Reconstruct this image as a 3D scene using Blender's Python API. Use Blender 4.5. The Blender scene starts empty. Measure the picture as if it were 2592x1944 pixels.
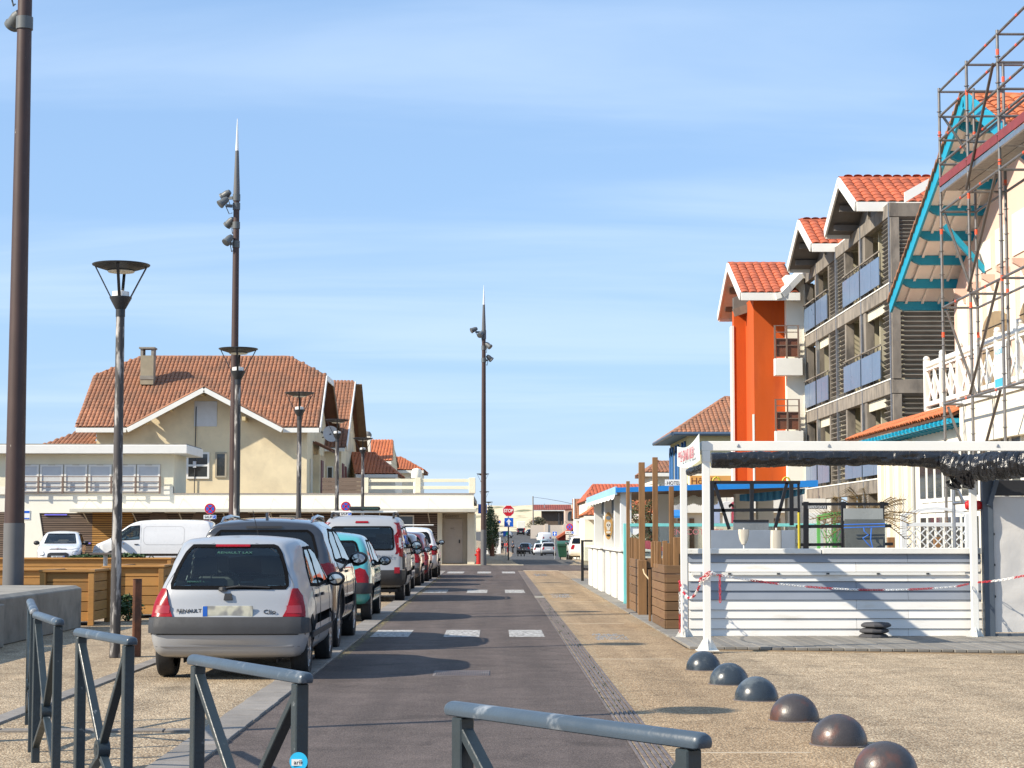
import bpy, bmesh, math, random
from mathutils import Vector, Matrix
from mathutils.bvhtree import BVHTree
random.seed(7)
R = math.radians
S = bpy.context.scene
C = S.collection
# ------------------------------------------------------------------ camera
FPX, CX, CY, CAMH = 4800.0, 1296.0, 972.0, 1.44      # focal length in photo pixels, photo centre, eye height
PITCH, YAW = math.atan(378 / FPX), math.atan(46 / FPX)
cd = bpy.data.cameras.new('camera'); cam = bpy.data.objects.new('camera', cd); C.objects.link(cam)
cd.sensor_width = 36; cd.lens = FPX / 2592 * 36; cd.clip_start = .1; cd.clip_end = 4000
cam.location = (0, 0, CAMH); cam.rotation_euler = (math.pi / 2 + PITCH, 0, -YAW)
S.camera = cam
# ------------------------------------------------------------------ sky and sun
SUN = Vector((1.0, .43, -.76)).normalized()          # the way the light travels
EL, AZ = math.asin(-SUN.z), math.atan2(-SUN.x, -SUN.y)
w = bpy.data.worlds.new('World'); S.world = w; w.use_nodes = True
nt = w.node_tree; N = nt.nodes; L = nt.links
for n in list(N): N.remove(n)
out = N.new('ShaderNodeOutputWorld'); bg = N.new('ShaderNodeBackground'); sky = N.new('ShaderNodeTexSky')
sky.sky_type = 'NISHITA'; sky.sun_disc = False; sky.sun_elevation = EL; sky.sun_rotation = AZ
sky.air_density = 1.0; sky.dust_density = .25; sky.ozone_density = 3.0; sky.altitude = 10
tc = N.new('ShaderNodeTexCoord'); sp = N.new('ShaderNodeSeparateXYZ'); L.new(tc.outputs['Generated'], sp.inputs[0])
def wm(op, a, b=None):
    m = N.new('ShaderNodeMath'); m.operation = op
    for i, q in enumerate((a, b)):
        if q is None: continue
        if isinstance(q, (int, float)): m.inputs[i].default_value = q
        else: L.new(q, m.inputs[i])
    return m.outputs[0]
zz = wm('ADD', wm('MAXIMUM', sp.outputs['Z'], 0), .10)
cx_, cy_ = wm('DIVIDE', sp.outputs['X'], zz), wm('DIVIDE', sp.outputs['Y'], zz)
cmb = N.new('ShaderNodeCombineXYZ'); L.new(wm('ADD', wm('MULTIPLY', cx_, .42), wm('MULTIPLY', cy_, .05)), cmb.inputs[0]); L.new(wm('MULTIPLY', cy_, 1.5), cmb.inputs[1])
nz = N.new('ShaderNodeTexNoise'); nz.inputs['Scale'].default_value = 1.1; nz.inputs['Detail'].default_value = 7; nz.inputs['Roughness'].default_value = .52; nz.inputs['Distortion'].default_value = .5
L.new(cmb.outputs[0], nz.inputs['Vector'])
rp = N.new('ShaderNodeMapRange'); rp.interpolation_type = 'SMOOTHSTEP'
rp.inputs['From Min'].default_value = .38; rp.inputs['From Max'].default_value = .72; rp.inputs['To Max'].default_value = .52; rp.inputs['To Min'].default_value = .06
L.new(nz.outputs['Fac'], rp.inputs['Value'])
veil = N.new('ShaderNodeMix'); veil.data_type = 'RGBA'; veil.inputs['Factor'].default_value = .62      # thin even haze veil
L.new(sky.outputs[0], veil.inputs['A']); veil.inputs['B'].default_value = (1.9, 3.25, 5.5, 1)
mx = N.new('ShaderNodeMix'); mx.data_type = 'RGBA'; L.new(rp.outputs[0], mx.inputs['Factor'])
L.new(veil.outputs['Result'], mx.inputs['A']); mx.inputs['B'].default_value = (4.3, 5.3, 6.6, 1)
L.new(mx.outputs['Result'], bg.inputs['Color']); bg.inputs['Strength'].default_value = .12
L.new(bg.outputs[0], out.inputs[0])
sd = bpy.data.lights.new('sun', 'SUN'); sd.energy = 5.0; sd.angle = R(.53); sd.color = (1, .90, .74)
so = bpy.data.objects.new('sun', sd); C.objects.link(so); so.rotation_euler = SUN.to_track_quat('-Z', 'Y').to_euler(); so.location = (-20, -10, 30)
vs = S.view_settings; vs.view_transform = 'Standard'; vs.look = 'None'; vs.exposure = 0.58; vs.gamma = 1; vs.use_curve_mapping = False
S.cycles.use_denoising = True; S.cycles.max_bounces = 8; S.cycles.transparent_max_bounces = 16
S.cycles.caustics_reflective = False; S.cycles.caustics_refractive = False

# ------------------------------------------------------------------ helpers
_a = Vector((math.sin(YAW) * math.cos(PITCH), math.cos(YAW) * math.cos(PITCH), math.sin(PITCH)))
_r = Vector((math.cos(YAW), -math.sin(YAW), 0)); _u = _r.cross(_a)
def at(px, py, Y):
    """place in the street, Y metres ahead, that the photograph shows at (px, py): used as a survey to find real sizes"""
    d = _a + _r * ((px - CX) / FPX) + _u * ((CY - py) / FPX)
    return Vector((0, 0, CAMH)) + d * (Y / d.y)
def on(px, py, z):
    d = _a + _r * ((px - CX) / FPX) + _u * ((CY - py) / FPX); return Vector((0, 0, CAMH)) + d * ((z - CAMH) / d.z)
def X(px, Y, py=1350): return at(px, py, Y).x
def Z(py, Y, px=1250): return at(px, py, Y).z

WM = {}
def thing(name, label, cat, loc=(0, 0, 0), rz=0, group=None, kind=None):
    o = bpy.data.objects.new(name, None); C.objects.link(o); o.empty_display_size = .2
    o.location = loc; o.rotation_euler = (0, 0, rz)
    WM[o] = Matrix.Translation(Vector(loc)) @ Matrix.Rotation(rz, 4, 'Z')
    return tag(o, label, cat, group, kind)
def tag(o, label=None, cat=None, group=None, kind=None):
    if label: o['label'] = label
    if cat: o['category'] = cat
    if group: o['group'] = group
    if kind: o['kind'] = kind
    return o
def link(name, me, parent=None, loc=None, rot=None, sc=None, mw=None):
    o = bpy.data.objects.new(name, me); C.objects.link(o)
    if parent is not None: o.parent = parent; WM[o] = WM[parent]
    else: WM[o] = Matrix.Identity(4)
    if mw is not None: o.matrix_basis = (WM[parent].inverted() @ mw) if parent is not None else mw
    if loc is not None: o.location = loc
    if rot is not None: o.rotation_euler = rot
    if sc is not None: o.scale = sc
    return o

class MB:
    """collects faces; build() links them as one mesh object"""
    def __init__(s): s.v = []; s.f = []
    def add(s, vs, fs):
        b = len(s.v); s.v += [Vector(q) for q in vs]; s.f += [tuple(b + i for i in f) for f in fs]; return s
    def box(s, x0, x1, y0, y1, z0, z1):
        return s.add([(x0, y0, z0), (x1, y0, z0), (x1, y1, z0), (x0, y1, z0), (x0, y0, z1), (x1, y0, z1), (x1, y1, z1), (x0, y1, z1)],
                     [(0, 3, 2, 1), (4, 5, 6, 7), (0, 1, 5, 4), (1, 2, 6, 5), (2, 3, 7, 6), (3, 0, 4, 7)])
    def mbox(s, m, sx, sy, sz):
        h = (sx / 2, sy / 2, sz / 2)
        vs = [m @ Vector((a * h[0], b * h[1], c * h[2])) for a, b, c in ((-1, -1, -1), (1, -1, -1), (1, 1, -1), (-1, 1, -1), (-1, -1, 1), (1, -1, 1), (1, 1, 1), (-1, 1, 1))]
        return s.add(vs, [(0, 3, 2, 1), (4, 5, 6, 7), (0, 1, 5, 4), (1, 2, 6, 5), (2, 3, 7, 6), (3, 0, 4, 7)])
    def beam(s, a, b, wd, ht, up=(0, 0, 1)):
        a, b = Vector(a), Vector(b); d = b - a; l = d.length; y = d / l; u = Vector(up)
        if abs(y.dot(u)) > .98: u = Vector((0, 1, 0))
        x = y.cross(u).normalized(); z = x.cross(y)
        m = Matrix((x, y, z)).transposed().to_4x4(); m.translation = (a + b) / 2
        return s.mbox(m, wd, l, ht)
    def tube(s, pts, r, n=8, cap=True):
        pts = [Vector(p) for p in pts]; k = len(pts); rr = r if isinstance(r, (list, tuple)) else [r] * k
        b = len(s.v); ref = None
        for i, p in enumerate(pts):
            t = (pts[min(i + 1, k - 1)] - pts[max(i - 1, 0)]).normalized()
            if ref is None: ref = Vector((0, 0, 1)) if abs(t.z) < .9 else Vector((1, 0, 0))
            x = t.cross(ref).normalized(); y = t.cross(x).normalized(); ref = -y if False else ref
            for j in range(n):
                a = 2 * math.pi * j / n
                s.v.append(p + (x * math.cos(a) + y * math.sin(a)) * rr[i])
        for i in range(k - 1):
            for j in range(n):
                j2 = (j + 1) % n
                s.f.append((b + i * n + j, b + i * n + j2, b + (i + 1) * n + j2, b + (i + 1) * n + j))
        if cap:
            s.f.append(tuple(b + j for j in range(n))[::-1]); s.f.append(tuple(b + (k - 1) * n + j for j in range(n)))
        return s
    def lathe(s, prof, n=16, o=(0, 0, 0), m=None):
        b = len(s.v); o = Vector(o); k = len(prof)
        for r, z in prof:
            for j in range(n):
                a = 2 * math.pi * j / n; q = Vector((r * math.cos(a), r * math.sin(a), z))
                s.v.append(o + (m @ q if m is not None else q))
        for i in range(k - 1):
            for j in range(n):
                j2 = (j + 1) % n
                s.f.append((b + i * n + j, b + i * n + j2, b + (i + 1) * n + j2, b + (i + 1) * n + j))
        if prof[0][0] > 1e-5: s.f.append(tuple(b + j for j in range(n))[::-1])
        if prof[-1][0] > 1e-5: s.f.append(tuple(b + (k - 1) * n + j for j in range(n)))
        return s
    def prism(s, poly, ax, a0, a1):
        """polygon in the plane across axis ax, pushed from a0 to a1; poly gives the other two coordinates in order"""
        def P(q, a): return {'x': (a, q[0], q[1]), 'y': (q[0], a, q[1]), 'z': (q[0], q[1], a)}[ax]
        n = len(poly)
        return s.add([P(q, a0) for q in poly] + [P(q, a1) for q in poly],
                     [tuple(range(n))[::-1], tuple(range(n, 2 * n))] + [(i, (i + 1) % n, n + (i + 1) % n, n + i) for i in range(n)])
    def slab(s, pts, th):
        """flat polygon in space with a thickness below it"""
        pts = [Vector(p) for p in pts]; nn = (pts[1] - pts[0]).cross(pts[-1] - pts[0]).normalized()
        if nn.z < 0: nn = -nn
        n = len(pts)
        return s.add(pts + [p - nn * th for p in pts], [tuple(range(n)), tuple(range(n, 2 * n))[::-1]] + [(i, n + i, n + (i + 1) % n, (i + 1) % n) for i in range(n)])
    def mesh(s, name, mat, parent=None, bev=0, smooth=False, seg=1):
        vs = s.v
        if parent is not None:
            m = WM[parent].inverted(); vs = [m @ q for q in vs]
        me = bpy.data.meshes.new(name); me.from_pydata([tuple(q) for q in vs], [], s.f)
        bm = bmesh.new(); bm.from_mesh(me)
        bmesh.ops.recalc_face_normals(bm, faces=bm.faces[:])
        if bev:
            es = [e for e in bm.edges if len(e.link_faces) == 2 and e.calc_face_angle(0) > .5]
            bmesh.ops.bevel(bm, geom=es, offset=bev, segments=seg, affect='EDGES', profile=.6, clamp_overlap=True)
        bm.to_mesh(me); bm.free()
        if smooth:
            for p in me.polygons: p.use_smooth = True
            try: me.set_sharp_from_angle(angle=R(38))
            except Exception: pass
        if mat: me.materials.append(mat)
        return me
    def build(s, name, mat, parent=None, bev=0, smooth=False, seg=1):
        return link(name, s.mesh(name, mat, parent, bev, smooth, seg), parent)

UNIT = {}
def piece(name, mat, parent, c, size, rz=0, m=None, key=None):
    """a small block sharing one bevelled mesh per material and proportion"""
    k = (mat.name, tuple(round(q, 3) for q in size))
    if k not in UNIT:
        b = MB().box(-size[0] / 2, size[0] / 2, -size[1] / 2, size[1] / 2, -size[2] / 2, size[2] / 2)
        UNIT[k] = b.mesh(name, mat, None, min(.004, min(size) * .15))
    mw = (Matrix.Translation(Vector(c)) @ Matrix.Rotation(rz, 4, 'Z')) if m is None else m
    return link(name, UNIT[k], parent, mw=mw)
def text(s_, size, mat, name, parent, m, ext=.003, align='CENTER', sx=1, bold=0):
    """lettering in the built-in typeface: m is a matrix whose x runs along the line and y up"""
    cu = bpy.data.curves.new(name, 'FONT'); cu.body = s_; cu.size = size; cu.extrude = ext; cu.align_x = align; cu.align_y = 'CENTER'; cu.resolution_u = 3; cu.offset = bold
    t = bpy.data.objects.new(name, cu); me = bpy.data.meshes.new_from_object(t)
    bpy.data.objects.remove(t); me.materials.clear(); me.materials.append(mat)
    return link(name, me, parent, mw=m @ Matrix.Scale(sx, 4, (1, 0, 0)))
def face_m(p, n=(0, -1, 0), up=(0, 0, 1)):
    """matrix of a flat piece at p whose front looks along n"""
    n = Vector(n).normalized(); x = Vector(up).cross(n).normalized(); y = n.cross(x)
    m = Matrix((x, y, n)).transposed().to_4x4(); m.translation = Vector(p); return m
def copy_tree(o, loc, rz=0, label=None, group=None):
    c = o.copy(); C.objects.link(c); c.location = loc; c.rotation_euler = (0, 0, rz)
    WM[c] = Matrix.Translation(Vector(loc)) @ Matrix.Rotation(rz, 4, 'Z')
    if label: c['label'] = label
    if group: c['group'] = group
    for ch in [q for q in C.objects if q.parent == o]:
        d = ch.copy(); C.objects.link(d); d.parent = c; WM[d] = WM[c]
        for g in [q for q in C.objects if q.parent == ch]:
            e = g.copy(); C.objects.link(e); e.parent = d; WM[e] = WM[c]
    return c

# ------------------------------------------------------------------ materials
MATS = {}
def mat(name, col, rough=.6, metal=0, var=.12, vs=3.0, col2=None, c2=(.45, .62), c2s=6.0, bump=0, bs=60, coat=0, rnd=0, stretch=(1, 1, 1), spec=.5, det=6, emit=0):
    if name in MATS: return MATS[name]
    m = bpy.data.materials.new(name); m.use_nodes = True; t = m.node_tree; N = t.nodes; L = t.links
    p = N['Principled BSDF']; p.inputs['Roughness'].default_value = rough; p.inputs['Metallic'].default_value = metal
    p.inputs['Specular IOR Level'].default_value = spec
    if coat: p.inputs['Coat Weight'].default_value = coat; p.inputs['Coat Roughness'].default_value = .04
    geo = N.new('ShaderNodeNewGeometry'); mp = N.new('ShaderNodeMapping'); mp.inputs['Scale'].default_value = stretch; L.new(geo.outputs['Position'], mp.inputs['Vector'])
    def noise(sc, d=det, r=.6):
        n = N.new('ShaderNodeTexNoise'); n.inputs['Scale'].default_value = sc; n.inputs['Detail'].default_value = d; n.inputs['Roughness'].default_value = r
        L.new(mp.outputs[0], n.inputs['Vector']); return n.outputs['Fac']
    def rng(src, a, b, c, d):
        q = N.new('ShaderNodeMapRange'); q.inputs[1].default_value = a; q.inputs[2].default_value = b; q.inputs[3].default_value = c; q.inputs[4].default_value = d
        L.new(src, q.inputs[0]); return q.outputs[0]
    def mix(f, a, b, mode='MIX'):
        q = N.new('ShaderNodeMix'); q.data_type = 'RGBA'; q.blend_type = mode
        for s_, v in (('Factor', f), ('A', a), ('B', b)):
            if isinstance(v, (int, float)): q.inputs[s_].default_value = v
            elif isinstance(v, tuple): q.inputs[s_].default_value = (*v, 1)
            else: L.new(v, q.inputs[s_])
        return q.outputs['Result']
    c = tuple(col)
    if col2: c = mix(rng(noise(c2s), c2[0], c2[1], 0, 1), c, tuple(col2))
    if var or rnd:
        v = rng(noise(vs), .25, .75, 1 - var, 1 + var)
        if rnd:
            oi = N.new('ShaderNodeObjectInfo'); mm = N.new('ShaderNodeMath'); mm.operation = 'MULTIPLY'
            L.new(v, mm.inputs[0]); L.new(rng(oi.outputs['Random'], 0, 1, 1 - rnd, 1 + rnd), mm.inputs[1]); v = mm.outputs[0]
        cc = N.new('ShaderNodeCombineColor'); [L.new(v, cc.inputs[i]) for i in range(3)]
        c = mix(1.0, c, cc.outputs[0], 'MULTIPLY')
    if isinstance(c, tuple): p.inputs['Base Color'].default_value = (*c, 1)
    else: L.new(c, p.inputs['Base Color'])
    if rough > .12 and not metal: L.new(rng(noise(vs * 2.3), .3, .7, max(0, rough - .08), min(1, rough + .08)), p.inputs['Roughness'])
    if bump:
        b = N.new('ShaderNodeBump'); b.inputs['Strength'].default_value = bump; b.inputs['Distance'].default_value = .02; L.new(noise(bs, 3), b.inputs['Height']); L.new(b.outputs[0], p.inputs['Normal'])
    if emit: p.inputs['Emission Color'].default_value = (*col, 1); p.inputs['Emission Strength'].default_value = emit
    MATS[name] = m; return m
def glass(name, tint, refl=1.0, rough=.02):
    if name in MATS: return MATS[name]
    m = bpy.data.materials.new(name); m.use_nodes = True; t = m.node_tree; N = t.nodes; L = t.links
    N.remove(N['Principled BSDF']); o = N['Material Output']
    tr = N.new('ShaderNodeBsdfTransparent'); tr.inputs[0].default_value = (*tint, 1)
    g = N.new('ShaderNodeBsdfGlossy'); g.inputs['Roughness'].default_value = rough; g.inputs[0].default_value = (refl, refl, refl, 1)
    f = N.new('ShaderNodeFresnel'); f.inputs[0].default_value = 1.55; x = N.new('ShaderNodeMixShader')
    L.new(f.outputs[0], x.inputs[0]); L.new(tr.outputs[0], x.inputs[1]); L.new(g.outputs[0], x.inputs[2]); L.new(x.outputs[0], o.inputs[0])
    MATS[name] = m; return m
def ground_mat(name, a, b, speck, sc, bump, rough=.85, lane=None, dirt=(.8, 1.1), cell=None):
    """paving with pebbles or asphalt grain: a, b broad tones, speck a pebble tone"""
    m = bpy.data.materials.new(name); m.use_nodes = True; t = m.node_tree; N = t.nodes; L = t.links
    p = N['Principled BSDF']; p.inputs['Roughness'].default_value = rough; p.inputs['Specular IOR Level'].default_value = .3
    geo = N.new('ShaderNodeNewGeometry')
    def noise(s_, d=5):
        n = N.new('ShaderNodeTexNoise'); n.inputs['Scale'].default_value = s_; n.inputs['Detail'].default_value = d; n.inputs['Roughness'].default_value = .62; L.new(geo.outputs['Position'], n.inputs['Vector']); return n.outputs['Fac']
    def ramp(src, lo, hi, c0, c1):
        q = N.new('ShaderNodeMapRange'); q.inputs[1].default_value = lo; q.inputs[2].default_value = hi; L.new(src, q.inputs[0])
        x = N.new('ShaderNodeMix'); x.data_type = 'RGBA'; L.new(q.outputs[0], x.inputs['Factor'])
        for k, v in (('A', c0), ('B', c1)):
            if isinstance(v, tuple): x.inputs[k].default_value = (*v, 1)
            else: L.new(v, x.inputs[k])
        return x.outputs['Result']
    c = ramp(noise(.55), .38, .62, a, b)
    vo = N.new('ShaderNodeTexVoronoi'); vo.inputs['Scale'].default_value = sc; L.new(geo.outputs['Position'], vo.inputs['Vector'])
    bw = N.new('ShaderNodeRGBToBW'); L.new(vo.outputs['Color'], bw.inputs[0])
    c = ramp(bw.outputs[0], .35, .8, c, speck)
    dk = N.new('ShaderNodeMix'); dk.data_type = 'RGBA'; dk.blend_type = 'MULTIPLY'; dk.inputs['Factor'].default_value = 1
    L.new(c, dk.inputs['A'])
    def grey(src, lo, hi, u, v_):
        q = N.new('ShaderNodeMapRange'); q.inputs[1].default_value = lo; q.inputs[2].default_value = hi; q.inputs[3].default_value = u; q.inputs[4].default_value = v_; L.new(src, q.inputs[0])
        k = N.new('ShaderNodeCombineColor'); [L.new(q.outputs[0], k.inputs[i]) for i in range(3)]; return k.outputs[0]
    L.new(grey(vo.outputs['Distance'], .15, .75, 1.08, .62), dk.inputs['B'])
    d2 = N.new('ShaderNodeMix'); d2.data_type = 'RGBA'; d2.blend_type = 'MULTIPLY'; d2.inputs['Factor'].default_value = 1
    L.new(dk.outputs['Result'], d2.inputs['A']); L.new(grey(noise(2.2, 8), .3, .7, dirt[0], dirt[1]), d2.inputs['B'])
    L.new(d2.outputs['Result'], p.inputs['Base Color'])
    if lane:      # streaks worn along the driving direction, and old stains
        mp = N.new('ShaderNodeMapping'); mp.inputs['Scale'].default_value = (2.6, .07, 1); L.new(geo.outputs['Position'], mp.inputs['Vector'])
        n3 = N.new('ShaderNodeTexNoise'); n3.inputs['Scale'].default_value = 1.0; n3.inputs['Detail'].default_value = 4; L.new(mp.outputs[0], n3.inputs['Vector'])
        n4 = N.new('ShaderNodeTexNoise'); n4.inputs['Scale'].default_value = 1.3; n4.inputs['Detail'].default_value = 9; n4.inputs['Distortion'].default_value = 1.2; L.new(geo.outputs['Position'], n4.inputs['Vector'])
        src = d2.outputs['Result']
        for q_, a_, b2_, c_, d_ in ((n3.outputs['Fac'], .35, .65, .86, 1.14), (n4.outputs['Fac'], .30, .42, .72, 1.0)):
            k3 = N.new('ShaderNodeMix'); k3.data_type = 'RGBA'; k3.blend_type = 'MULTIPLY'; k3.inputs['Factor'].default_value = 1; L.new(src, k3.inputs['A']); L.new(grey(q_, a_, b2_, c_, d_), k3.inputs['B']); src = k3.outputs['Result']
        L.new(src, p.inputs['Base Color'])
    b_ = N.new('ShaderNodeBump'); b_.inputs['Strength'].default_value = bump; b_.inputs['Distance'].default_value = .01; b_.invert = True; L.new(vo.outputs['Distance'], b_.inputs['Height']); L.new(b_.outputs[0], p.inputs['Normal'])
    MATS[name] = m; return m
def tile_mat(name, a, b, c3, rnd=.3):
    """fired clay: three tones by tile, with lichen and weather stains"""
    m = mat(name, a, .8, 0, .14, .8, b, (.42, .66), 1.1, .12, 60, rnd=rnd); return m

white = mat('white_paint', (.80, .79, .74), .5, var=.05, vs=1.5)
white_old = mat('white_paint_worn', (.76, .75, .70), .6, var=.07, vs=4, col2=(.55, .53, .47), c2=(.62, .78), c2s=9)
cream = mat('cream_render', (.84, .78, .59), .9, var=.06, vs=1.2, bump=.15, bs=140)
offwhite = mat('offwhite_render', (.88, .84, .72), .9, var=.05, vs=.8, bump=.12, bs=140)
seal_black = mat('seal_black', (.006, .006, .007), .9, var=0, spec=.1)
black = mat('black_plastic', (.018, .018, .02), .55, var=.15)
rubber = mat('tyre_rubber', (.022, .022, .023), .85, var=.2, vs=20)
darksteel = mat('dark_steel', (.035, .036, .04), .5, var=.2)
steel = mat('galvanised_steel', (.42, .43, .44), .45, 1, var=.2, vs=9)
aluminium = mat('aluminium', (.62, .63, .65), .35, 1, var=.08)
chrome = mat('chrome', (.8, .8, .82), .08, 1, var=0)
concrete = mat('concrete', (.27, .25, .215), .9, var=.2, vs=2, col2=(.17, .16, .14), c2=(.50, .72), c2s=2.2, bump=.2, bs=50)
redlens = mat('red_lens', (.26, .002, .006), .25, var=.15, vs=12, coat=.25, spec=.3)
clearlens = mat('clear_lens', (.72, .72, .72), .12, var=.1, coat=1)
# ------------------------------------------------------------------ ground, road, pavements
asphalt = ground_mat('brown_asphalt', (.088, .068, .063), (.107, .083, .077), (.175, .142, .125), 120, .35, .9, lane=1, dirt=(.78, 1.12))
asphalt_grey = ground_mat('grey_asphalt', (.075, .072, .072), (.10, .095, .092), (.15, .145, .14), 80, .3, .9)
aggregate = ground_mat('washed_gravel_concrete', (.30, .21, .128), (.36, .262, .165), (.64, .52, .36), 62, .9, .85, lane=1, dirt=(.78, 1.12))
aggregate_warm = ground_mat('washed_gravel_concrete_ochre', (.285, .185, .10), (.335, .228, .13), (.56, .42, .265), 62, .9, .85, lane=1, dirt=(.82, 1.1))
sand = ground_mat('pale_sand', (.62, .50, .33), (.70, .58, .40), (.74, .62, .44), 6, .1, .95)
paver = mat('grey_stone_paver', (.21, .19, .17), .85, var=.2, vs=5, rnd=.14, bump=.2, bs=60)
PROF = [(-30, 0), (0, 0), (60, 0), (100, 0), (115, -.14), (130, -.4), (170, -.85), (230, -1.25), (262, -1.28), (300, -1.0), (350, -.3), (420, .75), (480, 1.6), (520, 2.0)]
def gz(Y):
    for (a, za), (b, zb) in zip(PROF, PROF[1:]):
        if a <= Y <= b: return za + (zb - za) * (Y - a) / (b - a)
    return PROF[-1][1]
def sheet(name, mt, rows, lift, label=None, kind='structure', parent=None):
    """strip of ground following the street's profile: rows of (Y, x_left, x_right)"""
    m = MB(); pts = []
    for y, a, b in rows: pts += [(a, y, gz(y) + lift), (b, y, gz(y) + lift)]
    m.add(pts, [(2 * i, 2 * i + 1, 2 * i + 3, 2 * i + 2) for i in range(len(rows) - 1)])
    o = m.build(name, mt, parent)
    if parent is None: tag(o, label, None, None, kind)
    return o
def rows(y0, y1, a, b): return [(y, a, b) for y in [y0] + [q for q, _ in PROF if y0 < q < y1] + [y1]]
sheet('ground', aggregate, rows(-30, 520, -420, 420), -.004)
sheet('road', asphalt, rows(-10, 86.5, -1.84, .925), .0)
sheet('side_street', asphalt, rows(73.6, 86.2, -40, 60), .004)
sheet('car_park', asphalt_grey, rows(56, 73.55, -40, -5.2), .0)
sheet('far_road', asphalt_grey, [(86.2, .9, 3.4), (100, 1.0, 4.3), (115, 1.1, 4.6), (130, 1.1, 4.8), (170, 1.3, 6), (230, 2.2, 8), (262, 2.6, 9.5), (300, 2, 13), (350, -1, 22), (420, -8, 38), (480, -14, 60), (505, -20, 70)], .004)
sheet('pavement', aggregate_warm, [(-10, 1.14, 2.45), (20, 1.14, 2.45), (73.2, 1.14, 2.45)], .002)
# pavement corner across the side street, with the stop sign
m = MB(); m.prism([(-40, 86.3), (1.15, 86.3), (.9, 100), (1.0, 130), (-40, 130)], 'z', -.05, .03)
tag(m.build('pavement', aggregate, None, .01), None, None, None, 'structure')
m = MB(); m.box(-40, 1.35, 86.0, 86.28, -.05, .028)
tag(m.build('kerb', mat('pale_kerb', (.55, .48, .36), .9, var=.15), None, .008), None, None, None, 'structure')
m = MB(); m.box(1.14, 2.5, 73.2, 73.45, -.05, .012)
tag(m.build('kerb', MATS['pale_kerb'], None, .004), None, None, None, 'structure')
# far pale ground patches beyond the crossing (sandy verge by the bins)
sheet('verge', sand, [(112, 4.7, 7.5), (130, 4.85, 9), (165, 6, 10)], .012)
# band of stone pavers between the parking bays and the road: each stone is a part
band = thing('kerb_band', 'long flat band of pale stone pavers between parking bays and road', 'kerb', (-1.98, 30, 0), kind='structure')
y = 6.0
lens = [.36, .40, .44, .50]
while y < 46:
    l = random.choice(lens)
    piece('paver', paver, band, (-1.98 + random.uniform(-.004, .004), y + l / 2, -.012 + random.uniform(0, .004)), (.29, l - .018, .06)); y += l
m = MB().box(-2.125, -1.835, 46, 73, -.05, .010); m.build('far_stones', paver, band)
# pavers that mark the back of the parking bays and cross lines in the paving
line = thing('paver_line', 'row of thin grey pavers behind the parking bays near the barriers', 'kerb', (-3.8, 18, 0), kind='structure')
y = 8.0
while y < 40:
    piece('paver', paver, line, (-3.82, y + .2, -.016), (.16, .385, .06)); y += .4
line = thing('paver_line', 'row of thin grey pavers crossing the gravel paving behind the barriers', 'kerb', (-3, 13.3, 0), kind='structure')
x = -6.0
while x < -2.2:
    piece('paver', paver, line, (x + .2, 14.0 - .012 * x, -.016), (.385, .14, .06)); x += .4
# slotted drain: frame, grates and their bars
drain = thing('drain_channel', 'long slotted iron drain between road and pavement', 'drain', (1.03, 30, 0), kind='structure')
iron = mat('drain_iron', (.13, .105, .10), .75, var=.3, vs=7, col2=(.2, .18, .17), c2=(.5, .7), c2s=4)
m = MB().box(.925, 1.14, 3, 74, -.06, -.03); m.build('channel_bed', mat('drain_bed', (.03, .03, .028), .95), drain)
GR = {}
y = 6.5; k = 0
moss = mat('moss', (.10, .17, .03), .95, var=.3, vs=30, bump=.5, bs=80)
while y < 72:
    if abs(y - 42.5) < .5 or abs(y - 12.0) < .5:
        piece('cover_slab', concrete, drain, (1.035, y + .5, -.012), (.21, .97, .05)); y += 1; continue
    if 'g' not in GR:
        b = MB()
        for i in range(6): b.box(-.1 + i * .0385, -.1 + i * .0385 + (.022 if 0 < i < 5 else .018), -.495, .495, -.03, .006)
        for j in range(-2, 3): b.box(-.1, .107, j * .24 - .01, j * .24 + .01, -.03, -.012)
        GR['g'] = b.mesh('grate', iron)
    link('grate', GR['g'], drain, mw=Matrix.Translation((1.03, y + .5, 0)))
    y += 1; k += 1
m = MB()
for i in range(110):
    yy = random.choice([random.uniform(11, 21), random.uniform(22, 40), random.uniform(30, 45)]); xx = random.choice((.948, .985, 1.02, 1.05, 1.08, 1.115)) + random.uniform(-.006, .006)
    for q in range(5):
        a = random.uniform(0, 6.28); h = random.uniform(.006, .022); d = random.uniform(.008, .03)
        m.add([(xx - .006, yy, -.01), (xx + .006, yy + .01, -.01), (xx + d * math.cos(a), yy + d * math.sin(a), h)], [(0, 1, 2)])
        yy += .012
m.build('moss_tufts', moss, drain)['kind'] = 'stuff'
# cross gutter cover in the road
g = thing('road_grate', 'small rectangular ribbed iron cover in the brown road', 'grate', (-.32, 19.7, 0))
m = MB().box(-.62, -.04, 19.35, 20.1, -.02, .003); m.build('frame', iron, g)
m = MB()
for i in range(24): m.box(-.60 + i * .0235, -.60 + i * .0235 + .011, 19.4, 20.05, .003, .009)
m.build('rib', iron, g)
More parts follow.
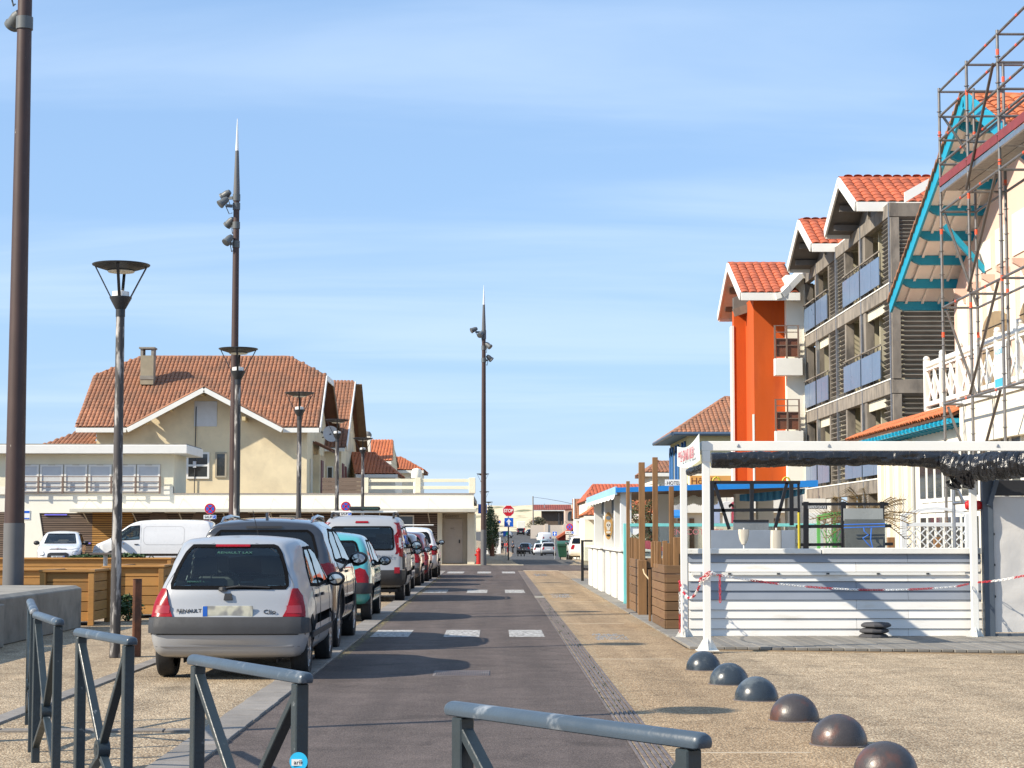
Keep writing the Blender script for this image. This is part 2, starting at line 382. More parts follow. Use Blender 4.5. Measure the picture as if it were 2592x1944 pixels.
# painted crossing dashes (worn)
def worn_paint(name, col, lo, hi):
    m = mat(name, col, .7, var=.1); t = m.node_tree; N = t.nodes; L = t.links; p = N['Principled BSDF']
    g = N.new('ShaderNodeNewGeometry'); n = N.new('ShaderNodeTexNoise'); n.inputs['Scale'].default_value = 16; n.inputs['Detail'].default_value = 8; n.inputs['Roughness'].default_value = .7
    L.new(g.outputs['Position'], n.inputs['Vector']); q = N.new('ShaderNodeMapRange'); q.inputs[1].default_value = lo; q.inputs[2].default_value = hi; L.new(n.outputs['Fac'], q.inputs[0]); L.new(q.outputs[0], p.inputs['Alpha']); return m
wp = worn_paint('worn_white_paint', (.64, .63, .60), .34, .66); yp = worn_paint('worn_yellow_paint', (.46, .38, .11), .50, .68); wp2 = worn_paint('faint_white_paint', (.6, .6, .58), .44, .62)
def dash(x0, x1, y0, y1, label, mt=wp, group='white crossing dashes on the road', skew=0):
    m = MB().add([(x0, y0, .006), (x1, y0, .006), (x1 + skew, y1, .006), (x0 + skew, y1, .006)], [(0, 1, 2, 3)])
    tag(m.build('road_marking', mt), label, 'road marking', group, 'thing')
wh = ('left', 'middle', 'right')
for r_, (yy, dl, xs) in enumerate(((26.55, 1.9, ((-1.72, -1.19), (-.70, -.20), (.22, .71))), (46.0, 2.6, ((-1.72, -1.15), (-.66, -.16), (.28, .76))), (68.5, 3.2, ((-1.7, -1.1), (-.6, -.1), (.3, .78))))):
    for i, (a, b) in enumerate(xs):
        dash(a, b, yy, yy + dl, f'{wh[i]} white painted dash of the {("nearest", "second", "farthest")[r_]} crossing row on the brown road', wp if (i or r_ != 1) else wp2)
dash(-1.83, -1.72, 22, 64, 'worn yellow line painted along the left edge of the road', yp, None)
dash(-2.11, -1.86, 20, 70, 'worn yellow paint on the stone band under the parked cars', yp, None)
sandp = worn_paint('drifted_sand', (.58, .46, .29), .50, .66)
for lb, pts in (('thin pale sand drifted along the pavement edge by the planters', [(2.2, 26.5), (2.46, 26.5), (2.46, 60), (2.3, 60)]), ('thin pale sand drifted along the near edge of the deck', [(2.3, 23.2), (7.9, 22.0), (7.9, 22.28), (2.4, 23.55)]), ('thin pale sand drifted along the drain beside the road', [(1.145, 10), (1.24, 10), (1.26, 60), (1.145, 60)])):
    tag(MB().add([(a, b, .0045) for a, b in pts], [(0, 1, 2, 3)]).build('drifted_sand', sandp), lb, 'sand', None, 'stuff')
for i, (xx, yy) in enumerate(((1.62, 26.6), (1.55, 44), (1.62, 66))):
    m = MB()
    for k in range(150):
        a, b = random.uniform(-.22, .22), random.uniform(-1, 1) * (.75 + .5 * i); m.box(xx + a - .012, xx + a + .012, yy + b - .02, yy + b + .02, .0, .006)
    o = m.build('tactile_studs', mat('stud_steel', (.7, .7, .68), .3, 1, var=.1)); tag(o, ('nearest', 'second', 'farthest')[i] + ' patch of small shiny studs on the ochre pavement', 'studs', 'stud patches on the pavement', 'stuff')
for i, yy in enumerate((12.6, 21.9, 30.5, 40.2, 52)):
    piece('expansion_joint', mat('pale_joint', (.40, .34, .26), .9), thing('pavement_joint', ('nearest', 'second', 'third', 'fourth', 'farthest')[i] + ' thin pale joint crossing the ochre pavement', 'joint', (1.6, yy, 0), 0, 'pavement joints', 'structure'), (1.62, yy, -.004), (.92, .022, .02))
# dunes behind the street
m = MB(); nx, ny = 120, 40; random.seed(3)
from mathutils import noise as mn
for j in range(ny + 1):
    for i in range(nx + 1):
        xx = -400 + 800 * i / nx; yy = 500 + 420 * j / ny
        t_ = min(1, (yy - 505) / 130); t_ = max(0, t_)
        h = 1.8 + (t_ * t_ * (3 - 2 * t_)) * (8.3 + 2.6 * mn.noise((xx * .011, yy * .012, 0)) + .9 * mn.noise((xx * .05, yy * .05, 3)))
        m.v.append(Vector((xx, yy, h)))
for j in range(ny):
    for i in range(nx):
        a = j * (nx + 1) + i; m.f.append((a, a + 1, a + nx + 2, a + nx + 1))
dune = mat('dune_sand', (.66, .54, .36), .95, var=.1, vs=.05, col2=(.20, .20, .11), c2=(.52, .60), c2s=.09, bump=0)
tag(m.build('dune_hills', dune, None, 0, True), None, None, None, 'structure')
# ------------------------------------------------------------------ vehicles
def inside(p, poly):
    x, y = p; c = False; n = len(poly); j = n - 1
    for i in range(n):
        (xi, yi), (xj, yj) = poly[i], poly[j]
        if (yi > y) != (yj > y) and x < (xj - xi) * (y - yi) / (yj - yi) + xi: c = not c
        j = i
    return c
def lerp_tab(t, v):
    if v <= t[0][0]: return t[0][1]
    for (a, fa), (b, fb) in zip(t, t[1:]):
        if v <= b: k = (v - a) / (b - a); k = k * k * (3 - 2 * k) * .5 + k * .5; return fa + (fb - fa) * k
    return t[-1][1]
def resample(pts, n, closed):
    pts = [Vector(p) for p in pts]
    if closed: pts = pts + [pts[0]]
    ls = [0]
    for a, b in zip(pts, pts[1:]): ls.append(ls[-1] + (b - a).length)
    out = []; j = 0
    for i in range(n):
        d = ls[-1] * i / (n if closed else n - 1)
        while j < len(ls) - 2 and ls[j + 1] < d: j += 1
        k = (d - ls[j]) / max(1e-9, ls[j + 1] - ls[j]); out.append(pts[j].lerp(pts[j + 1], k))
    return out
def chaikin(p, n, closed=True):
    for _ in range(n):
        q = []
        for i in range(len(p) - (0 if closed else 1)):
            a, b = Vector(p[i]), Vector(p[(i + 1) % len(p)]); q += [a.lerp(b, .25), a.lerp(b, .75)]
        p = q if closed else [Vector(p[0])] + q + [Vector(p[-1])]
    return p
interior_mat = mat('car_interior', (.07, .072, .075), .85, var=.2)
carglass = glass('tinted_car_glass', (.70, .82, .80)); darkglass = glass('privacy_glass', (.07, .075, .08)); mirrorglass = mat('mirror_glass', (.55, .58, .6), .05, 1, var=0)
trim = mat('bumper_plastic', (.035, .036, .04), .65, var=.15, vs=8)
rimm = mat('wheel_rim', (.55, .55, .56), .35, 1, var=.1)
plate_white = mat('number_plate', (.72, .73, .72), .4, var=.05); plate_yel = mat('number_plate_blurred', (.50, .49, .40), .5, var=.06, vs=25, col2=(.25, .25, .24), c2=(.36, .66), c2s=17, det=0)
plate_blue = mat('plate_blue', (.01, .10, .45), .4); ink = mat('black_ink', (.01, .01, .012), .5); badge = mat('badge_grey', (.25, .25, .26), .35, 1)

class Car:
    def __init__(s, name, label, x, yaxle, rz, sp, paint, group, detail=1):
        """sp: sil (side outline, rear at y=0), W, wz, wy, ax=(rear axle, front axle), wr, tw; x/yaxle place the axle that shows"""
        s.sp = sp; s.paint = paint; s.detail = detail; L_ = max(p[0] for p in sp['sil']); s.L = L_
        s.mid = (sp['ax'][0] + sp['ax'][1]) / 2
        off = sp['ax'][0] if abs(rz) < 1.2 else sp['ax'][1]
        if 1.2 < abs(rz) < 2.2: loc = (x, yaxle, 0)
        else: loc = (x, yaxle + (0 if abs(rz) < 1.2 else 0), 0)
        s.t = thing(name, label, 'car' if 'van' not in name else 'van', (loc[0], loc[1], gz(loc[1])), rz, group)
        s.M = WM[s.t]; s.oy = -(off) if not (1.2 < abs(rz) < 2.2) else -s.mid        # local y shift: origin at the named axle
        s.body()
    def W(s, y, z):
        sp = s.sp; w_ = sp['W'] * lerp_tab(sp['wz'], z) * lerp_tab(sp['wy'], y)
        return w_ * (1 - max(0, 1 - y / 1.0) ** 1.2 * lerp_tab(sp['tap'], z)) if 'tap' in sp else w_
    def body(s):
        sp = s.sp; n = 230 if s.detail else 90; MS = 26 if s.detail else 8
        sil = resample(chaikin(sp['sil'], 2), n, True)
        y0, y1 = min(p.x for p in sil) + .45, max(p.x for p in sil) - .5; zc = sp.get('zc', .62); r = sp.get('r', .13)
        m = MB(); idx = {}
        fr = [0, .012, .03, .055, .09, .14, .2, .28, .37, .47, .58, .7, .84, 1.0] if s.detail else [0, .02, .06, .12, .22, .36, .55, .78, 1.0]
        for i, p in enumerate(sil):
            sp_ = Vector((min(max(p.x, y0), y1), zc if p.y > zc else max(.45, zc - .1)))
            for side in (-1, 1):
                for k, f in enumerate(fr):
                    q = p.lerp(sp_, f); d = (q - p).length; e = 1 - min(d / r, 1)
                    xx = s.W(q.x, q.y) - r * (1 - math.sqrt(max(0, 1 - e * e)))
                    idx[(side, i, k)] = len(m.v); m.v.append(Vector((side * max(xx, .02), q.x + s.oy, q.y)))
            w_ = max(s.W(p.x, p.y) - r, .02)
            nrm = sil[(i + 1) % n] - sil[i - 1]; nrm = Vector((nrm.y, -nrm.x)); nrm = nrm / max(1e-6, nrm.length)
            cen = Vector((s.L * .5, .6)); nrm = nrm if nrm.dot(p - cen) > 0 else -nrm
            for j in range(1, MS):
                t = -1 + 2 * j / MS; bul = sp.get('crown', .035) * (1 - t * t) * (1.4 if nrm.x < -.5 or nrm.x > .5 else 1)
                if p.y < .4: bul *= .3
                q = p + nrm * bul; idx[('s', i, j)] = len(m.v); m.v.append(Vector((t * w_, q.x + s.oy, q.y)))
            idx[('s', i, 0)] = idx[(-1, i, 0)]; idx[('s', i, MS)] = idx[(1, i, 0)]
        for i in range(n):
            i2 = (i + 1) % n
            for side in (-1, 1):
                for k in range(len(fr) - 1): m.f.append((idx[(side, i, k)], idx[(side, i2, k)], idx[(side, i2, k + 1)], idx[(side, i, k + 1)]))
            for j in range(MS): m.f.append((idx[('s', i, j)], idx[('s', i, j + 1)], idx[('s', i2, j + 1)], idx[('s', i2, j)]))
        bm = bmesh.new(); vs = [bm.verts.new(v) for v in m.v]
        for f in m.f:
            try: bm.faces.new([vs[i] for i in f])
            except ValueError: pass
        bmesh.ops.remove_doubles(bm, verts=bm.verts[:], dist=.0008); bmesh.ops.recalc_face_normals(bm, faces=bm.faces[:])
        s.bvh = BVHTree.FromBMesh(bm)
        # wheel arches: open the flank and snap its rim to a circle
        R_ = sp['wr'] + .055; kill = set()
        for ay in sp['ax']:
            c = Vector((ay + s.oy, sp['wr'] + .015))
            for f in bm.faces:
                q = f.calc_center_median()
                if abs(q.x) > sp['W'] * .45 and (Vector((q.y, q.z)) - c).length < R_: kill.add(f)
        for w_ in sp.get('side_win', []):
            pl = [(a + s.oy, b) for a, b in w_]
            for f in bm.faces:
                if f in kill or abs(f.calc_center_median().x) < .3 * sp['W'] or abs(f.normal.x) < .25: continue
                if all(inside((v.co.y, v.co.z), pl) for v in f.verts): kill.add(f)
        for key, sg in (('rear_win', -1), ('front_win', 1)):
            for w_ in sp.get(key, []):
                for f in bm.faces:
                    q = f.calc_center_median()
                    if f in kill or f.normal.y * sg < .12: continue
                    if all(inside((v.co.x, v.co.z), w_) for v in f.verts): kill.add(f)
        bmesh.ops.delete(bm, geom=list(kill), context='FACES')
        for ay in sp['ax']:
            c = Vector((ay + s.oy, sp['wr'] + .015))
            for v in bm.verts:
                if v.is_boundary and abs(v.co.x) > sp['W'] * .45:
                    d = Vector((v.co.y, v.co.z)) - c
                    if d.length < R_ + .09 and v.co.z < sp['wr'] * 2 + .25: d = d.normalized() * R_; v.co.y, v.co.z = c.x + d.x, c.y + d.y
        me = bpy.data.meshes.new('body'); bm.to_mesh(me); bm.free(); me.materials.append(s.paint)
        for p in me.polygons: p.use_smooth = True
        s.b = link('body', me, s.t)
        # wheel wells, underside, cabin tub
        m = MB()
        for ay in sp['ax']:
            for sd in (-1, 1):
                a = sd * (sp['W'] - .03); b_ = sd * (sp['W'] - .34); k = 14; cz = sp['wr'] + .015
                for i in range(k):
                    t0, t1 = math.pi * i / k, math.pi * (i + 1) / k; y_ = ay + s.oy
                    m.add([(a, y_ + R_ * math.cos(t0), cz + R_ * math.sin(t0)), (a, y_ + R_ * math.cos(t1), cz + R_ * math.sin(t1)), (b_, y_ + R_ * math.cos(t1), cz + R_ * math.sin(t1)), (b_, y_ + R_ * math.cos(t0), cz + R_ * math.sin(t0))], [(0, 1, 2, 3)])
                m.box(min(b_, b_ + .01 * sd), max(b_, b_ + .01 * sd), ay + s.oy - R_, ay + s.oy + R_, .16, cz + R_)
        m.box(-sp['W'] * .82, sp['W'] * .82, .35 + s.oy, s.L - .4 + s.oy, .2, .26)
        s.part(m, 'underbody', black)
        for ay in sp['ax']:
            for sd in (-1, 1): s.wheel(sd, ay)
        s.cabin()
        for w_ in sp.get('side_win', []):
            for sd in (-1, 1): s.window(w_, 'x', sd)
        for w_ in sp.get('rear_win', []): s.window(w_, 'y', -1)
        for w_ in sp.get('front_win', []): s.window(w_, 'y', 1)
    def part(s, m, name, mt, parent=None, bev=0, smooth=False):
        """m is in the car's own frame"""
        m.v = [s.M @ v for v in m.v]; return m.build(name, mt, parent or s.t, bev, smooth)
    def hit(s, a, b, ax, sg, off):
        if ax == 'x': o = Vector((sg * 4, a + s.oy, b)); d = Vector((-sg, 0, 0))
        else: o = Vector((a, sg * 9, b)); d = Vector((0, -sg, 0))
        h = s.bvh.ray_cast(o, d)
        if h[0] is None:
            h = s.bvh.find_nearest(Vector((sg * s.sp['W'], a + s.oy, b)) if ax == 'x' else Vector((a, (0 if sg < 0 else s.L) + s.oy, b)))
        n = h[1]; n = n if n.dot(d) < 0 else -n
        return h[0] + n * off
    def decal(s, poly, ax, sg, mt, name, off=.004, th=.012, res=.07, parent=None, smooth=True):
        """a panel of this outline laid on the bodywork"""
        bm = bmesh.new(); f = bm.faces.new([bm.verts.new((p[0], p[1], 0)) for p in poly])
        bmesh.ops.triangulate(bm, faces=[f]) if False else None
        xs = [p[0] for p in poly]; ys = [p[1] for p in poly]
        for lo, hi, nv in ((min(xs), max(xs), (1, 0, 0)), (min(ys), max(ys), (0, 1, 0))):
            k = int((hi - lo) / res)
            for i in range(1, k + 1):
                v = lo + (hi - lo) * i / (k + 1)
                bmesh.ops.bisect_plane(bm, geom=bm.verts[:] + bm.edges[:] + bm.faces[:], plane_co=(v * nv[0], v * nv[1], 0), plane_no=nv)
        m = MB(); bm.verts.ensure_lookup_table(); bm.verts.index_update(); n = len(bm.verts)
        top = [s.hit(v.co.x, v.co.y, ax, sg, off + th) for v in bm.verts]; low = [s.hit(v.co.x, v.co.y, ax, sg, off - .01) for v in bm.verts]
        m.add(top, [tuple(v.index for v in f.verts) for f in bm.faces])
        ed = [(e.verts[0].index, e.verts[1].index) for e in bm.edges if e.is_boundary]
        b = len(m.v); m.v += low; m.f += [(a, c, b + c, b + a) for a, c in ed]
        bm.free(); return s.part(m, name, mt, parent, 0, smooth)
    def ring(s, poly, ax, sg, inw, outw, mt, name, off=.006, parent=None):
        P_ = [Vector(p) for p in poly]; P_ = resample(P_, 64, True); n = len(P_); c = sum(P_, Vector((0, 0))) / n
        m = MB(); area = sum(P_[i].x * P_[(i + 1) % n].y - P_[(i + 1) % n].x * P_[i].y for i in range(n))
        for i, p in enumerate(P_):
            t = (P_[(i + 1) % n] - P_[i - 1]).normalized(); nr = Vector((t.y, -t.x)) * (1 if area > 0 else -1)
            a, b = p - nr * inw, p + nr * outw
            m.v += [s.hit(a.x, a.y, ax, sg, off), s.hit(b.x, b.y, ax, sg, off), s.hit(b.x, b.y, ax, sg, -.004)]
        for i in range(n):
            j = (i + 1) % n; m.f += [(3 * i, 3 * i + 1, 3 * j + 1, 3 * j), (3 * i + 1, 3 * i + 2, 3 * j + 2, 3 * j + 1)]
        return s.part(m, name, mt, parent, 0, True)
    def window(s, w_, ax, sg):
        g = s.decal(w_, ax, sg, s.sp.get('glass', carglass) if not (ax == 'y' and sg < 0) else s.sp.get('rglass', carglass), 'window', .002, .002, .09)
        s.ring(w_, ax, sg, .024 if s.detail else .04, .010, seal_black, 'window_seal', .007, g)
    def wheel(s, sd, ay):
        sp = s.sp; r = sp['wr']; tw = sp.get('tw', .19); xo = sd * (sp['W'] - .025); y_ = ay + s.oy
        rot = Matrix.Rotation(math.pi / 2 * sd, 3, 'Y'); rim = r * .66
        prof = [(rim, -tw + .01), (r * .93, -tw), (r * .985, -tw + .015), (r, -tw + .04), (r, -.04), (r * .985, -.015), (r * .93, 0), (rim, -.012), (rim - .01, -.03)]
        m = MB().lathe([(a, b) for a, b in prof], 28, (0, 0, 0)); m.f = [f for f in m.f if len(f) == 4]
        for v in m.v: v.xyz = (rot @ v) + Vector((xo, y_, r))
        w_ = s.part(m, 'wheel', rubber, None, 0, True)
        m = MB()
        for i in range(sp.get('spokes', 6)):
            a = 2 * math.pi * i / sp.get('spokes', 6)
            for q in (-1, 1):
                m.beam((.03 * math.cos(a), .03 * math.sin(a), -.02), ((rim - .015) * math.cos(a + q * .17), (rim - .015) * math.sin(a + q * .17), -.02), .035, .025, (0, 0, 1))
        m.lathe([(.0, -.005), (.05, -.008), (.055, -.04)], 12); m.lathe([(rim - .02, -.03), (rim - .005, -.012), (rim + .003, -.02), (rim - .01, -.15)], 28)
        m.f = [f for f in m.f if len(f) <= 4]
        for v in m.v: v.xyz = (rot @ v) + Vector((xo, y_, r))
        s.part(m, 'rim', sp.get('rim', rimm), w_, 0, True)
        m = MB().lathe([(0, -.1), (rim, -.1)], 18)
        for v in m.v: v.xyz = (rot @ v) + Vector((xo, y_, r))
        s.part(m, 'brake', darksteel, w_)
    def cabin(s):
        sp = s.sp; a, b = sp['cab']; zb = sp['belt']; w_ = sp['W'] - .17; o = s.oy
        m = MB().box(-w_, w_, a + o, b + o, .3, .34); m.box(-w_ - .02, -w_, a + o, b + o, .3, zb - .07); m.box(w_, w_ + .02, a + o, b + o, .3, zb - .07)
        m.box(-w_, w_, b - .35 + o, b + o, .34, zb + .02); m.box(-w_, w_, a + o, a + .03 + o, .3, zb - .1)
        s.part(m, 'cabin', interior_mat, None, .02)
        for i, (sy, xs) in enumerate(((sp['seats'][0], (-.36, .36)), (sp['seats'][1], (-.38, .38)))):
            for x_ in xs:
                m = MB(); m.prism([(sy - .12 + o, .5), (sy + .02 + o, .5), (sy - .09 + o, zb + .1), (sy - .2 + o, zb + .1)], 'x', x_ - .22, x_ + .22)
                m.box(x_ - .23, x_ + .23, sy - .1 + o, sy + .42 + o, .4, .56)
                st = s.part(m, 'seat', interior_mat, None, .03)
                m = MB(); m.prism([(sy - .2 + o, zb + .14), (sy - .1 + o, zb + .14), (sy - .12 + o, zb + .32), (sy - .2 + o, zb + .32)], 'x', x_ - .12, x_ + .12)
                m.tube([(x_ - .05, sy - .15 + o, zb + .05), (x_ - .05, sy - .15 + o, zb + .18)], .008, 6); m.tube([(x_ + .05, sy - .15 + o, zb + .05), (x_ + .05, sy - .15 + o, zb + .18)], .008, 6)
                s.part(m, 'headrest', interior_mat, st, .02)
        m = MB(); k = 20; yy = b - .5 + o
        m.tube([(-.36 + .18 * math.cos(2 * math.pi * i / k), yy + .06 * math.sin(2 * math.pi * i / k), zb - .02 + .17 * math.sin(2 * math.pi * i / k)) for i in range(k + 1)], .014, 6, False)
        m.beam((-.5, yy, zb - .02), (-.22, yy, zb - .02), .03, .03)
        s.part(m, 'steering_wheel', black, None, 0, True)
    def mirrors(s, y, z, mt, sc=1.0, col=None):
        for sd in (-1, 1):
            x0 = sd * (s.W(y, z) - .04); m = MB(); o = s.oy
            m.lathe([(0, -.05), (.05, -.048), (.085, -.02), (.095, .0), (.088, .03), (.06, .07), (.02, .1), (0, .105)], 16)
            for v in m.v: v.xyz = Vector((x0 + sd * .16 * sc + v.x * 1.15 * sc, y + o + v.z * sc, z + .03 + v.y * .85 * sc))
            m.beam((x0, y + o + .02, z - .03), (x0 + sd * .12, y + o + .02, z), .05, .05)
            h = s.part(m, 'wing_mirror', mt, None, 0, True)
            m = MB().lathe([(0, -.0545), (.066, -.0535), (.070, -.049)], 16)
            for v in m.v: v.xyz = Vector((x0 + sd * .16 * sc + v.x * 1.1 * sc, y + o + v.z * sc, z + .03 + v.y * .8 * sc))
            s.part(m, 'mirror_glass', mirrorglass, h, 0, True)
    def handles(s, spots, mt):
        for y, z in spots:
            for sd in (-1, 1): s.decal([(y, z), (y + .16, z), (y + .16, z + .03), (y, z + .03)], 'x', sd, mt, 'door_handle', .004, .022)
    def seams(s, lines, ax='x'):
        for sd in (-1, 1):
            for ln in lines:
                q = resample([Vector(p) for p in ln], max(4, len(ln) * 4), False)
                s.part(MB().tube([s.hit(p.x, p.y, 'x', sd, .0005) for p in q], .0035, 4), 'door_seam', black)
    def plate(s, y_side, z, mt, txt=None, w_=.52, blue=True, h=.11):
        p0 = s.hit(0, z, 'y', y_side, .012)
        m = MB().box(-w_ / 2, w_ / 2, p0.y - .008, p0.y + .006, z - h / 2, z + h / 2); pl = s.part(m, 'number_plate', mt, None, .003)
        if blue:
            for sd in (-1,):
                m = MB().box(sd * w_ / 2 * .98 if sd < 0 else w_ / 2 * .8, -w_ / 2 * .80 if sd < 0 else w_ / 2 * .98, p0.y + y_side * .008 - .002, p0.y + y_side * .008 + .002, z - h * .46, z + h * .46)
                s.part(m, 'country_band', plate_blue, pl)
        if txt: text(txt, .10, ink, 'plate_number', pl, s.M @ face_m((0.03 if y_side < 0 else -.03, p0.y + y_side * .0085, z), (0, y_side, 0)), .001)
        return pl
    def rear_text(s, tx, x, z, size, mt, sx=1.2):
        p = s.hit(x, z, 'y', -1, .009); q = s.hit(x, z + .05, 'y', -1, .006) - s.hit(x, z - .05, 'y', -1, .006); return text(tx, size, mt, 'badge', s.t, s.M @ face_m(p, (0, -q.z, q.y)), .003, sx=sx, bold=.0)
    def arches(s, mt, wd=.05):
        for ay in s.sp['ax']:
            for sd in (-1, 1):
                m = MB(); R_ = s.sp['wr'] + .055; cz = s.sp['wr'] + .015; k = 16
                for i in range(k + 1):
                    t = math.pi * (i / k * 1.16 - .08)
                    for rr, of in ((R_ - .004, -.02), (R_ - .002, .012), (R_ + wd, .012), (R_ + wd, -.006)):
                        y, z = ay + rr * math.cos(t), cz + rr * math.sin(t); q = s.hit(ay + (R_ + .05) * math.cos(t), max(.2, cz + (R_ + .05) * math.sin(t)), 'x', sd, 0)
                        m.v.append(Vector((q.x + sd * of, y + s.oy, z)))
                for i in range(k):
                    for j in range(3): m.f.append((4 * i + j, 4 * i + j + 1, 4 * i + j + 5, 4 * i + j + 4))
                s.part(m, 'arch_trim', mt, None, 0, True)
def mir(poly): return [(-x, z) for x, z in poly][::-1]
def car_paint(name, col, metal=.0, rough=.3): return mat(name, col, rough, metal, var=.03, vs=2, coat=1)

WZ = [(.2, .93), (.45, 1.0), (.75, 1.0), (.9, .975), (1.15, .88), (1.35, .79), (1.5, .72)]
# ---- silver hatchback (nearest)
hatch = dict(tap=[(.6, 0), (.7, .03), (.9, .13), (1.15, .22), (1.3, .36), (1.42, .4)], sil=[(.16, .22), (.05, .25), (.01, .33), (.0, .45), (.0, .57), (.05, .63), (.08, .72), (.11, .90), (.30, 1.14), (.47, 1.33), (.62, 1.40), (1.1, 1.425), (1.7, 1.42), (2.15, 1.36), (2.55, 1.14), (2.85, .95), (3.3, .86), (3.62, .74), (3.76, .58), (3.77, .42), (3.68, .26), (3.4, .22), (.4, .22)],
    W=.82, wz=WZ, wy=[(0, .965), (.3, .995), (.9, 1.0), (2.8, 1.0), (3.4, .95), (3.77, .78)], r=.11, ax=(.60, 3.06), wr=.285, tw=.18, cab=(.45, 2.7), belt=.90, seats=(1.05, 1.95), crown=.03,
    rear_win=[[(-.60, .915), (.60, .915), (.605, .96), (.57, 1.10), (.50, 1.27), (.44, 1.345), (-.44, 1.345), (-.50, 1.27), (-.57, 1.10), (-.605, .96)]], front_win=[[(-.58, .98), (.58, .98), (.47, 1.32), (-.47, 1.32)]],
    side_win=[[(.78, .93), (1.42, .91), (1.42, 1.32), (1.05, 1.32), (.92, 1.22)], [(1.48, .91), (2.5, .93), (2.42, 1.02), (2.05, 1.28), (1.85, 1.32), (1.48, 1.325)]])
silver = mat('silver_paint', (.37, .38, .395), .38, .25, var=.03, vs=2, coat=.35)
c = Car('hatchback', 'silver small hatchback parked nearest the camera with black bumper strip', -2.62, 19.4, 0, hatch, silver, 'cars parked along the road')
lamp = [(.645, .905), (.69, .905), (.735, .83), (.765, .735), (.78, .625), (.565, .625), (.60, .70), (.625, .80)]
for pl in (lamp, mir(lamp)):
    o = c.decal(pl, 'y', -1, redlens, 'tail_light', .004, .02, .05)
    sx = 1 if pl is lamp else -1
    c.decal([(sx * .60, .66), (sx * .745, .66), (sx * .73, .74), (sx * .60, .74)][::sx], 'y', -1, mat('dark_red_lens', (.30, .01, .012), .2, coat=1), 'fog_lens', .022, .006, .05, o)
c.decal([(-.80, .47), (.80, .47), (.80, .615), (-.80, .615)], 'y', -1, trim, 'bumper_strip', .004, .03, .06)
c.decal([(-.795, .455), (.795, .455), (.795, .465), (-.795, .465)], 'y', -1, black, 'bumper_groove', .002, .006, .08)
c.decal([(-.74, .335), (.74, .335), (.74, .342), (-.74, .342)], 'y', -1, mat('seam_grey', (.2, .2, .21), .5), 'bumper_seam', .002, .005, .08)
for a in ((0.0, .59, 2.6, .63),): pass
for sd in (-1, 1): c.decal([(.03, .47), (.26, .47), (.26, .605), (.03, .605)], 'x', sd, trim, 'bumper_strip', .004, .02, .06)
c.plate(-1, .69, plate_yel); c.plate(-1, .627, black, None, .42, False, .012)
c.decal([(-.045, .80), (.045, .80), (.035, .86), (-.035, .86)], 'y', -1, black, 'hatch_lock', .004, .02, .05)
c.rear_text('RENAULT', -.40, .69, .052, ink, 1.15); c.rear_text('Clio', .43, .68, .06, ink, 1.3)
c.decal([(-.19, 1.325), (.17, 1.325), (.17, 1.348), (-.19, 1.348)], 'y', -1, redlens, 'brake_light', .004, .012, .05)
m = MB(); m.tube([c.hit(-.1, .905, 'y', -1, .02), c.hit(.1, .925, 'y', -1, .03), c.hit(.42, .915, 'y', -1, .02)], .011, 6); m.lathe([(0, 0), (.05, 0), (.04, .03), (0, .035)], 12, c.hit(-.06, .9, 'y', -1, .0)); c.part(m, 'rear_wiper', black)
m = MB(); m.tube([(.05, 2.1 + c.oy, 1.4), (.02, 1.75 + c.oy, 1.72)], .004, 5); c.part(m, 'aerial', black)
c.mirrors(2.32, .93, black); c.handles([(1.58, .80), (.95, .80)], trim)
c.seams([[(1.45, .35), (1.45, .9)], [(2.5, .4), (2.55, .9)], [(.95, .62), (.85, .9)], [(.5, 1.37), (.30, 1.12), (.16, .9), (.12, .62)]])
c.decal([(.6, .40), (2.8, .40), (2.8, .46), (.6, .46)][:4], 'x', 1, trim, 'side_strip', .004, .012, .1); c.decal([(1.0, .40), (2.7, .40), (2.7, .46), (1.0, .46)], 'x', -1, trim, 'side_strip', .004, .012, .1)
gtext = mat('sticker_green', (.035, .12, .095), .8)
q = c.hit(.02, 1.27, 'y', -1, .006); text('RENAULT LAX', .038, gtext, 'window_sticker', c.t, c.M @ face_m(q, (0, -.75, .5)), .001, sx=1.5)['kind'] = 'stuff'
q = c.hit(-.32, .98, 'y', -1, .006); text('RENAULT  CLIO', .026, gtext, 'window_sticker', c.t, c.M @ face_m(q, (0, -.75, .5)), .001, sx=1.3)['kind'] = 'stuff'
c.t.scale = (.955, 1, .978); clio = c
# ---- dark grey crossover
suv = dict(sil=[(.10, .34), (.02, .48), (.0, .70), (.05, .86), (.10, 1.0), (.13, 1.07), (.29, 1.30), (.40, 1.485), (.36, 1.535), (.48, 1.585), (1.2, 1.62), (2.0, 1.615), (2.5, 1.53), (3.0, 1.25), (3.3, 1.06), (3.9, .97), (4.25, .82), (4.35, .62), (4.33, .40), (4.2, .26), (.4, .26)],
    W=.92, wz=[(.2, .92), (.5, 1.0), (.8, 1.0), (.95, .98), (1.15, .90), (1.4, .80), (1.62, .70)], wy=[(0, .94), (.3, .985), (.9, 1.0), (3.2, 1.0), (4.0, .93), (4.35, .78)], ax=(.88, 3.52), wr=.345, tw=.23, cab=(.55, 3.1), belt=1.05, seats=(1.3, 2.25), crown=.03, glass=carglass, rglass=darkglass, spokes=5,
    rear_win=[[(-.68, 1.11), (.68, 1.11), (.67, 1.20), (.60, 1.42), (.54, 1.475), (-.54, 1.475), (-.60, 1.42), (-.67, 1.20)]], front_win=[[(-.64, 1.1), (.64, 1.1), (.52, 1.52), (-.52, 1.52)]],
    side_win=[[(.75, 1.10), (1.75, 1.05), (1.75, 1.48), (1.25, 1.49), (.95, 1.38)], [(1.82, 1.05), (3.0, 1.06), (2.85, 1.18), (2.4, 1.46), (2.2, 1.49), (1.82, 1.49)]])
dgrey = car_paint('graphite_paint', (.032, .034, .042), .2, .3)
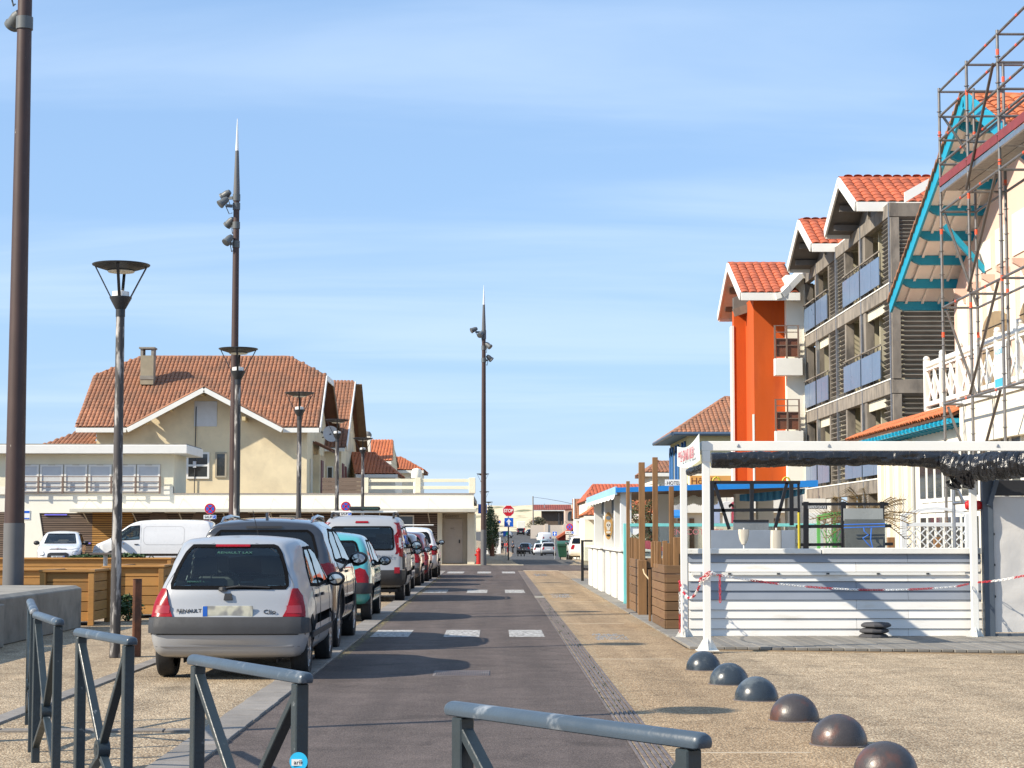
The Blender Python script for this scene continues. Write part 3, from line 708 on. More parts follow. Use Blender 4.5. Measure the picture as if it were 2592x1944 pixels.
c = Car('crossover', 'dark graphite crossover with black rear window parked behind the silver hatchback', -2.84, 24.1, 0, suv, dgrey, 'cars parked along the road')
lp = [(.42, .97), (.60, 1.01), (.80, 1.07), (.85, 1.04), (.89, .89), (.72, .95), (.42, .92)]
for pl in (lp, mir(lp)): c.decal(pl, 'y', -1, redlens, 'tail_light', .006, .02, .05)
c.decal([(-.46, .885), (.46, .885), (.46, .915), (-.46, .915)], 'y', -1, redlens, 'light_bar', .006, .015, .07)
for sd in (-1, 1): c.decal([(.05, .92), (.38, .98), (.46, 1.07), (.12, 1.06)], 'x', sd, redlens, 'tail_light', .004, .012, .05)
c.decal([(-.80, .36), (.80, .36), (.84, .56), (-.84, .56)], 'y', -1, trim, 'bumper', .006, .02, .07)
c.plate(-1, .76, plate_white, 'EX'); c.arches(trim, .06); c.mirrors(2.75, 1.07, black, 1.15); c.handles([(1.9, .93), (1.05, .95)], dgrey)
c.seams([[(1.78, .4), (1.78, 1.05)], [(2.85, .45), (2.95, 1.05)], [(1.0, .75), (.85, 1.08)]])
for sd in (-1, 1):
    m = MB(); m.tube([(sd * .56, y + c.oy, z) for y, z in ((.55, 1.565), (.8, 1.63), (1.4, 1.66), (2.1, 1.65), (2.35, 1.585))], [.015, .022, .022, .022, .015], 8); c.part(m, 'roof_rail', dgrey, None, 0, True)
m = MB(); m.prism([(.62 + c.oy, 1.60), (.84 + c.oy, 1.60), (.66 + c.oy, 1.70), (.63 + c.oy, 1.70)], 'x', -.018, .018); c.part(m, 'roof_fin', dgrey, None, .006)
c.decal([(-.22, 1.50), (.22, 1.50), (.22, 1.525), (-.22, 1.525)], 'y', -1, black, 'brake_light', .006, .01)
# ---- turquoise city car
mini = dict(sil=[(.10, .30), (.02, .42), (.0, .58), (.05, .66), (.10, .90), (.22, 1.12), (.40, 1.33), (.56, 1.40), (1.0, 1.43), (1.7, 1.41), (2.1, 1.32), (2.7, .98), (3.1, .86), (3.35, .68), (3.42, .48), (3.36, .28), (3.1, .22), (.4, .22)],
    W=.80, wz=[(.2, .93), (.45, 1.0), (.75, 1.0), (.9, .975), (1.15, .89), (1.35, .80), (1.5, .74)], wy=[(0, .94), (.35, .985), (.8, 1.0), (2.6, 1.0), (3.1, .93), (3.42, .78)], ax=(.52, 2.87), wr=.27, tw=.17, cab=(.4, 2.6), belt=.90, seats=(.95, 1.8), crown=.045,
    rear_win=[[(-.60, .92), (.60, .92), (.62, 1.0), (.52, 1.28), (.47, 1.31), (-.47, 1.31), (-.52, 1.28), (-.62, 1.0)]], front_win=[[(-.58, .98), (.58, .98), (.48, 1.30), (-.48, 1.30)]],
    side_win=[[(.60, .92), (1.2, .90), (1.2, 1.32), (.85, 1.32), (.72, 1.22)], [(1.27, .90), (2.5, .93), (2.35, 1.05), (2.0, 1.28), (1.8, 1.32), (1.27, 1.325)]])
turq = car_paint('turquoise_paint', (.08, .40, .42), .1, .3)
c = Car('city_car', 'small turquoise city car parked behind the dark crossover', -2.80, 31.7, 0, mini, turq, 'cars parked along the road')
lp = [(.52, .84), (.60, .87), (.68, .84), (.735, .72), (.735, .62), (.56, .62), (.53, .74)]
for pl in (lp, mir(lp)): c.decal(pl, 'y', -1, redlens, 'tail_light', .005, .02, .05)
c.decal([(-.76, .46), (.76, .46), (.78, .62), (-.78, .62)], 'y', -1, trim, 'bumper_strip', .005, .03, .06)
for sd in (-1, 1): c.decal([(.03, .47), (.22, .47), (.22, .61), (.03, .61)], 'x', sd, trim, 'bumper_strip', .005, .02, .06)
c.plate(-1, .74, plate_white); c.mirrors(2.2, .93, black); c.handles([(1.4, .80)], trim); c.seams([[(1.23, .4), (1.23, .9)], [(2.4, .4), (2.45, .9)]])
m = MB(); m.lathe([(.035, -.01), (.05, 0), (.035, .012)], 14, (0, 0, 0), Matrix.Rotation(math.pi / 2, 3, 'X')); 
for v in m.v: v += c.hit(.45, .40, 'y', -1, .02)
c.part(m, 'tow_ring', turq, None, 0, True)
# ---- silver compact van with white roof rack
mpv = dict(sil=[(.14, .36), (.04, .46), (.0, .62), (.04, .74), (.06, 1.0), (.10, 1.15), (.20, 1.55), (.32, 1.72), (.55, 1.785), (1.4, 1.81), (2.3, 1.79), (2.75, 1.66), (3.2, 1.25), (3.45, 1.08), (3.95, .96), (4.15, .78), (4.2, .56), (4.15, .34), (4.0, .26), (.4, .26)],
    W=.915, wz=[(.2, .93), (.5, 1.0), (.9, 1.0), (1.1, .975), (1.4, .92), (1.65, .865), (1.82, .82)], wy=[(0, .94), (.3, .985), (.9, 1.0), (3.2, 1.0), (3.8, .95), (4.2, .8)], ax=(.72, 3.42), wr=.31, tw=.2, cab=(.4, 3.2), belt=1.1, seats=(1.4, 2.4), crown=.03, r=.10,
    rear_win=[[(-.66, 1.09), (.66, 1.09), (.69, 1.16), (.66, 1.52), (.60, 1.58), (-.60, 1.58), (-.66, 1.52), (-.69, 1.16)]], front_win=[[(-.68, 1.15), (.68, 1.15), (.62, 1.66), (-.62, 1.66)]],
    side_win=[[(.55, 1.12), (1.35, 1.12), (1.35, 1.55), (.6, 1.55)], [(1.42, 1.12), (2.25, 1.12), (2.25, 1.58), (1.42, 1.58)], [(2.32, 1.12), (3.2, 1.12), (3.05, 1.25), (2.72, 1.57), (2.32, 1.58)]])
c = Car('compact_van', 'silver tall compact van with dark strapped bar on its roof rails', -2.80, 40.9, 0, mpv, silver, 'cars parked along the road')
lp = [(.78, 1.72), (.82, 1.72), (.885, 1.5), (.915, 1.1), (.90, .92), (.80, .96), (.77, 1.3), (.74, 1.55)]
for pl in (lp, mir(lp)):
    o = c.decal(pl, 'y', -1, redlens, 'tail_light', .006, .02, .06); sx = 1 if pl is lp else -1
    c.decal([(sx * .785, 1.14), (sx * .90, 1.14), (sx * .885, 1.34), (sx * .78, 1.34)][::sx], 'y', -1, clearlens, 'reversing_lens', .026, .005, .06, o)
for sd in (-1, 1): c.decal([(.06, 1.0), (.20, 1.0), (.30, 1.5), (.38, 1.66), (.28, 1.66), (.16, 1.4)], 'x', sd, redlens, 'tail_light', .004, .012, .06)
c.decal([(-.88, .38), (.88, .38), (.90, .66), (-.90, .66)], 'y', -1, trim, 'bumper', .006, .04, .07)
for sd in (-1, 1):
    c.decal([(.05, .4), (.36, .4), (.36, .66), (.05, .66)], 'x', sd, trim, 'bumper', .005, .02, .07); c.decal([(.12, .68), (.34, .68), (.34, 1.05), (.12, 1.0)], 'x', sd, trim, 'corner_trim', .004, .012, .07)
c.decal([(.70, .60), (.80, .60), (.80, .72), (.70, .72)], 'y', -1, redlens, 'reflector', .05, .004, .06)
c.plate(-1, .82, plate_white); c.rear_text('RENAULT', .48, .95, .075, badge, 1.25)
c.decal([(-.14, 1.655), (.14, 1.655), (.13, 1.69), (-.13, 1.69)], 'y', -1, redlens, 'brake_light', .005, .012)
m = MB(); m.lathe([(0, 0), (.05, 0), (.04, .02), (0, .025)], 12, (0, 0, 0)); c.mirrors(3.0, 1.14, black, 1.25); c.handles([(1.5, .98), (2.4, .98)], trim); c.arches(trim, .03)
c.seams([[(1.38, .4), (1.38, 1.1)], [(2.28, .4), (2.28, 1.1)], [(3.1, .45), (3.2, 1.1)]])
for sd in (-1, 1):
    m = MB(); m.tube([(sd * .66, y + c.oy, z) for y, z in ((.45, 1.77), (.55, 1.865), (1.4, 1.89), (2.3, 1.86), (2.45, 1.77))], .025, 8); c.part(m, 'roof_rail', black, None, 0, True)
m = MB().box(-.72, .72, 1.0 + c.oy, 1.06 + c.oy, 1.885, 1.925); o = c.part(m, 'rack_bar', white, None, .01)
m = MB().box(-.34, .34, .96 + c.oy, 1.1 + c.oy, 1.93, 2.02); o = c.part(m, 'bar_pad', black, None, .03); text('GLASMAN', .06, gtext, 'pad_lettering', o, c.M @ face_m((.12, .958 + c.oy, 1.975), (0, -1, 0)), .001, sx=1.3)
# ---- further hatchbacks in the row
pw = car_paint('white_car_paint', (.72, .72, .72), 0, .3)
def row_car(name, label, x, y, sp, paint, lens=None, bumper=trim, bm=black):
    c = Car(name, label, x, y, 0, sp, paint, 'cars parked along the road', 0); k = sp['belt'] / .9
    lp = [(.5, .88 * k), (.64, .90 * k), (.735, .76 * k), (.76, .64 * k), (.58, .64 * k), (.52, .76 * k)]
    lp = [(a * sp['W'] / .82, b) for a, b in lp]
    for pl in (lp, mir(lp)): c.decal(pl, 'y', -1, redlens, 'tail_light', .005, .02, .06)
    for sd in (-1, 1): c.decal([(.06, .68 * k), (.22, .68 * k), (.26, .86 * k), (.12, .87 * k)], 'x', sd, redlens, 'tail_light', .004, .012, .06)
    c.decal([(-.74, .36), (.74, .36), (.76, .50), (-.76, .50)], 'y', -1, bumper, 'bumper', .005, .02, .07)
    c.plate(-1, .58 * k, plate_white, None, .5); c.mirrors(sp['mir'], .95 * k, bm); c.handles([(1.58, .8 * k), (.95, .8 * k)], bumper)
    return c
hatch['mir'] = 2.32; suv['mir'] = 2.75; mini['mir'] = 2.2
hB = dict(hatch); hB['sil'] = [(a, b if b < .5 else .5 + (b - .5) * 1.05) for a, b in hatch['sil']]
row_car('hatchback', 'white hatchback parked just ahead of the silver compact van', -2.86, 47.2, hB, pw)
row_car('hatchback', 'dark grey hatchback parked between the white hatchback and the red car', -2.80, 52.4, hatch, car_paint('brown_grey_paint', (.12, .10, .09), .4, .3))
row_car('hatchback', 'dark red car parked near the far end of the row', -2.74, 57.2, hB, car_paint('dark_red_paint', (.22, .012, .02), .3, .28))
c = row_car('crossover', 'white crossover with grey roof at the far end of the parked row', -2.72, 62.3, suv, pw)
m = MB().box(-.75, .75, .95 + c.oy, 1.0 + c.oy, 1.70, 1.73); c.part(m, 'roof_bar', white, None, .005)
# ---- white delivery van in front of the left building
van = dict(sil=[(.10, .38), (.02, .5), (.0, .9), (.05, 1.4), (.16, 1.86), (.35, 1.95), (1.4, 1.975), (2.9, 1.965), (3.35, 1.86), (3.75, 1.58), (4.15, 1.26), (4.45, 1.13), (4.8, 1.0), (4.96, .82), (5.0, .6), (4.97, .38), (4.85, .27), (.4, .28)],
    W=.97, wz=[(.2, .95), (.5, 1.0), (1.0, 1.0), (1.25, .975), (1.6, .92), (1.97, .86)], wy=[(0, .97), (.5, 1.0), (3.8, 1.0), (4.5, .93), (5.0, .74)], ax=(.95, 4.05), wr=.33, tw=.21, cab=(3.0, 4.3), belt=1.2, seats=(3.3, 3.45), crown=.03, r=.1, rear_win=[], front_win=[[(-.75, 1.28), (.75, 1.28), (.68, 1.82), (-.68, 1.82)]],
    side_win=[[(3.02, 1.20), (4.10, 1.14), (4.12, 1.24), (3.72, 1.52), (3.42, 1.72), (3.02, 1.76)]])
c = Car('delivery_van', 'white panel van parked side-on before the slatted wall', -13.9, 78.5, math.pi / 2, van, pw, None)
c.mirrors(3.95, 1.18, black, 1.7); c.handles([(3.05, .98)], black); c.arches(trim, .03)
c.ring([(1.3, .98), (2.75, .98), (2.85, 1.1), (2.85, 1.62), (2.75, 1.72), (1.3, 1.72), (1.2, 1.62), (1.2, 1.1)], 'x', 1, .012, .012, mat('panel_groove', (.5, .5, .5), .5), 'panel_groove', .003)
c.ring([(1.3, .98), (2.75, .98), (2.85, 1.1), (2.85, 1.62), (2.75, 1.72), (1.3, 1.72), (1.2, 1.62), (1.2, 1.1)], 'x', -1, .012, .012, MATS['panel_groove'], 'panel_groove', .003)
c.seams([[(2.95, .5), (2.95, 1.85)], [(4.0, .7), (4.15, 1.1)]])
for sd in (-1, 1):
    c.decal([(4.62, .80), (4.93, .74), (4.90, .90), (4.70, 1.02)], 'x', sd, clearlens, 'headlight', .004, .015, .06); c.decal([(3.62, 1.0), (3.68, 1.0), (3.68, 1.03), (3.62, 1.03)], 'x', sd, mat('amber_lens', (.7, .3, .02), .2), 'side_repeater', .004, .01)
c.decal([(-.72, .36), (.72, .36), (.74, .56), (-.74, .56)], 'y', 1, trim, 'bumper', .004, .02, .08)
m = MB(); m.tube([c.hit(3.4, 1.18, 'x', -1, -.03) - Vector((0, 0, 0)), c.hit(3.4, 1.70, 'x', -1, -.03)], .012, 6); m.tube([c.hit(3.62, 1.18, 'x', -1, -.03), c.hit(3.62, 1.58, 'x', -1, -.03)], .012, 6); c.part(m, 'window_bar', black)
# ---- white car facing the camera at the left
c3 = dict(sil=[(.10, .32), (.02, .45), (.0, .65), (.08, .95), (.25, 1.2), (.5, 1.42), (.8, 1.49), (1.6, 1.515), (2.1, 1.47), (2.55, 1.26), (2.95, 1.03), (3.3, .96), (3.7, .88), (3.9, .76), (3.98, .58), (3.99, .42), (3.9, .27), (.4, .24)],
    W=.86, wz=[(.2, .93), (.5, 1.0), (.85, 1.0), (1.0, .97), (1.25, .87), (1.5, .76)], wy=[(0, .9), (.4, .98), (.9, 1), (3.2, 1), (3.7, .95), (3.99, .80)], ax=(.62, 3.16), wr=.31, tw=.19, cab=(.5, 2.9), belt=.98, seats=(1.1, 2.05), crown=.03, rear_win=[[(-.5, 1.0), (.5, 1.0), (.45, 1.36), (-.45, 1.36)]], front_win=[[(-.62, 1.04), (.62, 1.04), (.60, 1.12), (.52, 1.42), (-.52, 1.42), (-.60, 1.12)]],
    side_win=[[(.75, 1.02), (1.5, .99), (1.5, 1.40), (1.0, 1.40)], [(1.57, .99), (2.75, 1.0), (2.6, 1.12), (2.1, 1.39), (1.57, 1.41)]], glass=carglass)
c = Car('hatchback', 'white hatchback facing the camera in front of the slatted building', X(152, 76), 76, math.pi + .148, c3, pw, None)
hl = [(.50, .80), (.78, .86), (.77, .90), (.52, .865), (.30, .84), (.30, .82)]
for pl in (hl, mir(hl)): c.decal(pl, 'y', 1, clearlens, 'day_light', .005, .01, .06)
c.decal([(-.34, .80), (.34, .80), (.30, .83), (-.30, .83)], 'y', 1, trim, 'upper_grille', .005, .008, .06)
hl = [(.52, .60), (.60, .56), (.72, .58), (.76, .66), (.72, .73), (.56, .72)]
for pl in (hl, mir(hl)):
    o = c.decal(pl, 'y', 1, trim, 'headlight', .005, .012, .06); q = [(a * .9 + (.064 if a > 0 else -.064), b * .8 + .13) for a, b in pl]; c.decal(q, 'y', 1, clearlens, 'lens', .018, .008, .06, o)
c.decal([(-.36, .45), (.36, .45), (.42, .52), (.40, .64), (.30, .68), (-.30, .68), (-.40, .64), (-.42, .52)], 'y', 1, black, 'lower_grille', .005, .008, .06)
c.decal([(-.80, .30), (.80, .30), (.80, .38), (.45, .34), (-.45, .34), (-.80, .38)], 'y', 1, trim, 'bumper', .005, .012, .07)
c.plate(1, .50, plate_white, 'FB 439 JM')
for k, zz_ in enumerate((.80, .835)):
    q = [c.hit(x_, z_, 'y', 1, .03) for x_, z_ in ((-.09, zz_ - .01), (0, zz_ + .045), (.09, zz_ - .01))]; c.part(MB().tube(q, .009, 5), 'chevron', chrome)
c.mirrors(2.5, 1.03, black, 1.1); c.arches(trim, .05)
# ------------------------------------------------------------------ street furniture
pole_brown = mat('chipped_brown_paint', (.055, .030, .026), .55, var=.2, vs=6, col2=(.45, .42, .36), c2=(.69, .73), c2s=14, stretch=(1, 1, .35))
pole_grey = mat('grey_pole_base', (.115, .115, .118), .6, var=.1)
lamp_pole = mat('weathered_lamp_pole', (.055, .050, .050), .6, var=.25, vs=5, col2=(.40, .38, .36), c2=(.52, .60), c2s=11, stretch=(1, 1, .22))
lamp_black = mat('lamp_black', (.022, .024, .028), .45, var=.15)
frost = mat('frosted_spike', (.75, .78, .80), .35, var=.03)
spot_grey = mat('spotlight_grey', (.10, .11, .115), .5, var=.12)
lens_m = mat('lamp_glass', (.6, .58, .5), .1, var=.1, coat=1)
# -- tall brown masts with spotlights and spike
def mast(label, x, y, h, r, spots, split=1.6):
    t = thing('tall_mast', label, 'lamp post', (x, y, 0), 0, 'tall brown masts with spotlights')
    MB().lathe([(r * 1.06, 0), (r * 1.06, split)], 20, (x, y, 0)).build('pole_base', pole_grey, t, 0, True)
    hs = h * .826
    MB().lathe([(r, split), (r * .70, hs)], 20, (x, y, 0)).build('pole', pole_brown, t, 0, True)
    MB().lathe([(r * .76, hs), (r * .74, hs + .3), (r * .42, h * .93)], 16, (x, y, 0)).build('taper', pole_grey, t, 0, True)
    MB().lathe([(r * .40, h * .93), (.010, h)], 12, (x, y, 0)).build('spike', frost, t, 0, True)
    for dz, ang, tilt, reach in spots:
        z = hs + dz; d = Vector((math.cos(ang), math.sin(ang), 0)); p = Vector((x, y, z))
        cl = MB().lathe([(r * .88, -.10), (r * .88, .10)], 16, p).build('clamp', spot_grey, t, 0, True)
        MB().beam(p + d * r, p + d * (r + reach), .05, .09).build('bracket', spot_grey, t)
        ax = (d * math.cos(tilt) + Vector((0, 0, -1)) * math.sin(tilt)).normalized(); q = ax.to_track_quat('Z', 'Y').to_matrix()
        o = p + d * (r + reach + .09) + Vector((0, 0, .11))
        sp_ = MB().lathe([(0, -.16), (.07, -.16), (.10, -.08), (.105, -.06), (.11, .08), (.128, .1), (.128, .15), (.11, .155)], 16, o, q).build('spotlight', spot_grey, t, 0, True)
        MB().lathe([(0, .14), (.11, .143)], 16, o, q).build('lens', lens_m, sp_)
        MB().tube([o - d * .06 + Vector((0, 0, -.1)), p + d * (r + reach * .5) + Vector((0, 0, -.24)), p + d * r + Vector((0, 0, -.2))], .014, 5).build('cable', spot_grey, t)
    return t
x2, x3 = X(589, 55), X(1224, 86)
mast('nearest tall brown mast at the left edge with a clamp at the top', X(33, 29.9, 1480), 29.9, 13.2, .153, [(-.1, R(170), .5, .2), (-.3, R(150), .6, .2), (-.8, R(180), .6, .06), (-1.32, R(135), .6, .03)])
mast('tall brown mast rising behind the dark crossover with spike top', x2, 55, Z(302, 55), .125, [(.02, R(160), .55, .14), (-.24, R(205), .7, .18), (-.80, R(150), .7, .02), (-1.36, R(225), .8, .06)])
mast('tall brown mast standing on the corner by the toilets door', x3, 86, Z(722, 86), .125, [(.05, R(200), .4, .26), (-.16, R(240), .6, .06), (-.66, R(-30), .7, .02), (-1.22, R(20), .7, .06)])
# -- post-top lamps
def lamp(label, x, y, h=4.61, first=[None]):
    if first[0]: return copy_tree(first[0], (x, y, gz(y)), 0, label)
    t = thing('street_lamp', label, 'street lamp', (x, y, 0), 0, 'post top lamps along the parking bays'); first[0] = t; o = (x, y, 0)
    MB().lathe([(.066, 0), (.062, .1), (.052, h - 1.0), (.050, h - .62)], 16, o).build('pole', lamp_pole, t, 0, True)
    MB().lathe([(.055, h - .62), (.055, h - .53), (.06, h - .53), (.13, h - .40), (.13, h - .385)], 20, o).build('lamp_head', lamp_black, t, 0, True)
    MB().lathe([(.10, h - .385), (.098, h - .325), (.02, h - .31)], 20, o).build('light_cap', mat('opal_cap', (.8, .8, .78), .4), t, 0, True)
    d = MB().lathe([(0, h - .09), (.12, h - .085), (.28, h - .035), (.335, h - .012), (.34, h), (.33, h + .005), (0, h + .015)], 36, o).build('dish', lamp_black, t, 0, True)
    MB().lathe([(0, h - .098), (.15, h - .093), (.16, h - .08)], 24, o).build('reflector', mat('reflector_cream', (.7, .66, .55), .5), d, 0, True)
    for i in range(4):
        a = math.pi / 2 * i + .06; ca, sa = math.cos(a), math.sin(a)
        MB().beam((x + .11 * ca, y + .11 * sa, h - .40), (x + .30 * ca, y + .30 * sa, h - .025), .034, .014).build('arm', lamp_black, t)
    return t
lx = -4.42
oz = ('post top street lamp out of view left of the barriers', 'nearest post top street lamp standing left of the silver hatchback', 'second post top street lamp overlapping the tall mast', 'third post top street lamp above the dark crossover',
      'fourth post top street lamp beside the satellite dish', 'fifth post top street lamp above the compact van')
for i, l in enumerate(oz): lamp(l, lx + .01 * i, 13.0 if i == 0 else 22.3 + 10.25 * (i - 1))
for i, (px, py) in enumerate(((1222, 1193), (1226, 1226), (1237, 1246), (1240, 1263), (1243, 1275))):
    yy = 4.61 - 1.44; Yd = 4800 * 3.3 / (1350 - py); lamp(('nearest', 'second', 'third', 'fourth', 'farthest')[i] + ' of the distant street lamps clustered behind the corner mast', X(px, Yd), Yd)
# -- Saint Andrew's cross barriers
bar = mat('barrier_paint', (.026, .038, .046), .38, var=.15, vs=8, col2=(.26, .28, .29), c2=(.66, .74), c2s=16, bump=.08, bs=40)
rail_m = mat('barrier_rail_paint', (.050, .072, .098), .36, var=.12, vs=6, col2=(.30, .32, .34), c2=(.58, .72), c2s=7, bump=.06, bs=60)
def barrier(label, a, b, h=.92, full=True):
    a, b = Vector((a[0], a[1], 0)), Vector((b[0], b[1], 0)); d = (b - a); ln = d.length; u = d / ln; t = thing('barrier', label, 'barrier', a.lerp(b, .5), math.atan2(u.y, u.x), 'cross braced street barriers')
    def P(s_, z): return a + u * s_ + Vector((0, 0, z))
    nrm = Vector((-u.y, u.x, 0))
    prof = [(-.031, -.02), (.031, -.02), (.034, 0), (.028, .018), (.012, .028), (-.012, .028), (-.028, .018), (-.034, 0)]
    m = MB(); k = len(prof)
    for s_ in (-.02, -.005, ln + .005, ln + .02):
        sc = .8 if s_ in (-.02, ln + .02) else 1
        m.v += [P(s_, h) + nrm * (q[0] * sc * .9) + Vector((0, 0, q[1] * sc * .85)) for q in prof]
    for r_ in range(3):
        for i in range(k): m.f.append((r_ * k + i, r_ * k + (i + 1) % k, (r_ + 1) * k + (i + 1) % k, (r_ + 1) * k + i))
    m.f += [tuple(range(k))[::-1], tuple(range(3 * k, 4 * k))]
    m.build('top_rail', rail_m, t, .003, True)
    for s_ in (.045, ln - .045): MB().beam(P(s_, -.05), P(s_, h - .02), .05, .05, nrm).build('post', bar, t, .004)
    zc = .36
    for s0, s1, z0, z1 in ((.06, ln / 2 - .015, h - .06, zc + .03), (ln - .06, ln / 2 + .015, h - .06, zc + .03), (.06, ln / 2 - .015, .1, zc - .03), (ln - .06, ln / 2 + .015, .1, zc - .03)):
        MB().beam(P(s0, z0), P(s1, z1), .028, .042, nrm).build('brace', bar, t, .003)
    q = nrm.to_track_quat('Z', 'Y').to_matrix()
    MB().lathe([(.028, -.03), (.048, -.03), (.05, 0), (.048, .03), (.028, .03), (.028, -.03)], 18, P(ln / 2, zc), q).build('centre_ring', bar, t, 0, True)
    return t
def ends(a, b, c_, d): return [on(a, b, .92).xy, on(c_, d, .92).xy]
barrier('blue grey barrier nearest the camera in front of the road', *ends(1150, 1795, 1772, 1878))
b3 = barrier('blue grey barrier with a round sticker on its right post', *ends(492, 1671, 772, 1718))
barrier('blue grey barrier in front of the rusty steel post', *ends(200, 1601, 332, 1624))
barrier('blue grey barrier second from the left edge, turned almost end-on', *ends(94, 1557, 150, 1576))
barrier('farthest blue grey barrier at the left, mostly hidden behind the next', *ends(77, 1523, 87, 1549))
u = Vector((.585, -.95, 0)).normalized(); p = Vector((-1.25, 7.75, 0)) + u * (1.09) ; p = on(758, 1925, .655)
st = MB().lathe([(0, .0), (.032, .0), (.032, .001)], 24, p, face_m((0, 0, 0), (-.15, -1, 0)).to_3x3()); st.v = [v + Vector((0, -.029, 0)) for v in st.v]
so_ = st.build('sticker', mat('sticker_cyan', (.02, .42, .70), .4), b3)
m = MB().box(p.x - .024, p.x + .022, p.y - .0318, p.y - .0303, p.z - .014, p.z + .008); m.build('sticker_band', white, so_); text('arik', .022, ink, 'sticker_text', so_, face_m((p.x, p.y - .0322, p.z - .003)), .0003)
# -- hemispherical bollards
dome_blue = mat('painted_dome', (.030, .040, .052), .28, var=.2, vs=9, col2=(.085, .10, .11), c2=(.5, .65), c2s=7, bump=.06, bs=30)
dome_rust = mat('rusting_dome', (.050, .043, .043), .38, var=.25, vs=8, col2=(.125, .045, .026), c2=(.49, .68), c2s=4.5, bump=.1, bs=40)
def dome(label, x, y, r, mt):
    t = thing('dome_bollard', label, 'bollard', (x, y, 0), 0, 'hemispherical bollards along the pavement')
    pr = [(r * 1.0, -.02), (r, .012)] + [(r * math.cos(a), .012 + r * 1.02 * math.sin(a)) for a in [R(q) for q in range(6, 90, 6)]] + [(0.0005, .012 + r * 1.02)]
    MB().lathe(pr, 40, (x, y, 0)).build('dome', mt, t, 0, True)
    MB().lathe([(r + .012, -.01), (r + .012, .005), (r - .01, .012)], 40, (x, y, 0)).build('base_ring', iron, t, 0, True)
for i, (px, py, rr) in enumerate(((1781, 1694, .185), (1846, 1730, .19), (1915, 1770, .19), (2011, 1821, .19), (2124, 1882, .192), (2242, 1962, .192))):
    Yd = 6912 / (py - 1350) + .10
    dome(('farthest dark blue dome bollard beside the white pergola post', 'second dark blue dome bollard from the pergola post', 'dark blue dome bollard just before the rusty ones', 'farthest rusty dome bollard with an orange crown', 'middle rusty dome bollard with pale scuffs', 'nearest rusty dome bollard cut by the bottom edge')[i], X(px, Yd, py), Yd, rr, dome_blue if i < 3 else dome_rust)
# -- rusty steel post by the hatchback
t = thing('steel_post', 'rusty square steel post beside the silver hatchback', 'post', (X(350, 22.5), 22.5, 0))
rust = mat('rust', (.16, .065, .035), .8, var=.25, vs=9, col2=(.09, .045, .03), c2=(.45, .6), c2s=6, bump=.1)
xp = X(350, 22.5); MB().box(xp - .045, xp + .045, 22.45, 22.55, -.02, .90).build('post', rust, t, .006); MB().box(xp - .047, xp + .047, 22.448, 22.552, .90, .906).build('cap', rust, t)
# -- signs
sign_red = mat('sign_red', (.55, .008, .022), .4, var=.04); sign_blue = mat('sign_blue', (.010, .12, .60), .4, var=.04); sign_white = mat('sign_white', (.82, .83, .83), .4, var=.03); sign_back = mat('sign_back', (.12, .12, .125), .6)
def disc(p, r, mt, name, parent, th=.006, n=36): return MB().lathe([(0, 0), (r, 0), (r, th), (0, th)], n, p, face_m((0, 0, 0)).to_3x3()).build(name, mt, parent)
def no_parking(label, x, y, z, r, post_h=None, sub=None):
    t = thing('no_stopping_sign', label, 'sign', (x, y, gz(y)), 0, 'no stopping signs'); 
    MB().tube([(x, y + .03, gz(y)), (x, y + .03, z + r)], .03, 10).build('post', steel, t, 0, True)
    pl = disc((x, y, z), r, sign_white, 'plate', t); disc((x, y - .007, z), r * .97, sign_red, 'red_disc', pl, .004)
    disc((x, y - .012, z), r * .72, sign_blue, 'blue_field', pl, .004)
    for s_ in (-1, 1):
        k = r * .56; MB().beam((x - s_ * k, y - .019, z - k), (x + s_ * k, y - .019, z + k), .004, r * .19, (-s_ * .7, 0, .7)).build('red_bar', sign_red, pl)
    if sub:
        s2 = MB().box(x - r * 1.15, x + r * 1.15, y - .006, y, z - r * 1.85, z - r * 1.12).build('sub_plate', sign_white, t, .002)
        text(sub, r * .62, ink, 'lettering', s2, face_m((x - r * .3, y - .008, z - r * 1.49)), .001, sx=.95, bold=.004)
        b_ = MB().box(x + r * .45, x + r * 1.08, y - .010, y - .007, z - r * 1.8, z - r * 1.17).build('wheelchair_panel', sign_blue, s2)
        c_ = (x + r * .74, y - .011, z - r * 1.5); MB().tube([(c_[0] + .055 * math.cos(a) * r / .24, c_[1], c_[2] - .02 + .055 * math.sin(a) * r / .24) for a in [R(30 * i + 120) for i in range(10)]], .008, 5).build('symbol', sign_white, b_)
        MB().beam((c_[0] - .02, c_[1], c_[2] + .05), (c_[0], c_[1], c_[2]), .014, .014).build('symbol', sign_white, b_); disc((c_[0] - .02, c_[1], c_[2] + .075), .016, sign_white, 'symbol', b_, .002, 10)
    return t
no_parking('no stopping sign with SAUF wheelchair plate above the white van', X(531, 84), 84, Z(1288, 84), .245, None, 'SAUF')
no_parking('no stopping sign standing behind the silver compact van', X(875, 80), 80, Z(1282, 80), .21, None, 'SAUF')
def arrow_panel(p, s_, parent, name='arrow_plate', mt=None):
    x, y, z = p; q = MB().box(x - s_, x + s_, y - .006, y, z - s_, z + s_).build(name, sign_white, parent, .003)
    MB().box(x - s_ * .94, x + s_ * .94, y - .009, y - .0065, z - s_ * .94, z + s_ * .94).build('blue_field', sign_blue, q)
    MB().prism([(x - s_ * .2, z - s_ * .75), (x + s_ * .2, z - s_ * .75), (x + s_ * .2, z + s_ * .05), (x + s_ * .55, z + s_ * .05), (x, z + s_ * .72), (x - s_ * .55, z + s_ * .05), (x - s_ * .2, z + s_ * .05)], 'y', y - .012, y - .0095).build('white_arrow', sign_white, q)
    return q
xs, ys = X(1287, 100), 100
t = thing('stop_sign', 'red STOP sign above a blue one-way arrow plate', 'sign', (xs, ys, 0))
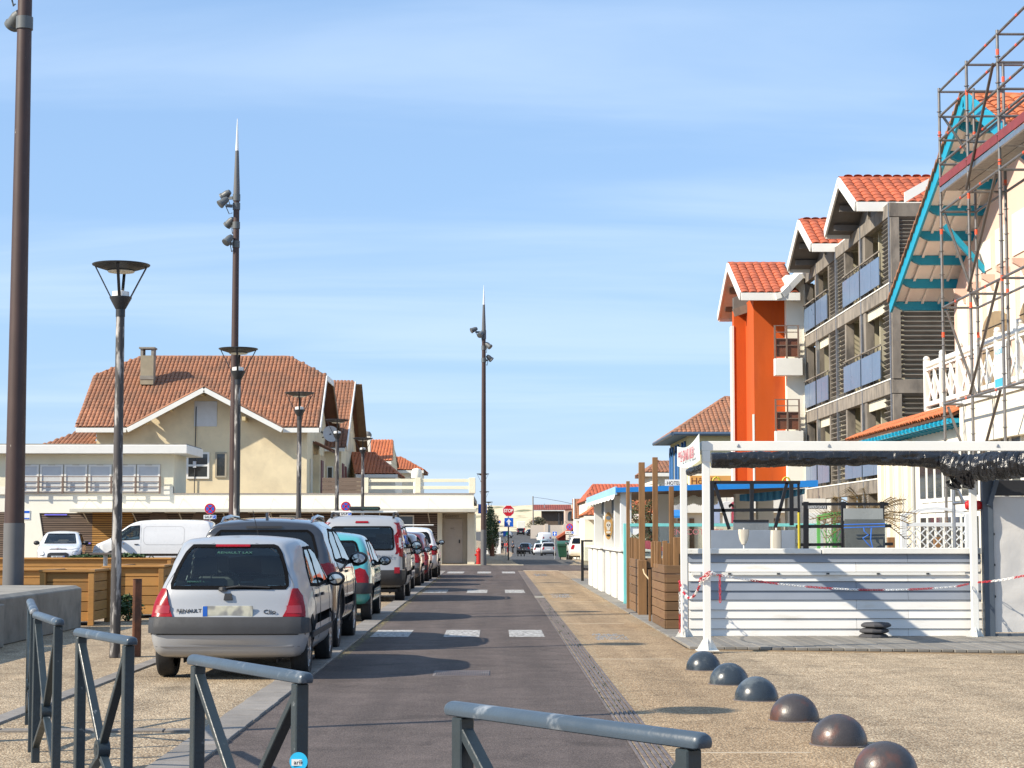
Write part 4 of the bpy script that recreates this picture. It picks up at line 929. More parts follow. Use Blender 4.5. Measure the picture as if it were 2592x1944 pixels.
zs = Z(1293, 100); pl = []
MB().tube([(xs, ys + .05, 0), (xs, ys + .05, zs + .25)], .038, 10).build('post', darksteel, t, 0, True)
def octa(r): return [(xs + r * math.cos(R(22.5 + 45 * i)) / math.cos(R(22.5)), zs + r * math.sin(R(22.5 + 45 * i)) / math.cos(R(22.5))) for i in range(8)]
o = MB().prism(octa(.30), 'y', ys - .004, ys + .006).build('white_border', sign_white, t); MB().prism(octa(.272), 'y', ys - .009, ys - .0045).build('red_field', sign_red, o)
text('STOP', .235, sign_white, 'lettering', o, face_m((xs, ys - .011, zs)), .002, sx=.86, bold=.008)
arrow_panel((xs + .02, ys, Z(1322, 100)), .245, t)
# small blue zone sign lower on another post, and blue panel behind the mast
t = thing('zone_sign', 'small blue and green square sign below the one-way arrow', 'sign', (X(1280, 118), 118, gz(118))); xa, za = X(1280, 118), Z(1351, 118)
MB().tube([(xa, 118.04, gz(118)), (xa, 118.04, za + .1)], .03, 8).build('post', steel, t); o = MB().box(xa - .16, xa + .16, 117.99, 118, za - .16, za + .16).build('plate', sign_blue, t, .003)
MB().prism([(xa - .02, za - .14), (xa + .14, za - .14), (xa + .14, za + .1), (xa + .05, za + .14)], 'y', 117.983, 117.989).build('symbol', mat('sign_green', (.02, .35, .22), .5), o)
MB().prism([(xa + .02, za - .14), (xa + .12, za - .14), (xa + .07, za - .04)], 'y', 117.978, 117.982).build('symbol', sign_white, o)
t = thing('wall_panel', 'tall blue panel on a post behind the corner mast', 'sign', (X(1216, 90), 90, 0)); xa, za = X(1215, 90), Z(1288, 90)
MB().tube([(xa + .1, 90.04, 0), (xa + .1, 90.04, za + .4)], .03, 8).build('post', steel, t); MB().box(xa - .09, xa + .32, 89.99, 90.02, za - .22, za + .22).build('panel', sign_blue, t, .003)
# red hydrant by the mast
t = thing('fire_hydrant', 'red hydrant standing at the corner of the toilets building', 'hydrant', (X(1212, 87.3), 87.3, 0)); xa = X(1212, 87.3)
MB().lathe([(.13, 0), (.13, .05), (.11, .06), (.11, .55), (.13, .57), (.13, .62), (.08, .70), (.03, .72), (.03, .76), (0, .76)], 18, (xa, 87.3, .03)).build('body', mat('hydrant_red', (.42, .015, .012), .45), t, 0, True)
for s_ in (-1, 1): MB().lathe([(.05, 0), (.05, .08), (0, .085)], 12, (xa + s_ * .1, 87.3, .45), Matrix.Rotation(s_ * math.pi / 2, 3, 'Y')).build('outlet', MATS['hydrant_red'], t, 0, True)
# -- concrete bench wall at the left
t = thing('concrete_wall', 'low concrete wall with chamfered top at the left edge', 'wall', (-7.2, 27, 0))
MB().prism([(-8.6, 0), (-6.33, 0), (-6.33, .60), (-6.42, .645), (-8.6, .645)], 'y', 24.4, 29.35).build('block', concrete, t, .012)
t = thing('concrete_bench', 'concrete bench with dark slatted top beside the concrete wall', 'bench', (-7, 21.5, 0))
MB().prism([(-8.4, 0), (-6.20, 0), (-6.20, .545), (-8.4, .545)], 'y', 17.5, 24.25).build('base', concrete, t, .012)
dk = mat('weathered_slats', (.10, .085, .075), .8, var=.25, vs=4, rnd=.2)
for i in range(9): piece('slat', dk, t, (-6.30 - i * .125, 20.9, .573), (.105, 6.6, .05))
# -- timber planters at the left
wood_gold = mat('golden_timber', (.38, .19, .05), .7, var=.25, vs=3, rnd=.25, col2=(.25, .12, .035), c2=(.5, .68), c2s=3, stretch=(.5, .5, 5), bump=.08, bs=25)
soil = mat('soil', (.06, .045, .03), .95, var=.3, vs=8); leafm = mat('shrub_leaf', (.035, .075, .02), .6, var=.35, vs=9)
def planter(label, x0, x1, y0, y1, h, boards, wm_, cap=True, legs=True, z0=.06, group='golden timber planters', plant=0):
    t = thing('timber_planter', label, 'planter', ((x0 + x1) / 2, (y0 + y1) / 2, 0), 0, group); bh = (h - z0) / boards
    for i in range(boards):
        z = z0 + (i + .5) * bh
        piece('plank', wm_, t, ((x0 + x1) / 2, y0, z), (x1 - x0 - .01, .035, bh - .012)); piece('plank', wm_, t, ((x0 + x1) / 2, y1, z), (x1 - x0 - .01, .035, bh - .012))
        piece('plank', wm_, t, (x0, (y0 + y1) / 2, z), (.035, y1 - y0 + .02, bh - .012)); piece('plank', wm_, t, (x1, (y0 + y1) / 2, z), (.035, y1 - y0 + .02, bh - .012))
    if legs:
        for a in (x0 - .02, x1 + .02):
            for b in (y0 - .03, y1 + .03): piece('corner_post', wm_, t, (a, b, h / 2), (.09, .07, h))
    if cap:
        for b in (y0 - .02, y1 + .02): piece('cap_board', wm_, t, ((x0 + x1) / 2, b, h + .02), (x1 - x0 + .16, .12, .035))
        for a in (x0, x1): piece('cap_board', wm_, t, (a, (y0 + y1) / 2, h + .022), (.12, y1 - y0 - .09, .035))
    MB().box(x0 + .02, x1 - .02, y0 + .02, y1 - .02, h - .2, h - .14).build('soil', soil, t)
    return t
planter('tall golden timber planter just behind the concrete wall', -7.05, -6.33, 30.0, 31.2, .83, 5, wood_gold)
planter('golden timber planter behind the nearest street lamp', X(300, 32.6), X(408, 32.6), 32.6, 33.9, .86, 5, wood_gold)
planter('long low golden timber planter in front of the white hatchback', X(-60, 47), X(428, 47), 47, 47.8, .80, 4, wood_gold, True, True)
planter('low golden timber planter between the long one and the mast', X(-40, 40), X(150, 40), 40, 40.8, .66, 4, wood_gold, True, True)
planter('second long golden timber planter toward the silver hatchback', X(270, 41), X(440, 41), 41, 41.8, .70, 4, wood_gold)
# shrubs by the planters
def leaves(n, c, rx, ry, rz, sz, m=None):
    m = m or MB(); c = Vector(c)
    for i in range(n):
        while True:
            q = Vector((random.uniform(-1, 1), random.uniform(-1, 1), random.uniform(-1, 1)))
            if q.length < 1 and random.random() < .25 + q.length: break
        p = c + Vector((q.x * rx, q.y * ry, q.z * rz)); a = Vector((random.gauss(0, 1), random.gauss(0, 1), random.gauss(0, .6))).normalized(); b = a.orthogonal().normalized()
        b = (b * math.cos(i) + a.cross(b) * math.sin(i)); s_ = sz * random.uniform(.6, 1.3)
        m.add([p - a * s_, p + b * s_ * .35, p + a * s_, p - b * s_ * .35], [(0, 1, 2, 3)])
    return m
def shrub(label, c, rx, ry, rz, n, sz, mt, group=None, name='shrub'):
    t = thing(name, label, 'shrub', (c[0], c[1], c[2] - rz), 0, group); m = MB()
    for i in range(max(4, int(n / 250))):
        q = Vector(c) + Vector((random.uniform(-.6, .6) * rx, random.uniform(-.6, .6) * ry, random.uniform(-.4, .5) * rz)); leaves(220, q, rx * .45, ry * .45, rz * .5, sz, m)
    leaves(int(n * .3), c, rx, ry, rz, sz, m); m.build('foliage', mt, t)
    m = MB()
    for i in range(5):
        a = random.uniform(0, 6.28); m.tube([(c[0], c[1], c[2] - rz), (c[0] + .2 * rx * math.cos(a), c[1] + .2 * ry * math.sin(a), c[2] - .3 * rz), (c[0] + .5 * rx * math.cos(a), c[1] + .5 * ry * math.sin(a), c[2] + .3 * rz)], [.02, .014, .006], 5)
        m.build('stem', rust, t); m = MB()
    return t
shrub('small dark green shrub growing between planter and rusty post', (X(325, 31.5), 31.6, .22), .28, .3, .22, 900, .045, leafm)
shrub('low weeds growing in the golden planter by the van', (X(300, 47.4), 47.4, .86), .9, .3, .10, 500, .05, leafm); shrub('low weeds growing in the golden planter before the white hatchback', (X(225, 47.4), 47.4, .85), .5, .3, .08, 300, .05, leafm)
t = thing('standing_table', 'round wooden standing table behind the nearest street lamp', 'table', (X(268, 43.5), 43.5, 0)); xa = X(268, 43.5)
MB().box(xa - .30, xa + .34, 43.2, 43.8, .95, 1.0).build('table_top', dk, t, .01); MB().lathe([(.05, 0), (.05, .95)], 10, (xa, 43.5, 0)).build('leg', steel, t); MB().lathe([(.22, 0), (.22, .03)], 16, (xa, 43.5, 0)).build('base', steel, t)
# ------------------------------------------------------------------ tiled roofs
def tile_geo(pu, pv, hgt):
    """one curved clay tile: arch across u, slightly lifted at its lower end"""
    n = 6; vs = []; 
    for vv, sc, lift in ((-.06 * pv, 1.0, hgt * .26), (pv * 1.06, .92, 0)):
        for i in range(n + 1):
            a = math.pi * i / n; vs.append((-math.cos(a) * pu * .5 * sc, vv, math.sin(a) ** .8 * hgt + lift))
        for i in range(n + 1):
            a = math.pi * i / n; vs.append((-math.cos(a) * pu * .40 * sc, vv, math.sin(a) ** .8 * hgt * .72 + lift))
    k = n + 1; fs = []
    for i in range(n): fs += [(i, i + 1, 2 * k + i + 1, 2 * k + i), (i, k + i, k + i + 1, i + 1)]
    fs += [(0, 2 * k, 3 * k, k), (n, k + n, 3 * k + n, 2 * k + n)]
    return vs, fs
TILE = {}
def roof_plane(parent, pts, pu, pv, mt, hgt=.055, n_ind=0, under=None, th=.09, name='roof_slope', first='eave'):
    """tiled slope over polygon pts (eave first, left to right seen from outside): a deck and its tiles"""
    P_ = [Vector(p) for p in pts]; o = P_[0]; u = (P_[1] - o).normalized(); nn = (P_[1] - o).cross(P_[-1] - o).normalized()
    if nn.z < 0: nn = -nn
    v = nn.cross(u).normalized()
    if v.z < 0: v = -v
    deck = MB().slab(P_, th).build(name, under or mat('roof_deck', (.16, .075, .045), .9), parent)
    poly = [((p - o).dot(u), (p - o).dot(v)) for p in P_]
    us = [q[0] for q in poly]; vv = [q[1] for q in poly]
    cells = []
    j = 0
    while min(vv) + (j + .5) * pv < max(vv):
        i = 0
        while min(us) + (i + .5) * pu < max(us):
            a, b = min(us) + (i + .5) * pu, min(vv) + j * pv
            if inside((a, b + pv * .5), poly): cells.append((a, b))
            i += 1
        j += 1
    key = (pu, pv, hgt, mt.name); gv, gf = tile_geo(pu, pv, hgt)
    if key not in TILE: TILE[key] = MB().add(gv, gf).mesh('tile', mt, None, 0, True)
    B = Matrix((u, v, nn)).transposed().to_4x4(); rest = MB()
    for k, (a, b) in enumerate(cells):
        M_ = B.copy(); M_.translation = o + u * (a + random.uniform(-.006, .006)) + v * (b + random.uniform(-.012, .012)) + nn * .004
        M_ = M_ @ Matrix.Rotation(random.uniform(-.02, .02), 4, 'Z')
        if k < n_ind: link('tile', TILE[key], deck, mw=M_)
        else: rest.add([M_ @ Vector(q) for q in gv], gf)
    if rest.v: rest.build('tile_field', mt, deck, 0, True)['kind'] = 'stuff'
    return deck
def ridge(parent, a, b, mt, r=.10, seg=.4, n_ind=60):
    a, b = Vector(a), Vector(b); d = b - a; n = max(1, int(d.length / seg)); l = d.length / n; key = ('ridge', r, round(l, 2), mt.name)
    if key not in TILE:
        m = MB(); k = 6
        for yy, sc in ((-.03, 1.0), (l * 1.04, .86)):
            for i in range(k + 1): t = math.pi * i / k; m.v.append(Vector((-math.cos(t) * r * sc, yy, math.sin(t) * r * sc * .8 - .02)))
        for i in range(k): m.f.append((i, i + 1, k + 2 + i, k + 1 + i))
        TILE[key] = m.mesh('ridge_tile', mt, None, 0, True)
    y = d.normalized(); x = y.cross(Vector((0, 0, 1))).normalized(); z = x.cross(y); B = Matrix((x, y, z)).transposed().to_4x4()
    for i in range(n):
        M_ = B.copy(); M_.translation = a + y * (i * l); link('ridge_tile', TILE[key], parent, mw=M_)
def board(parent, a, b, wd, th, mt, name='bargeboard', up=(0, 0, 1)): return MB().beam(a, b, th, wd, up).build(name, mt, parent, .006)
def window(parent, x0, x1, z0, z1, y, frame, pane, name='window', nx=1, nz=1, fw=.06, depth=.05, nrm='y'):
    """window facing the camera: frame bars and one pane each"""
    m = MB().box(x0, x1, y - depth, y, z0, z0 + fw).box(x0, x1, y - depth, y, z1 - fw, z1).box(x0, x0 + fw, y - depth, y, z0 + fw, z1 - fw).box(x1 - fw, x1, y - depth, y, z0 + fw, z1 - fw)
    for i in range(1, nx): xx = x0 + (x1 - x0) * i / nx; m.box(xx - fw / 2, xx + fw / 2, y - depth, y, z0 + fw, z1 - fw)
    for i in range(1, nz): zz_ = z0 + (z1 - z0) * i / nz; m.box(x0 + fw, x1 - fw, y - depth + .003, y, zz_ - fw / 2, zz_ + fw / 2)
    w_ = m.build(name, frame, parent)
    for i in range(nx):
        for j in range(nz):
            a, b = x0 + (x1 - x0) * i / nx, x0 + (x1 - x0) * (i + 1) / nx; c_, d = z0 + (z1 - z0) * j / nz, z0 + (z1 - z0) * (j + 1) / nz
            MB().box(a + fw / 2, b - fw / 2, y - depth * .55, y - depth * .35, c_ + fw / 2, d - fw / 2).build('pane', pane, w_)
    return w_
winglass = mat('window_glass', (.035, .042, .048), .06, var=.1, vs=1, coat=.6); shutter_grey = mat('roller_shutter', (.60, .62, .63), .5, var=.06)
clay_old = tile_mat('old_clay_tile', (.34, .15, .08), (.24, .12, .07), 0, .13); clay_new = tile_mat('bright_clay_tile', (.52, .155, .055), (.40, .115, .045), 0, .12)
clay_red = tile_mat('red_clay_tile', (.47, .115, .05), (.38, .095, .045), 0, .12)
slat_dark = mat('dark_slat', (.17, .12, .088), .7, var=.25, vs=2, rnd=.15, stretch=(.4, 1, 6)); slat_gold = mat('golden_slat', (.42, .215, .055), .65, var=.25, vs=2, rnd=.18, stretch=(.4, 1, 6))
# ------------------------------------------------------------------ pavilion with slatted ground floor (left)
FY = 88.0
def fx(px): return X(px, FY)
def fz(py): return Z(py, FY)
t = thing('pavilion_building', 'long flat roofed cream building with slatted ground floor and terrace', 'building', (fx(600), FY, 0))
za, zt, zr = fz(1296), fz(1251), fz(1150)
MB().box(fx(-60), fx(437), FY, 91.6, zt, zr).build('upper_wall', cream, t)
MB().box(fx(-60), fx(437) , FY - .004, FY + .2, zt - .01, zt + .35).build('sill_wall', offwhite, t)
MB().box(fx(-80), fx(476), FY - .62, 92.2, zr + .002, fz(1128)).build('flat_roof', white, t, .02); MB().box(fx(-80) + .05, fx(476) - .05, FY - .57, 92.1, fz(1128), fz(1125)).build('roof_edge', concrete, t)
# windows with roller shutters behind a rail
b0, b1 = fx(36), fx(405); bw = (b1 - b0) / 6; wz0, wz1 = fz(1249), fz(1175)
MB().box(b0, b1, FY - .006, FY + .006, wz0, wz1).build('window_band', mat('window_reveal', (.55, .50, .40), .8), t)
for i in range(6):
    w_ = window(t, b0 + i * bw + .03, b0 + (i + 1) * bw - .03, wz0 + .02, wz1 - .03, FY - .01, white, shutter_grey, 'window', 1, 1, .09, .07)
    MB().box(b0 + i * bw + .4, b0 + i * bw + bw - .4, FY - .09, FY - .08, wz1 - .06, wz1 - .02).build('vent', MATS['window_reveal'], w_)
rl = thing('balcony_rail', 'brown tubular rail in front of the shuttered window band', 'railing', ((b0 + b1) / 2, FY - .2, zt)); brn = mat('brown_rail', (.20, .14, .11), .5, var=.1)
for k in range(4): MB().tube([(b0, FY - .22, wz0 + .06 + k * .235), (b1, FY - .22, wz0 + .06 + k * .235)], .022, 6).build('rail', brn, rl)
for i in range(7): MB().box(b0 + i * bw - .04, b0 + i * bw + .04, FY - .26, FY - .2, wz0 - .02, wz0 + .78).build('baluster', brn, rl)
# parapet band and awning
MB().box(fx(437), fx(1199), FY, FY + .25, za - .05, zt).build('parapet', offwhite, t); MB().box(fx(437), fx(1201), FY - .03, FY + .28, zt, zt + .05).build('coping', mat('coping_stone', (.30, .26, .23), .9), t)
MB().box(fx(437), fx(1199), FY + .25, 105, zt - .3, zt - .05).build('terrace_floor', concrete, t)
MB().box(fx(60), fx(437) , FY + .002, FY + .25, za - .05, zt - .012).build('lower_band', offwhite, t)
MB().prism([(86.7, za - .02), (86.7, za + .14), (FY - .002, za + .18), (FY - .002, za + .02)], 'x', fx(190), fx(1206)).build('awning', mat('awning_concrete', (.60, .57, .48), .9, var=.08), t, .01)
for px in (222, 345, 461, 572, 690, 795, 963, 1085): MB().tube([(fx(px), 86.9, za + .15), (fx(px) + .02, FY - .002, fz(1262))], .013, 5).build('tie_rod', MATS['awning_concrete'], t)
for px in (222, 345, 461, 572, 690, 795, 963, 1085): MB().beam((fx(px), 86.9, za - .02), (fx(px) + .05, FY - .06, za - .5), .04, .04).build('bracket', MATS['awning_concrete'], t)
MB().prism([(fx(47), 0), (fx(121), 0), (fx(98), za - .012), (fx(47), za - .012)], 'y', FY - .002, FY + .25).build('pier', offwhite, t)
MB().box(fx(-60), fx(47), FY + .1, FY + .25, za, zt).build('lower_band', offwhite, t)
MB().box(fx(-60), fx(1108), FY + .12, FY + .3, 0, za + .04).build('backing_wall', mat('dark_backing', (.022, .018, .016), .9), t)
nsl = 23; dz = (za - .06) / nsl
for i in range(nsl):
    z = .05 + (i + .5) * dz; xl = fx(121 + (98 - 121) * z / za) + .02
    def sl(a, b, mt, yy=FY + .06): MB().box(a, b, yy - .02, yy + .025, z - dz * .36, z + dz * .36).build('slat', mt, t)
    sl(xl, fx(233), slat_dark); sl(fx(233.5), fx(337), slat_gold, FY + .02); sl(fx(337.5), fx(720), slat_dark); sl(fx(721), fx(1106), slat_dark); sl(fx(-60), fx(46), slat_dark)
led = mat('violet_tube', (.20, .18, .80), .4)
for a, b, py in ((112, 169, 1303), (205, 230, 1375)): MB().box(fx(a), fx(b), FY - .03, FY + .02, fz(py) - .025, fz(py) + .025).build('light_tube', led, t)
for px in (400, 510, 612): MB().lathe([(.40, -.04), (.45, 0), (.40, .04)], 24, (fx(px), FY + .02, fz(1315)), face_m((0, 0, 0)).to_3x3()).build('porthole', slat_dark, t, 0, True)
for px in (733, 1022): window(t, fx(px - 26), fx(px + 26), fz(1345), fz(1304), FY + .03, white, winglass, 'window', 1, 1, .06)
# toilets corner
MB().box(fx(1107), fx(1202), FY + .45, FY + .7, 0, za + .1).build('back_wall', cream, t); MB().box(fx(1183), fx(1201), FY + .0, 96, .0, za - .03).build('corner_pier', cream, t); MB().box(fx(1107), fx(1119), FY + .05, FY + .5, 0, za - .02).build('pier', cream, t)
MB().box(fx(1119), fx(1183), FY + .3, FY + .44, fz(1312), za - .02).build('lintel', mat('taupe_render', (.38, .32, .24), .9, var=.08), t); MB().box(fx(1171), fx(1182), FY + .3, FY + .44, 0, fz(1312)).build('door_jamb', MATS['taupe_render'], t)
dr = MB().box(fx(1119), fx(1171), FY + .32, FY + .4, .05, fz(1313)).build('door', mat('door_beige', (.40, .35, .28), .6, var=.1), t, .01)
MB().box(fx(1161), fx(1164), FY + .27, FY + .32, fz(1375), fz(1366)).build('handle', darksteel, dr); text('Toilettes', .21, mat('taupe_letter', (.17, .14, .10), .8), 'lettering', t, face_m((fx(1140), FY + .29, fz(1306))), .004, sx=1.05)
text('WC', .12, MATS['taupe_letter'], 'door_notice', dr, face_m((fx(1145), FY + .318, fz(1338))), .002)
# cream terrace railing
t = thing('terrace_railing', 'cream concrete terrace railing with two rails and square posts', 'railing', (fx(1060), FY + .1, zt))
for px, w_ in ((924, .28), (1057, .26), (1195, .30)): MB().box(fx(px) - w_ / 2, fx(px) + w_ / 2, FY + .02, FY + .26, zt + .05, fz(1209)).build('post', cream, t, .01)
for py in (1216, 1234):
    for a, b in ((931, 1050), (1064, 1187)): MB().box(fx(a), fx(b), FY + .08, FY + .2, fz(py) - .075, fz(py) + .075).build('rail', cream, t, .006)
    MB().box(fx(1195) - .06, fx(1195) + .06, FY + .28, 95, fz(py) - .075, fz(py) + .075).build('rail', cream, t, .006)
t = thing('terrace_fence', 'dark brown board fence on the terrace between the two houses', 'fence', (X(865, 92), 92, zt)); 
for i in range(4): piece('board', slat_dark, t, (X(866, 92), 92, zt + .06 + .12 + i * .2), (1.95, .05, .19))
t = thing('garden_urn', 'small white rounded chimney pot above the terrace rail', 'ornament', (X(1053, 95), 95, zt)); MB().lathe([(.16, 0), (.16, 1.0), (.26, 1.05), (.28, 1.3), (.2, 1.5), (0, 1.55)], 16, (X(1054, 95), 95, zt - .1)).build('pot', offwhite, t, 0, True)
# small notices on the pavilion
t = thing('wall_notice', 'blue and white notice board on the pavilion pier', 'sign', (fx(67), FY - .02, fz(1304))); o = MB().box(fx(60), fx(75), FY - .03, FY - .003, fz(1315), fz(1292)).build('panel', sign_white, t); MB().box(fx(61), fx(74), FY - .034, FY - .031, fz(1299), fz(1293)).build('blue_stripe', sign_blue, o); MB().box(fx(61), fx(74), FY - .034, FY - .031, fz(1314), fz(1311)).build('blue_stripe', sign_blue, o)
# ------------------------------------------------------------------ large cream house behind the pavilion
HY = 98.0
house_wall = mat('weathered_render', (.78, .66, .44), .95, var=.1, vs=.9, col2=(.62, .52, .35), c2=(.46, .72), c2s=.7, bump=.3, bs=40)
t = thing('cream_house', 'large cream house with brown tiled half-hipped roof and front gable', 'house', (X(510, HY), HY, 0))
ez, ezr = Z(1083, 97.2), Z(903, 104)
xl, xr = X(240, HY), X(775, HY)
MB().box(xl, xr, HY, 110.5, 0, Z(1070, HY)).build('wall', house_wall, t); pk = at(512, 985, HY); pk.x = X(512, HY)
MB().prism([(X(330, HY), Z(1090, HY)), (X(700, HY), Z(1090, HY)), (pk.x, pk.z - .15)], 'y', HY - .01, HY + 1.2).build('gable_wall', house_wall, t)
MB().prism([(HY, Z(1075, HY)), (110, Z(1075, HY)), (106, 9.2), (102, 9.2)], 'x', xr - .3, xr).build('end_wall', house_wall, t)
def slope_pt(px, tt): Yv = 97.2 + 6.8 * tt; return Vector((X(px, Yv), Yv, ez + (ezr - ez) * tt))
Lb, Rb = slope_pt(233, .71), slope_pt(822, .71)
gz_ = Z(980, 96.8); gt_ = (gz_ - ez) / (ezr - ez); rf = roof_plane(t, [slope_pt(188, 0), slope_pt(326, 0), slope_pt(512, gt_), slope_pt(704, 0), slope_pt(806, 0), Rb, slope_pt(727, 1), slope_pt(352, 1), Lb], .215, .33, clay_old, .085, 300, None, .12, 'roof')
def bk(p): return Vector((p.x, 208 - p.y, p.z))
MB().slab([slope_pt(352, 1), slope_pt(727, 1), bk(Rb), bk(slope_pt(806, 0)), bk(slope_pt(188, 0)), bk(Lb)], .12).build('roof_back', MATS['roof_deck'], t)
roof_plane(t, [Rb, bk(Rb), slope_pt(727, 1)], .215, .33, clay_old, .06, 0, None, .12, 'roof_hip'); roof_plane(t, [bk(Lb), Lb, slope_pt(352, 1)], .215, .33, clay_old, .06, 0, None, .12, 'roof_hip')
ridge(rf, slope_pt(352, 1), slope_pt(727, 1), clay_old); ridge(rf, Lb, slope_pt(352, 1), clay_old); ridge(rf, Rb, slope_pt(727, 1), clay_old); ridge(rf, slope_pt(188, 0), Lb, clay_old)
wood_under = mat('eave_wood', (.20, .13, .075), .8, var=.2, vs=2)
gY = 96.8; gp = Vector((X(512, gY), gY, Z(980, gY))); gl, gr = Vector((X(318, gY), gY, ez - .02)), Vector((X(712, gY), gY, ez - .02)); Yb = 97.2 + (gp.z - ez) / (ezr - ez) * 6.8
gb = Vector((gp.x, Yb, gp.z))
for a in (gl, gr):
    q = roof_plane(t, [a, gp, gb] if a is gl else [gp, a, gb], .215, .33, clay_old, .06, 0, None, .08, 'gable_roof')
    d_ = Vector((0, -.05, -.14)); board(t, a + d_, gp + d_, .24, .05, white); ridge(q, a + Vector((0, .05, .05)), gp + Vector((0, .05, .05)), clay_old, .11)
for a, b in ((188, 316), (714, 806)): board(t, slope_pt(a, 0) + Vector((0, -.06, -.13)), slope_pt(b, 0) + Vector((0, -.06, -.13)), .24, .05, white, 'fascia')
board(t, slope_pt(806, 0) + Vector((.05, 0, -.1)), Rb + Vector((.05, 0, -.1)), .3, .06, white); board(t, bk(slope_pt(806, 0)) + Vector((.05, 0, -.1)), bk(Rb) + Vector((.05, 0, -.1)), .3, .06, wood_under)
board(t, Rb + Vector((.07, 0, -.1)), bk(Rb) + Vector((.07, 0, -.1)), .3, .06, white)
for px, py in ((430, 1033), (512, 995), (620, 1060), (370, 1066)): p = at(px, py, 97.4); MB().box(p.x - .09, p.x + .09, 96.9, 98, p.z - .12, p.z + .08).build('purlin_end', mat('cream_wood', (.62, .50, .28), .8), t)
for tt in (.1, .4, .66): p = slope_pt(790, tt); MB().box(xr - .1, p.x + .4, p.y - .1, p.y + .1, p.z - .42, p.z - .2).build('purlin_end', wood_under, t)
w_ = MB().box(X(488, HY), X(546, HY), HY - .05, HY + .05, Z(1080, HY), Z(1016, HY)).build('shuttered_window', shutter_grey, t, .01)
window(t, X(470, HY), X(528, HY), Z(1212, HY), Z(1145, HY), HY - .01, white, winglass, 'window', 1, 2, .10, .06); window(t, X(543, HY), X(572, HY), Z(1209, HY), Z(1145, HY), HY - .01, mat('taupe_frame', (.36, .32, .24), .7), winglass, 'window', 1, 1, .09, .06)
MB().tube([(X(491, HY), HY - .08, zt), (X(493, HY), HY - .08, Z(1030, HY))], .025, 6).build('mast_pipe', darksteel, t); MB().box(X(487, HY), X(495, HY), HY - .14, HY - .02, Z(1184, HY), Z(1168, HY)).build('cable_box', shutter_grey, t)
# chimney
cY = 101.2; ch = MB().box(X(352, cY), X(385, cY), cY - .35, cY + .35, Z(975, cY), Z(902, cY)).build('chimney', mat('chimney_render', (.32, .28, .20), .95, var=.15), t)
MB().box(X(348, cY), X(388, cY), cY - .42, cY + .42, Z(885, cY), Z(881, cY)).build('cap', concrete, ch)
for px in (355, 382): MB().box(X(px, cY) - .07, X(px, cY) + .07, cY - .35, cY + .35, Z(902, cY), Z(885, cY)).build('cap_leg', concrete, ch)
MB().box(X(351, cY), X(386, cY), cY - .38, cY - .3, Z(962, cY), Z(953, cY)).build('flashing', concrete, ch)
# left lean-to roof
roof_plane(t, [Vector((X(100, 99), 99, Z(1128, 99))), Vector((X(236, 99), 99, Z(1128, 99))), Vector((X(240, 102), 102, Z(1090, 102))), Vector((X(196, 102), 102, Z(1092, 102)))], .215, .33, clay_old, .06, 60, None, .1, 'lean_to_roof')
# side porch: door, shutters, small canopy on the right flank
MB().box(xr - .02, xr + .35, 101.5, 104.8, zt, Z(1150, 101)).build('porch_wall', house_wall, t); dr = MB().box(xr + .35, xr + .4, 102.0, 103.4, zt, Z(1165, 102)).build('door', mat('oxblood_paint', (.14, .03, .022), .6), t)
roof_plane(t, [Vector((xr + 1.0, 101.2, Z(1138, 101))), Vector((xr + 1.0, 105.0, Z(1138, 101))), Vector((xr, 105.0, Z(1116, 101))), Vector((xr, 101.2, Z(1116, 101)))], .215, .33, clay_old, .05, 0, None, .1, 'canopy')
for yy in (99.6, 106): MB().box(xr + .005, xr + .06, yy, yy + 1.0, zt + .3, zt + 2.1).build('shutter', mat('shutter_cream', (.60, .54, .42), .7), t)
t = thing('satellite_dish', 'grey satellite dish on the flank of the cream house', 'dish', (X(840, 104), 104, Z(1105, 104))); q = Matrix.Rotation(R(70), 3, 'X'); p = at(838, 1098, 104)
MB().lathe([(0, -.08), (.25, -.06), (.45, -.0), (.46, .005), (.25, -.05), (0, -.07)], 24, p, Vector((.35, -1, .3)).to_track_quat('Z', 'Y').to_matrix()).build('bowl', mat('dish_grey', (.5, .5, .5), .5), t, 0, True); MB().tube([p, p + Vector((-.5, .3, -.2))], .03, 6).build('bracket', darksteel, t)
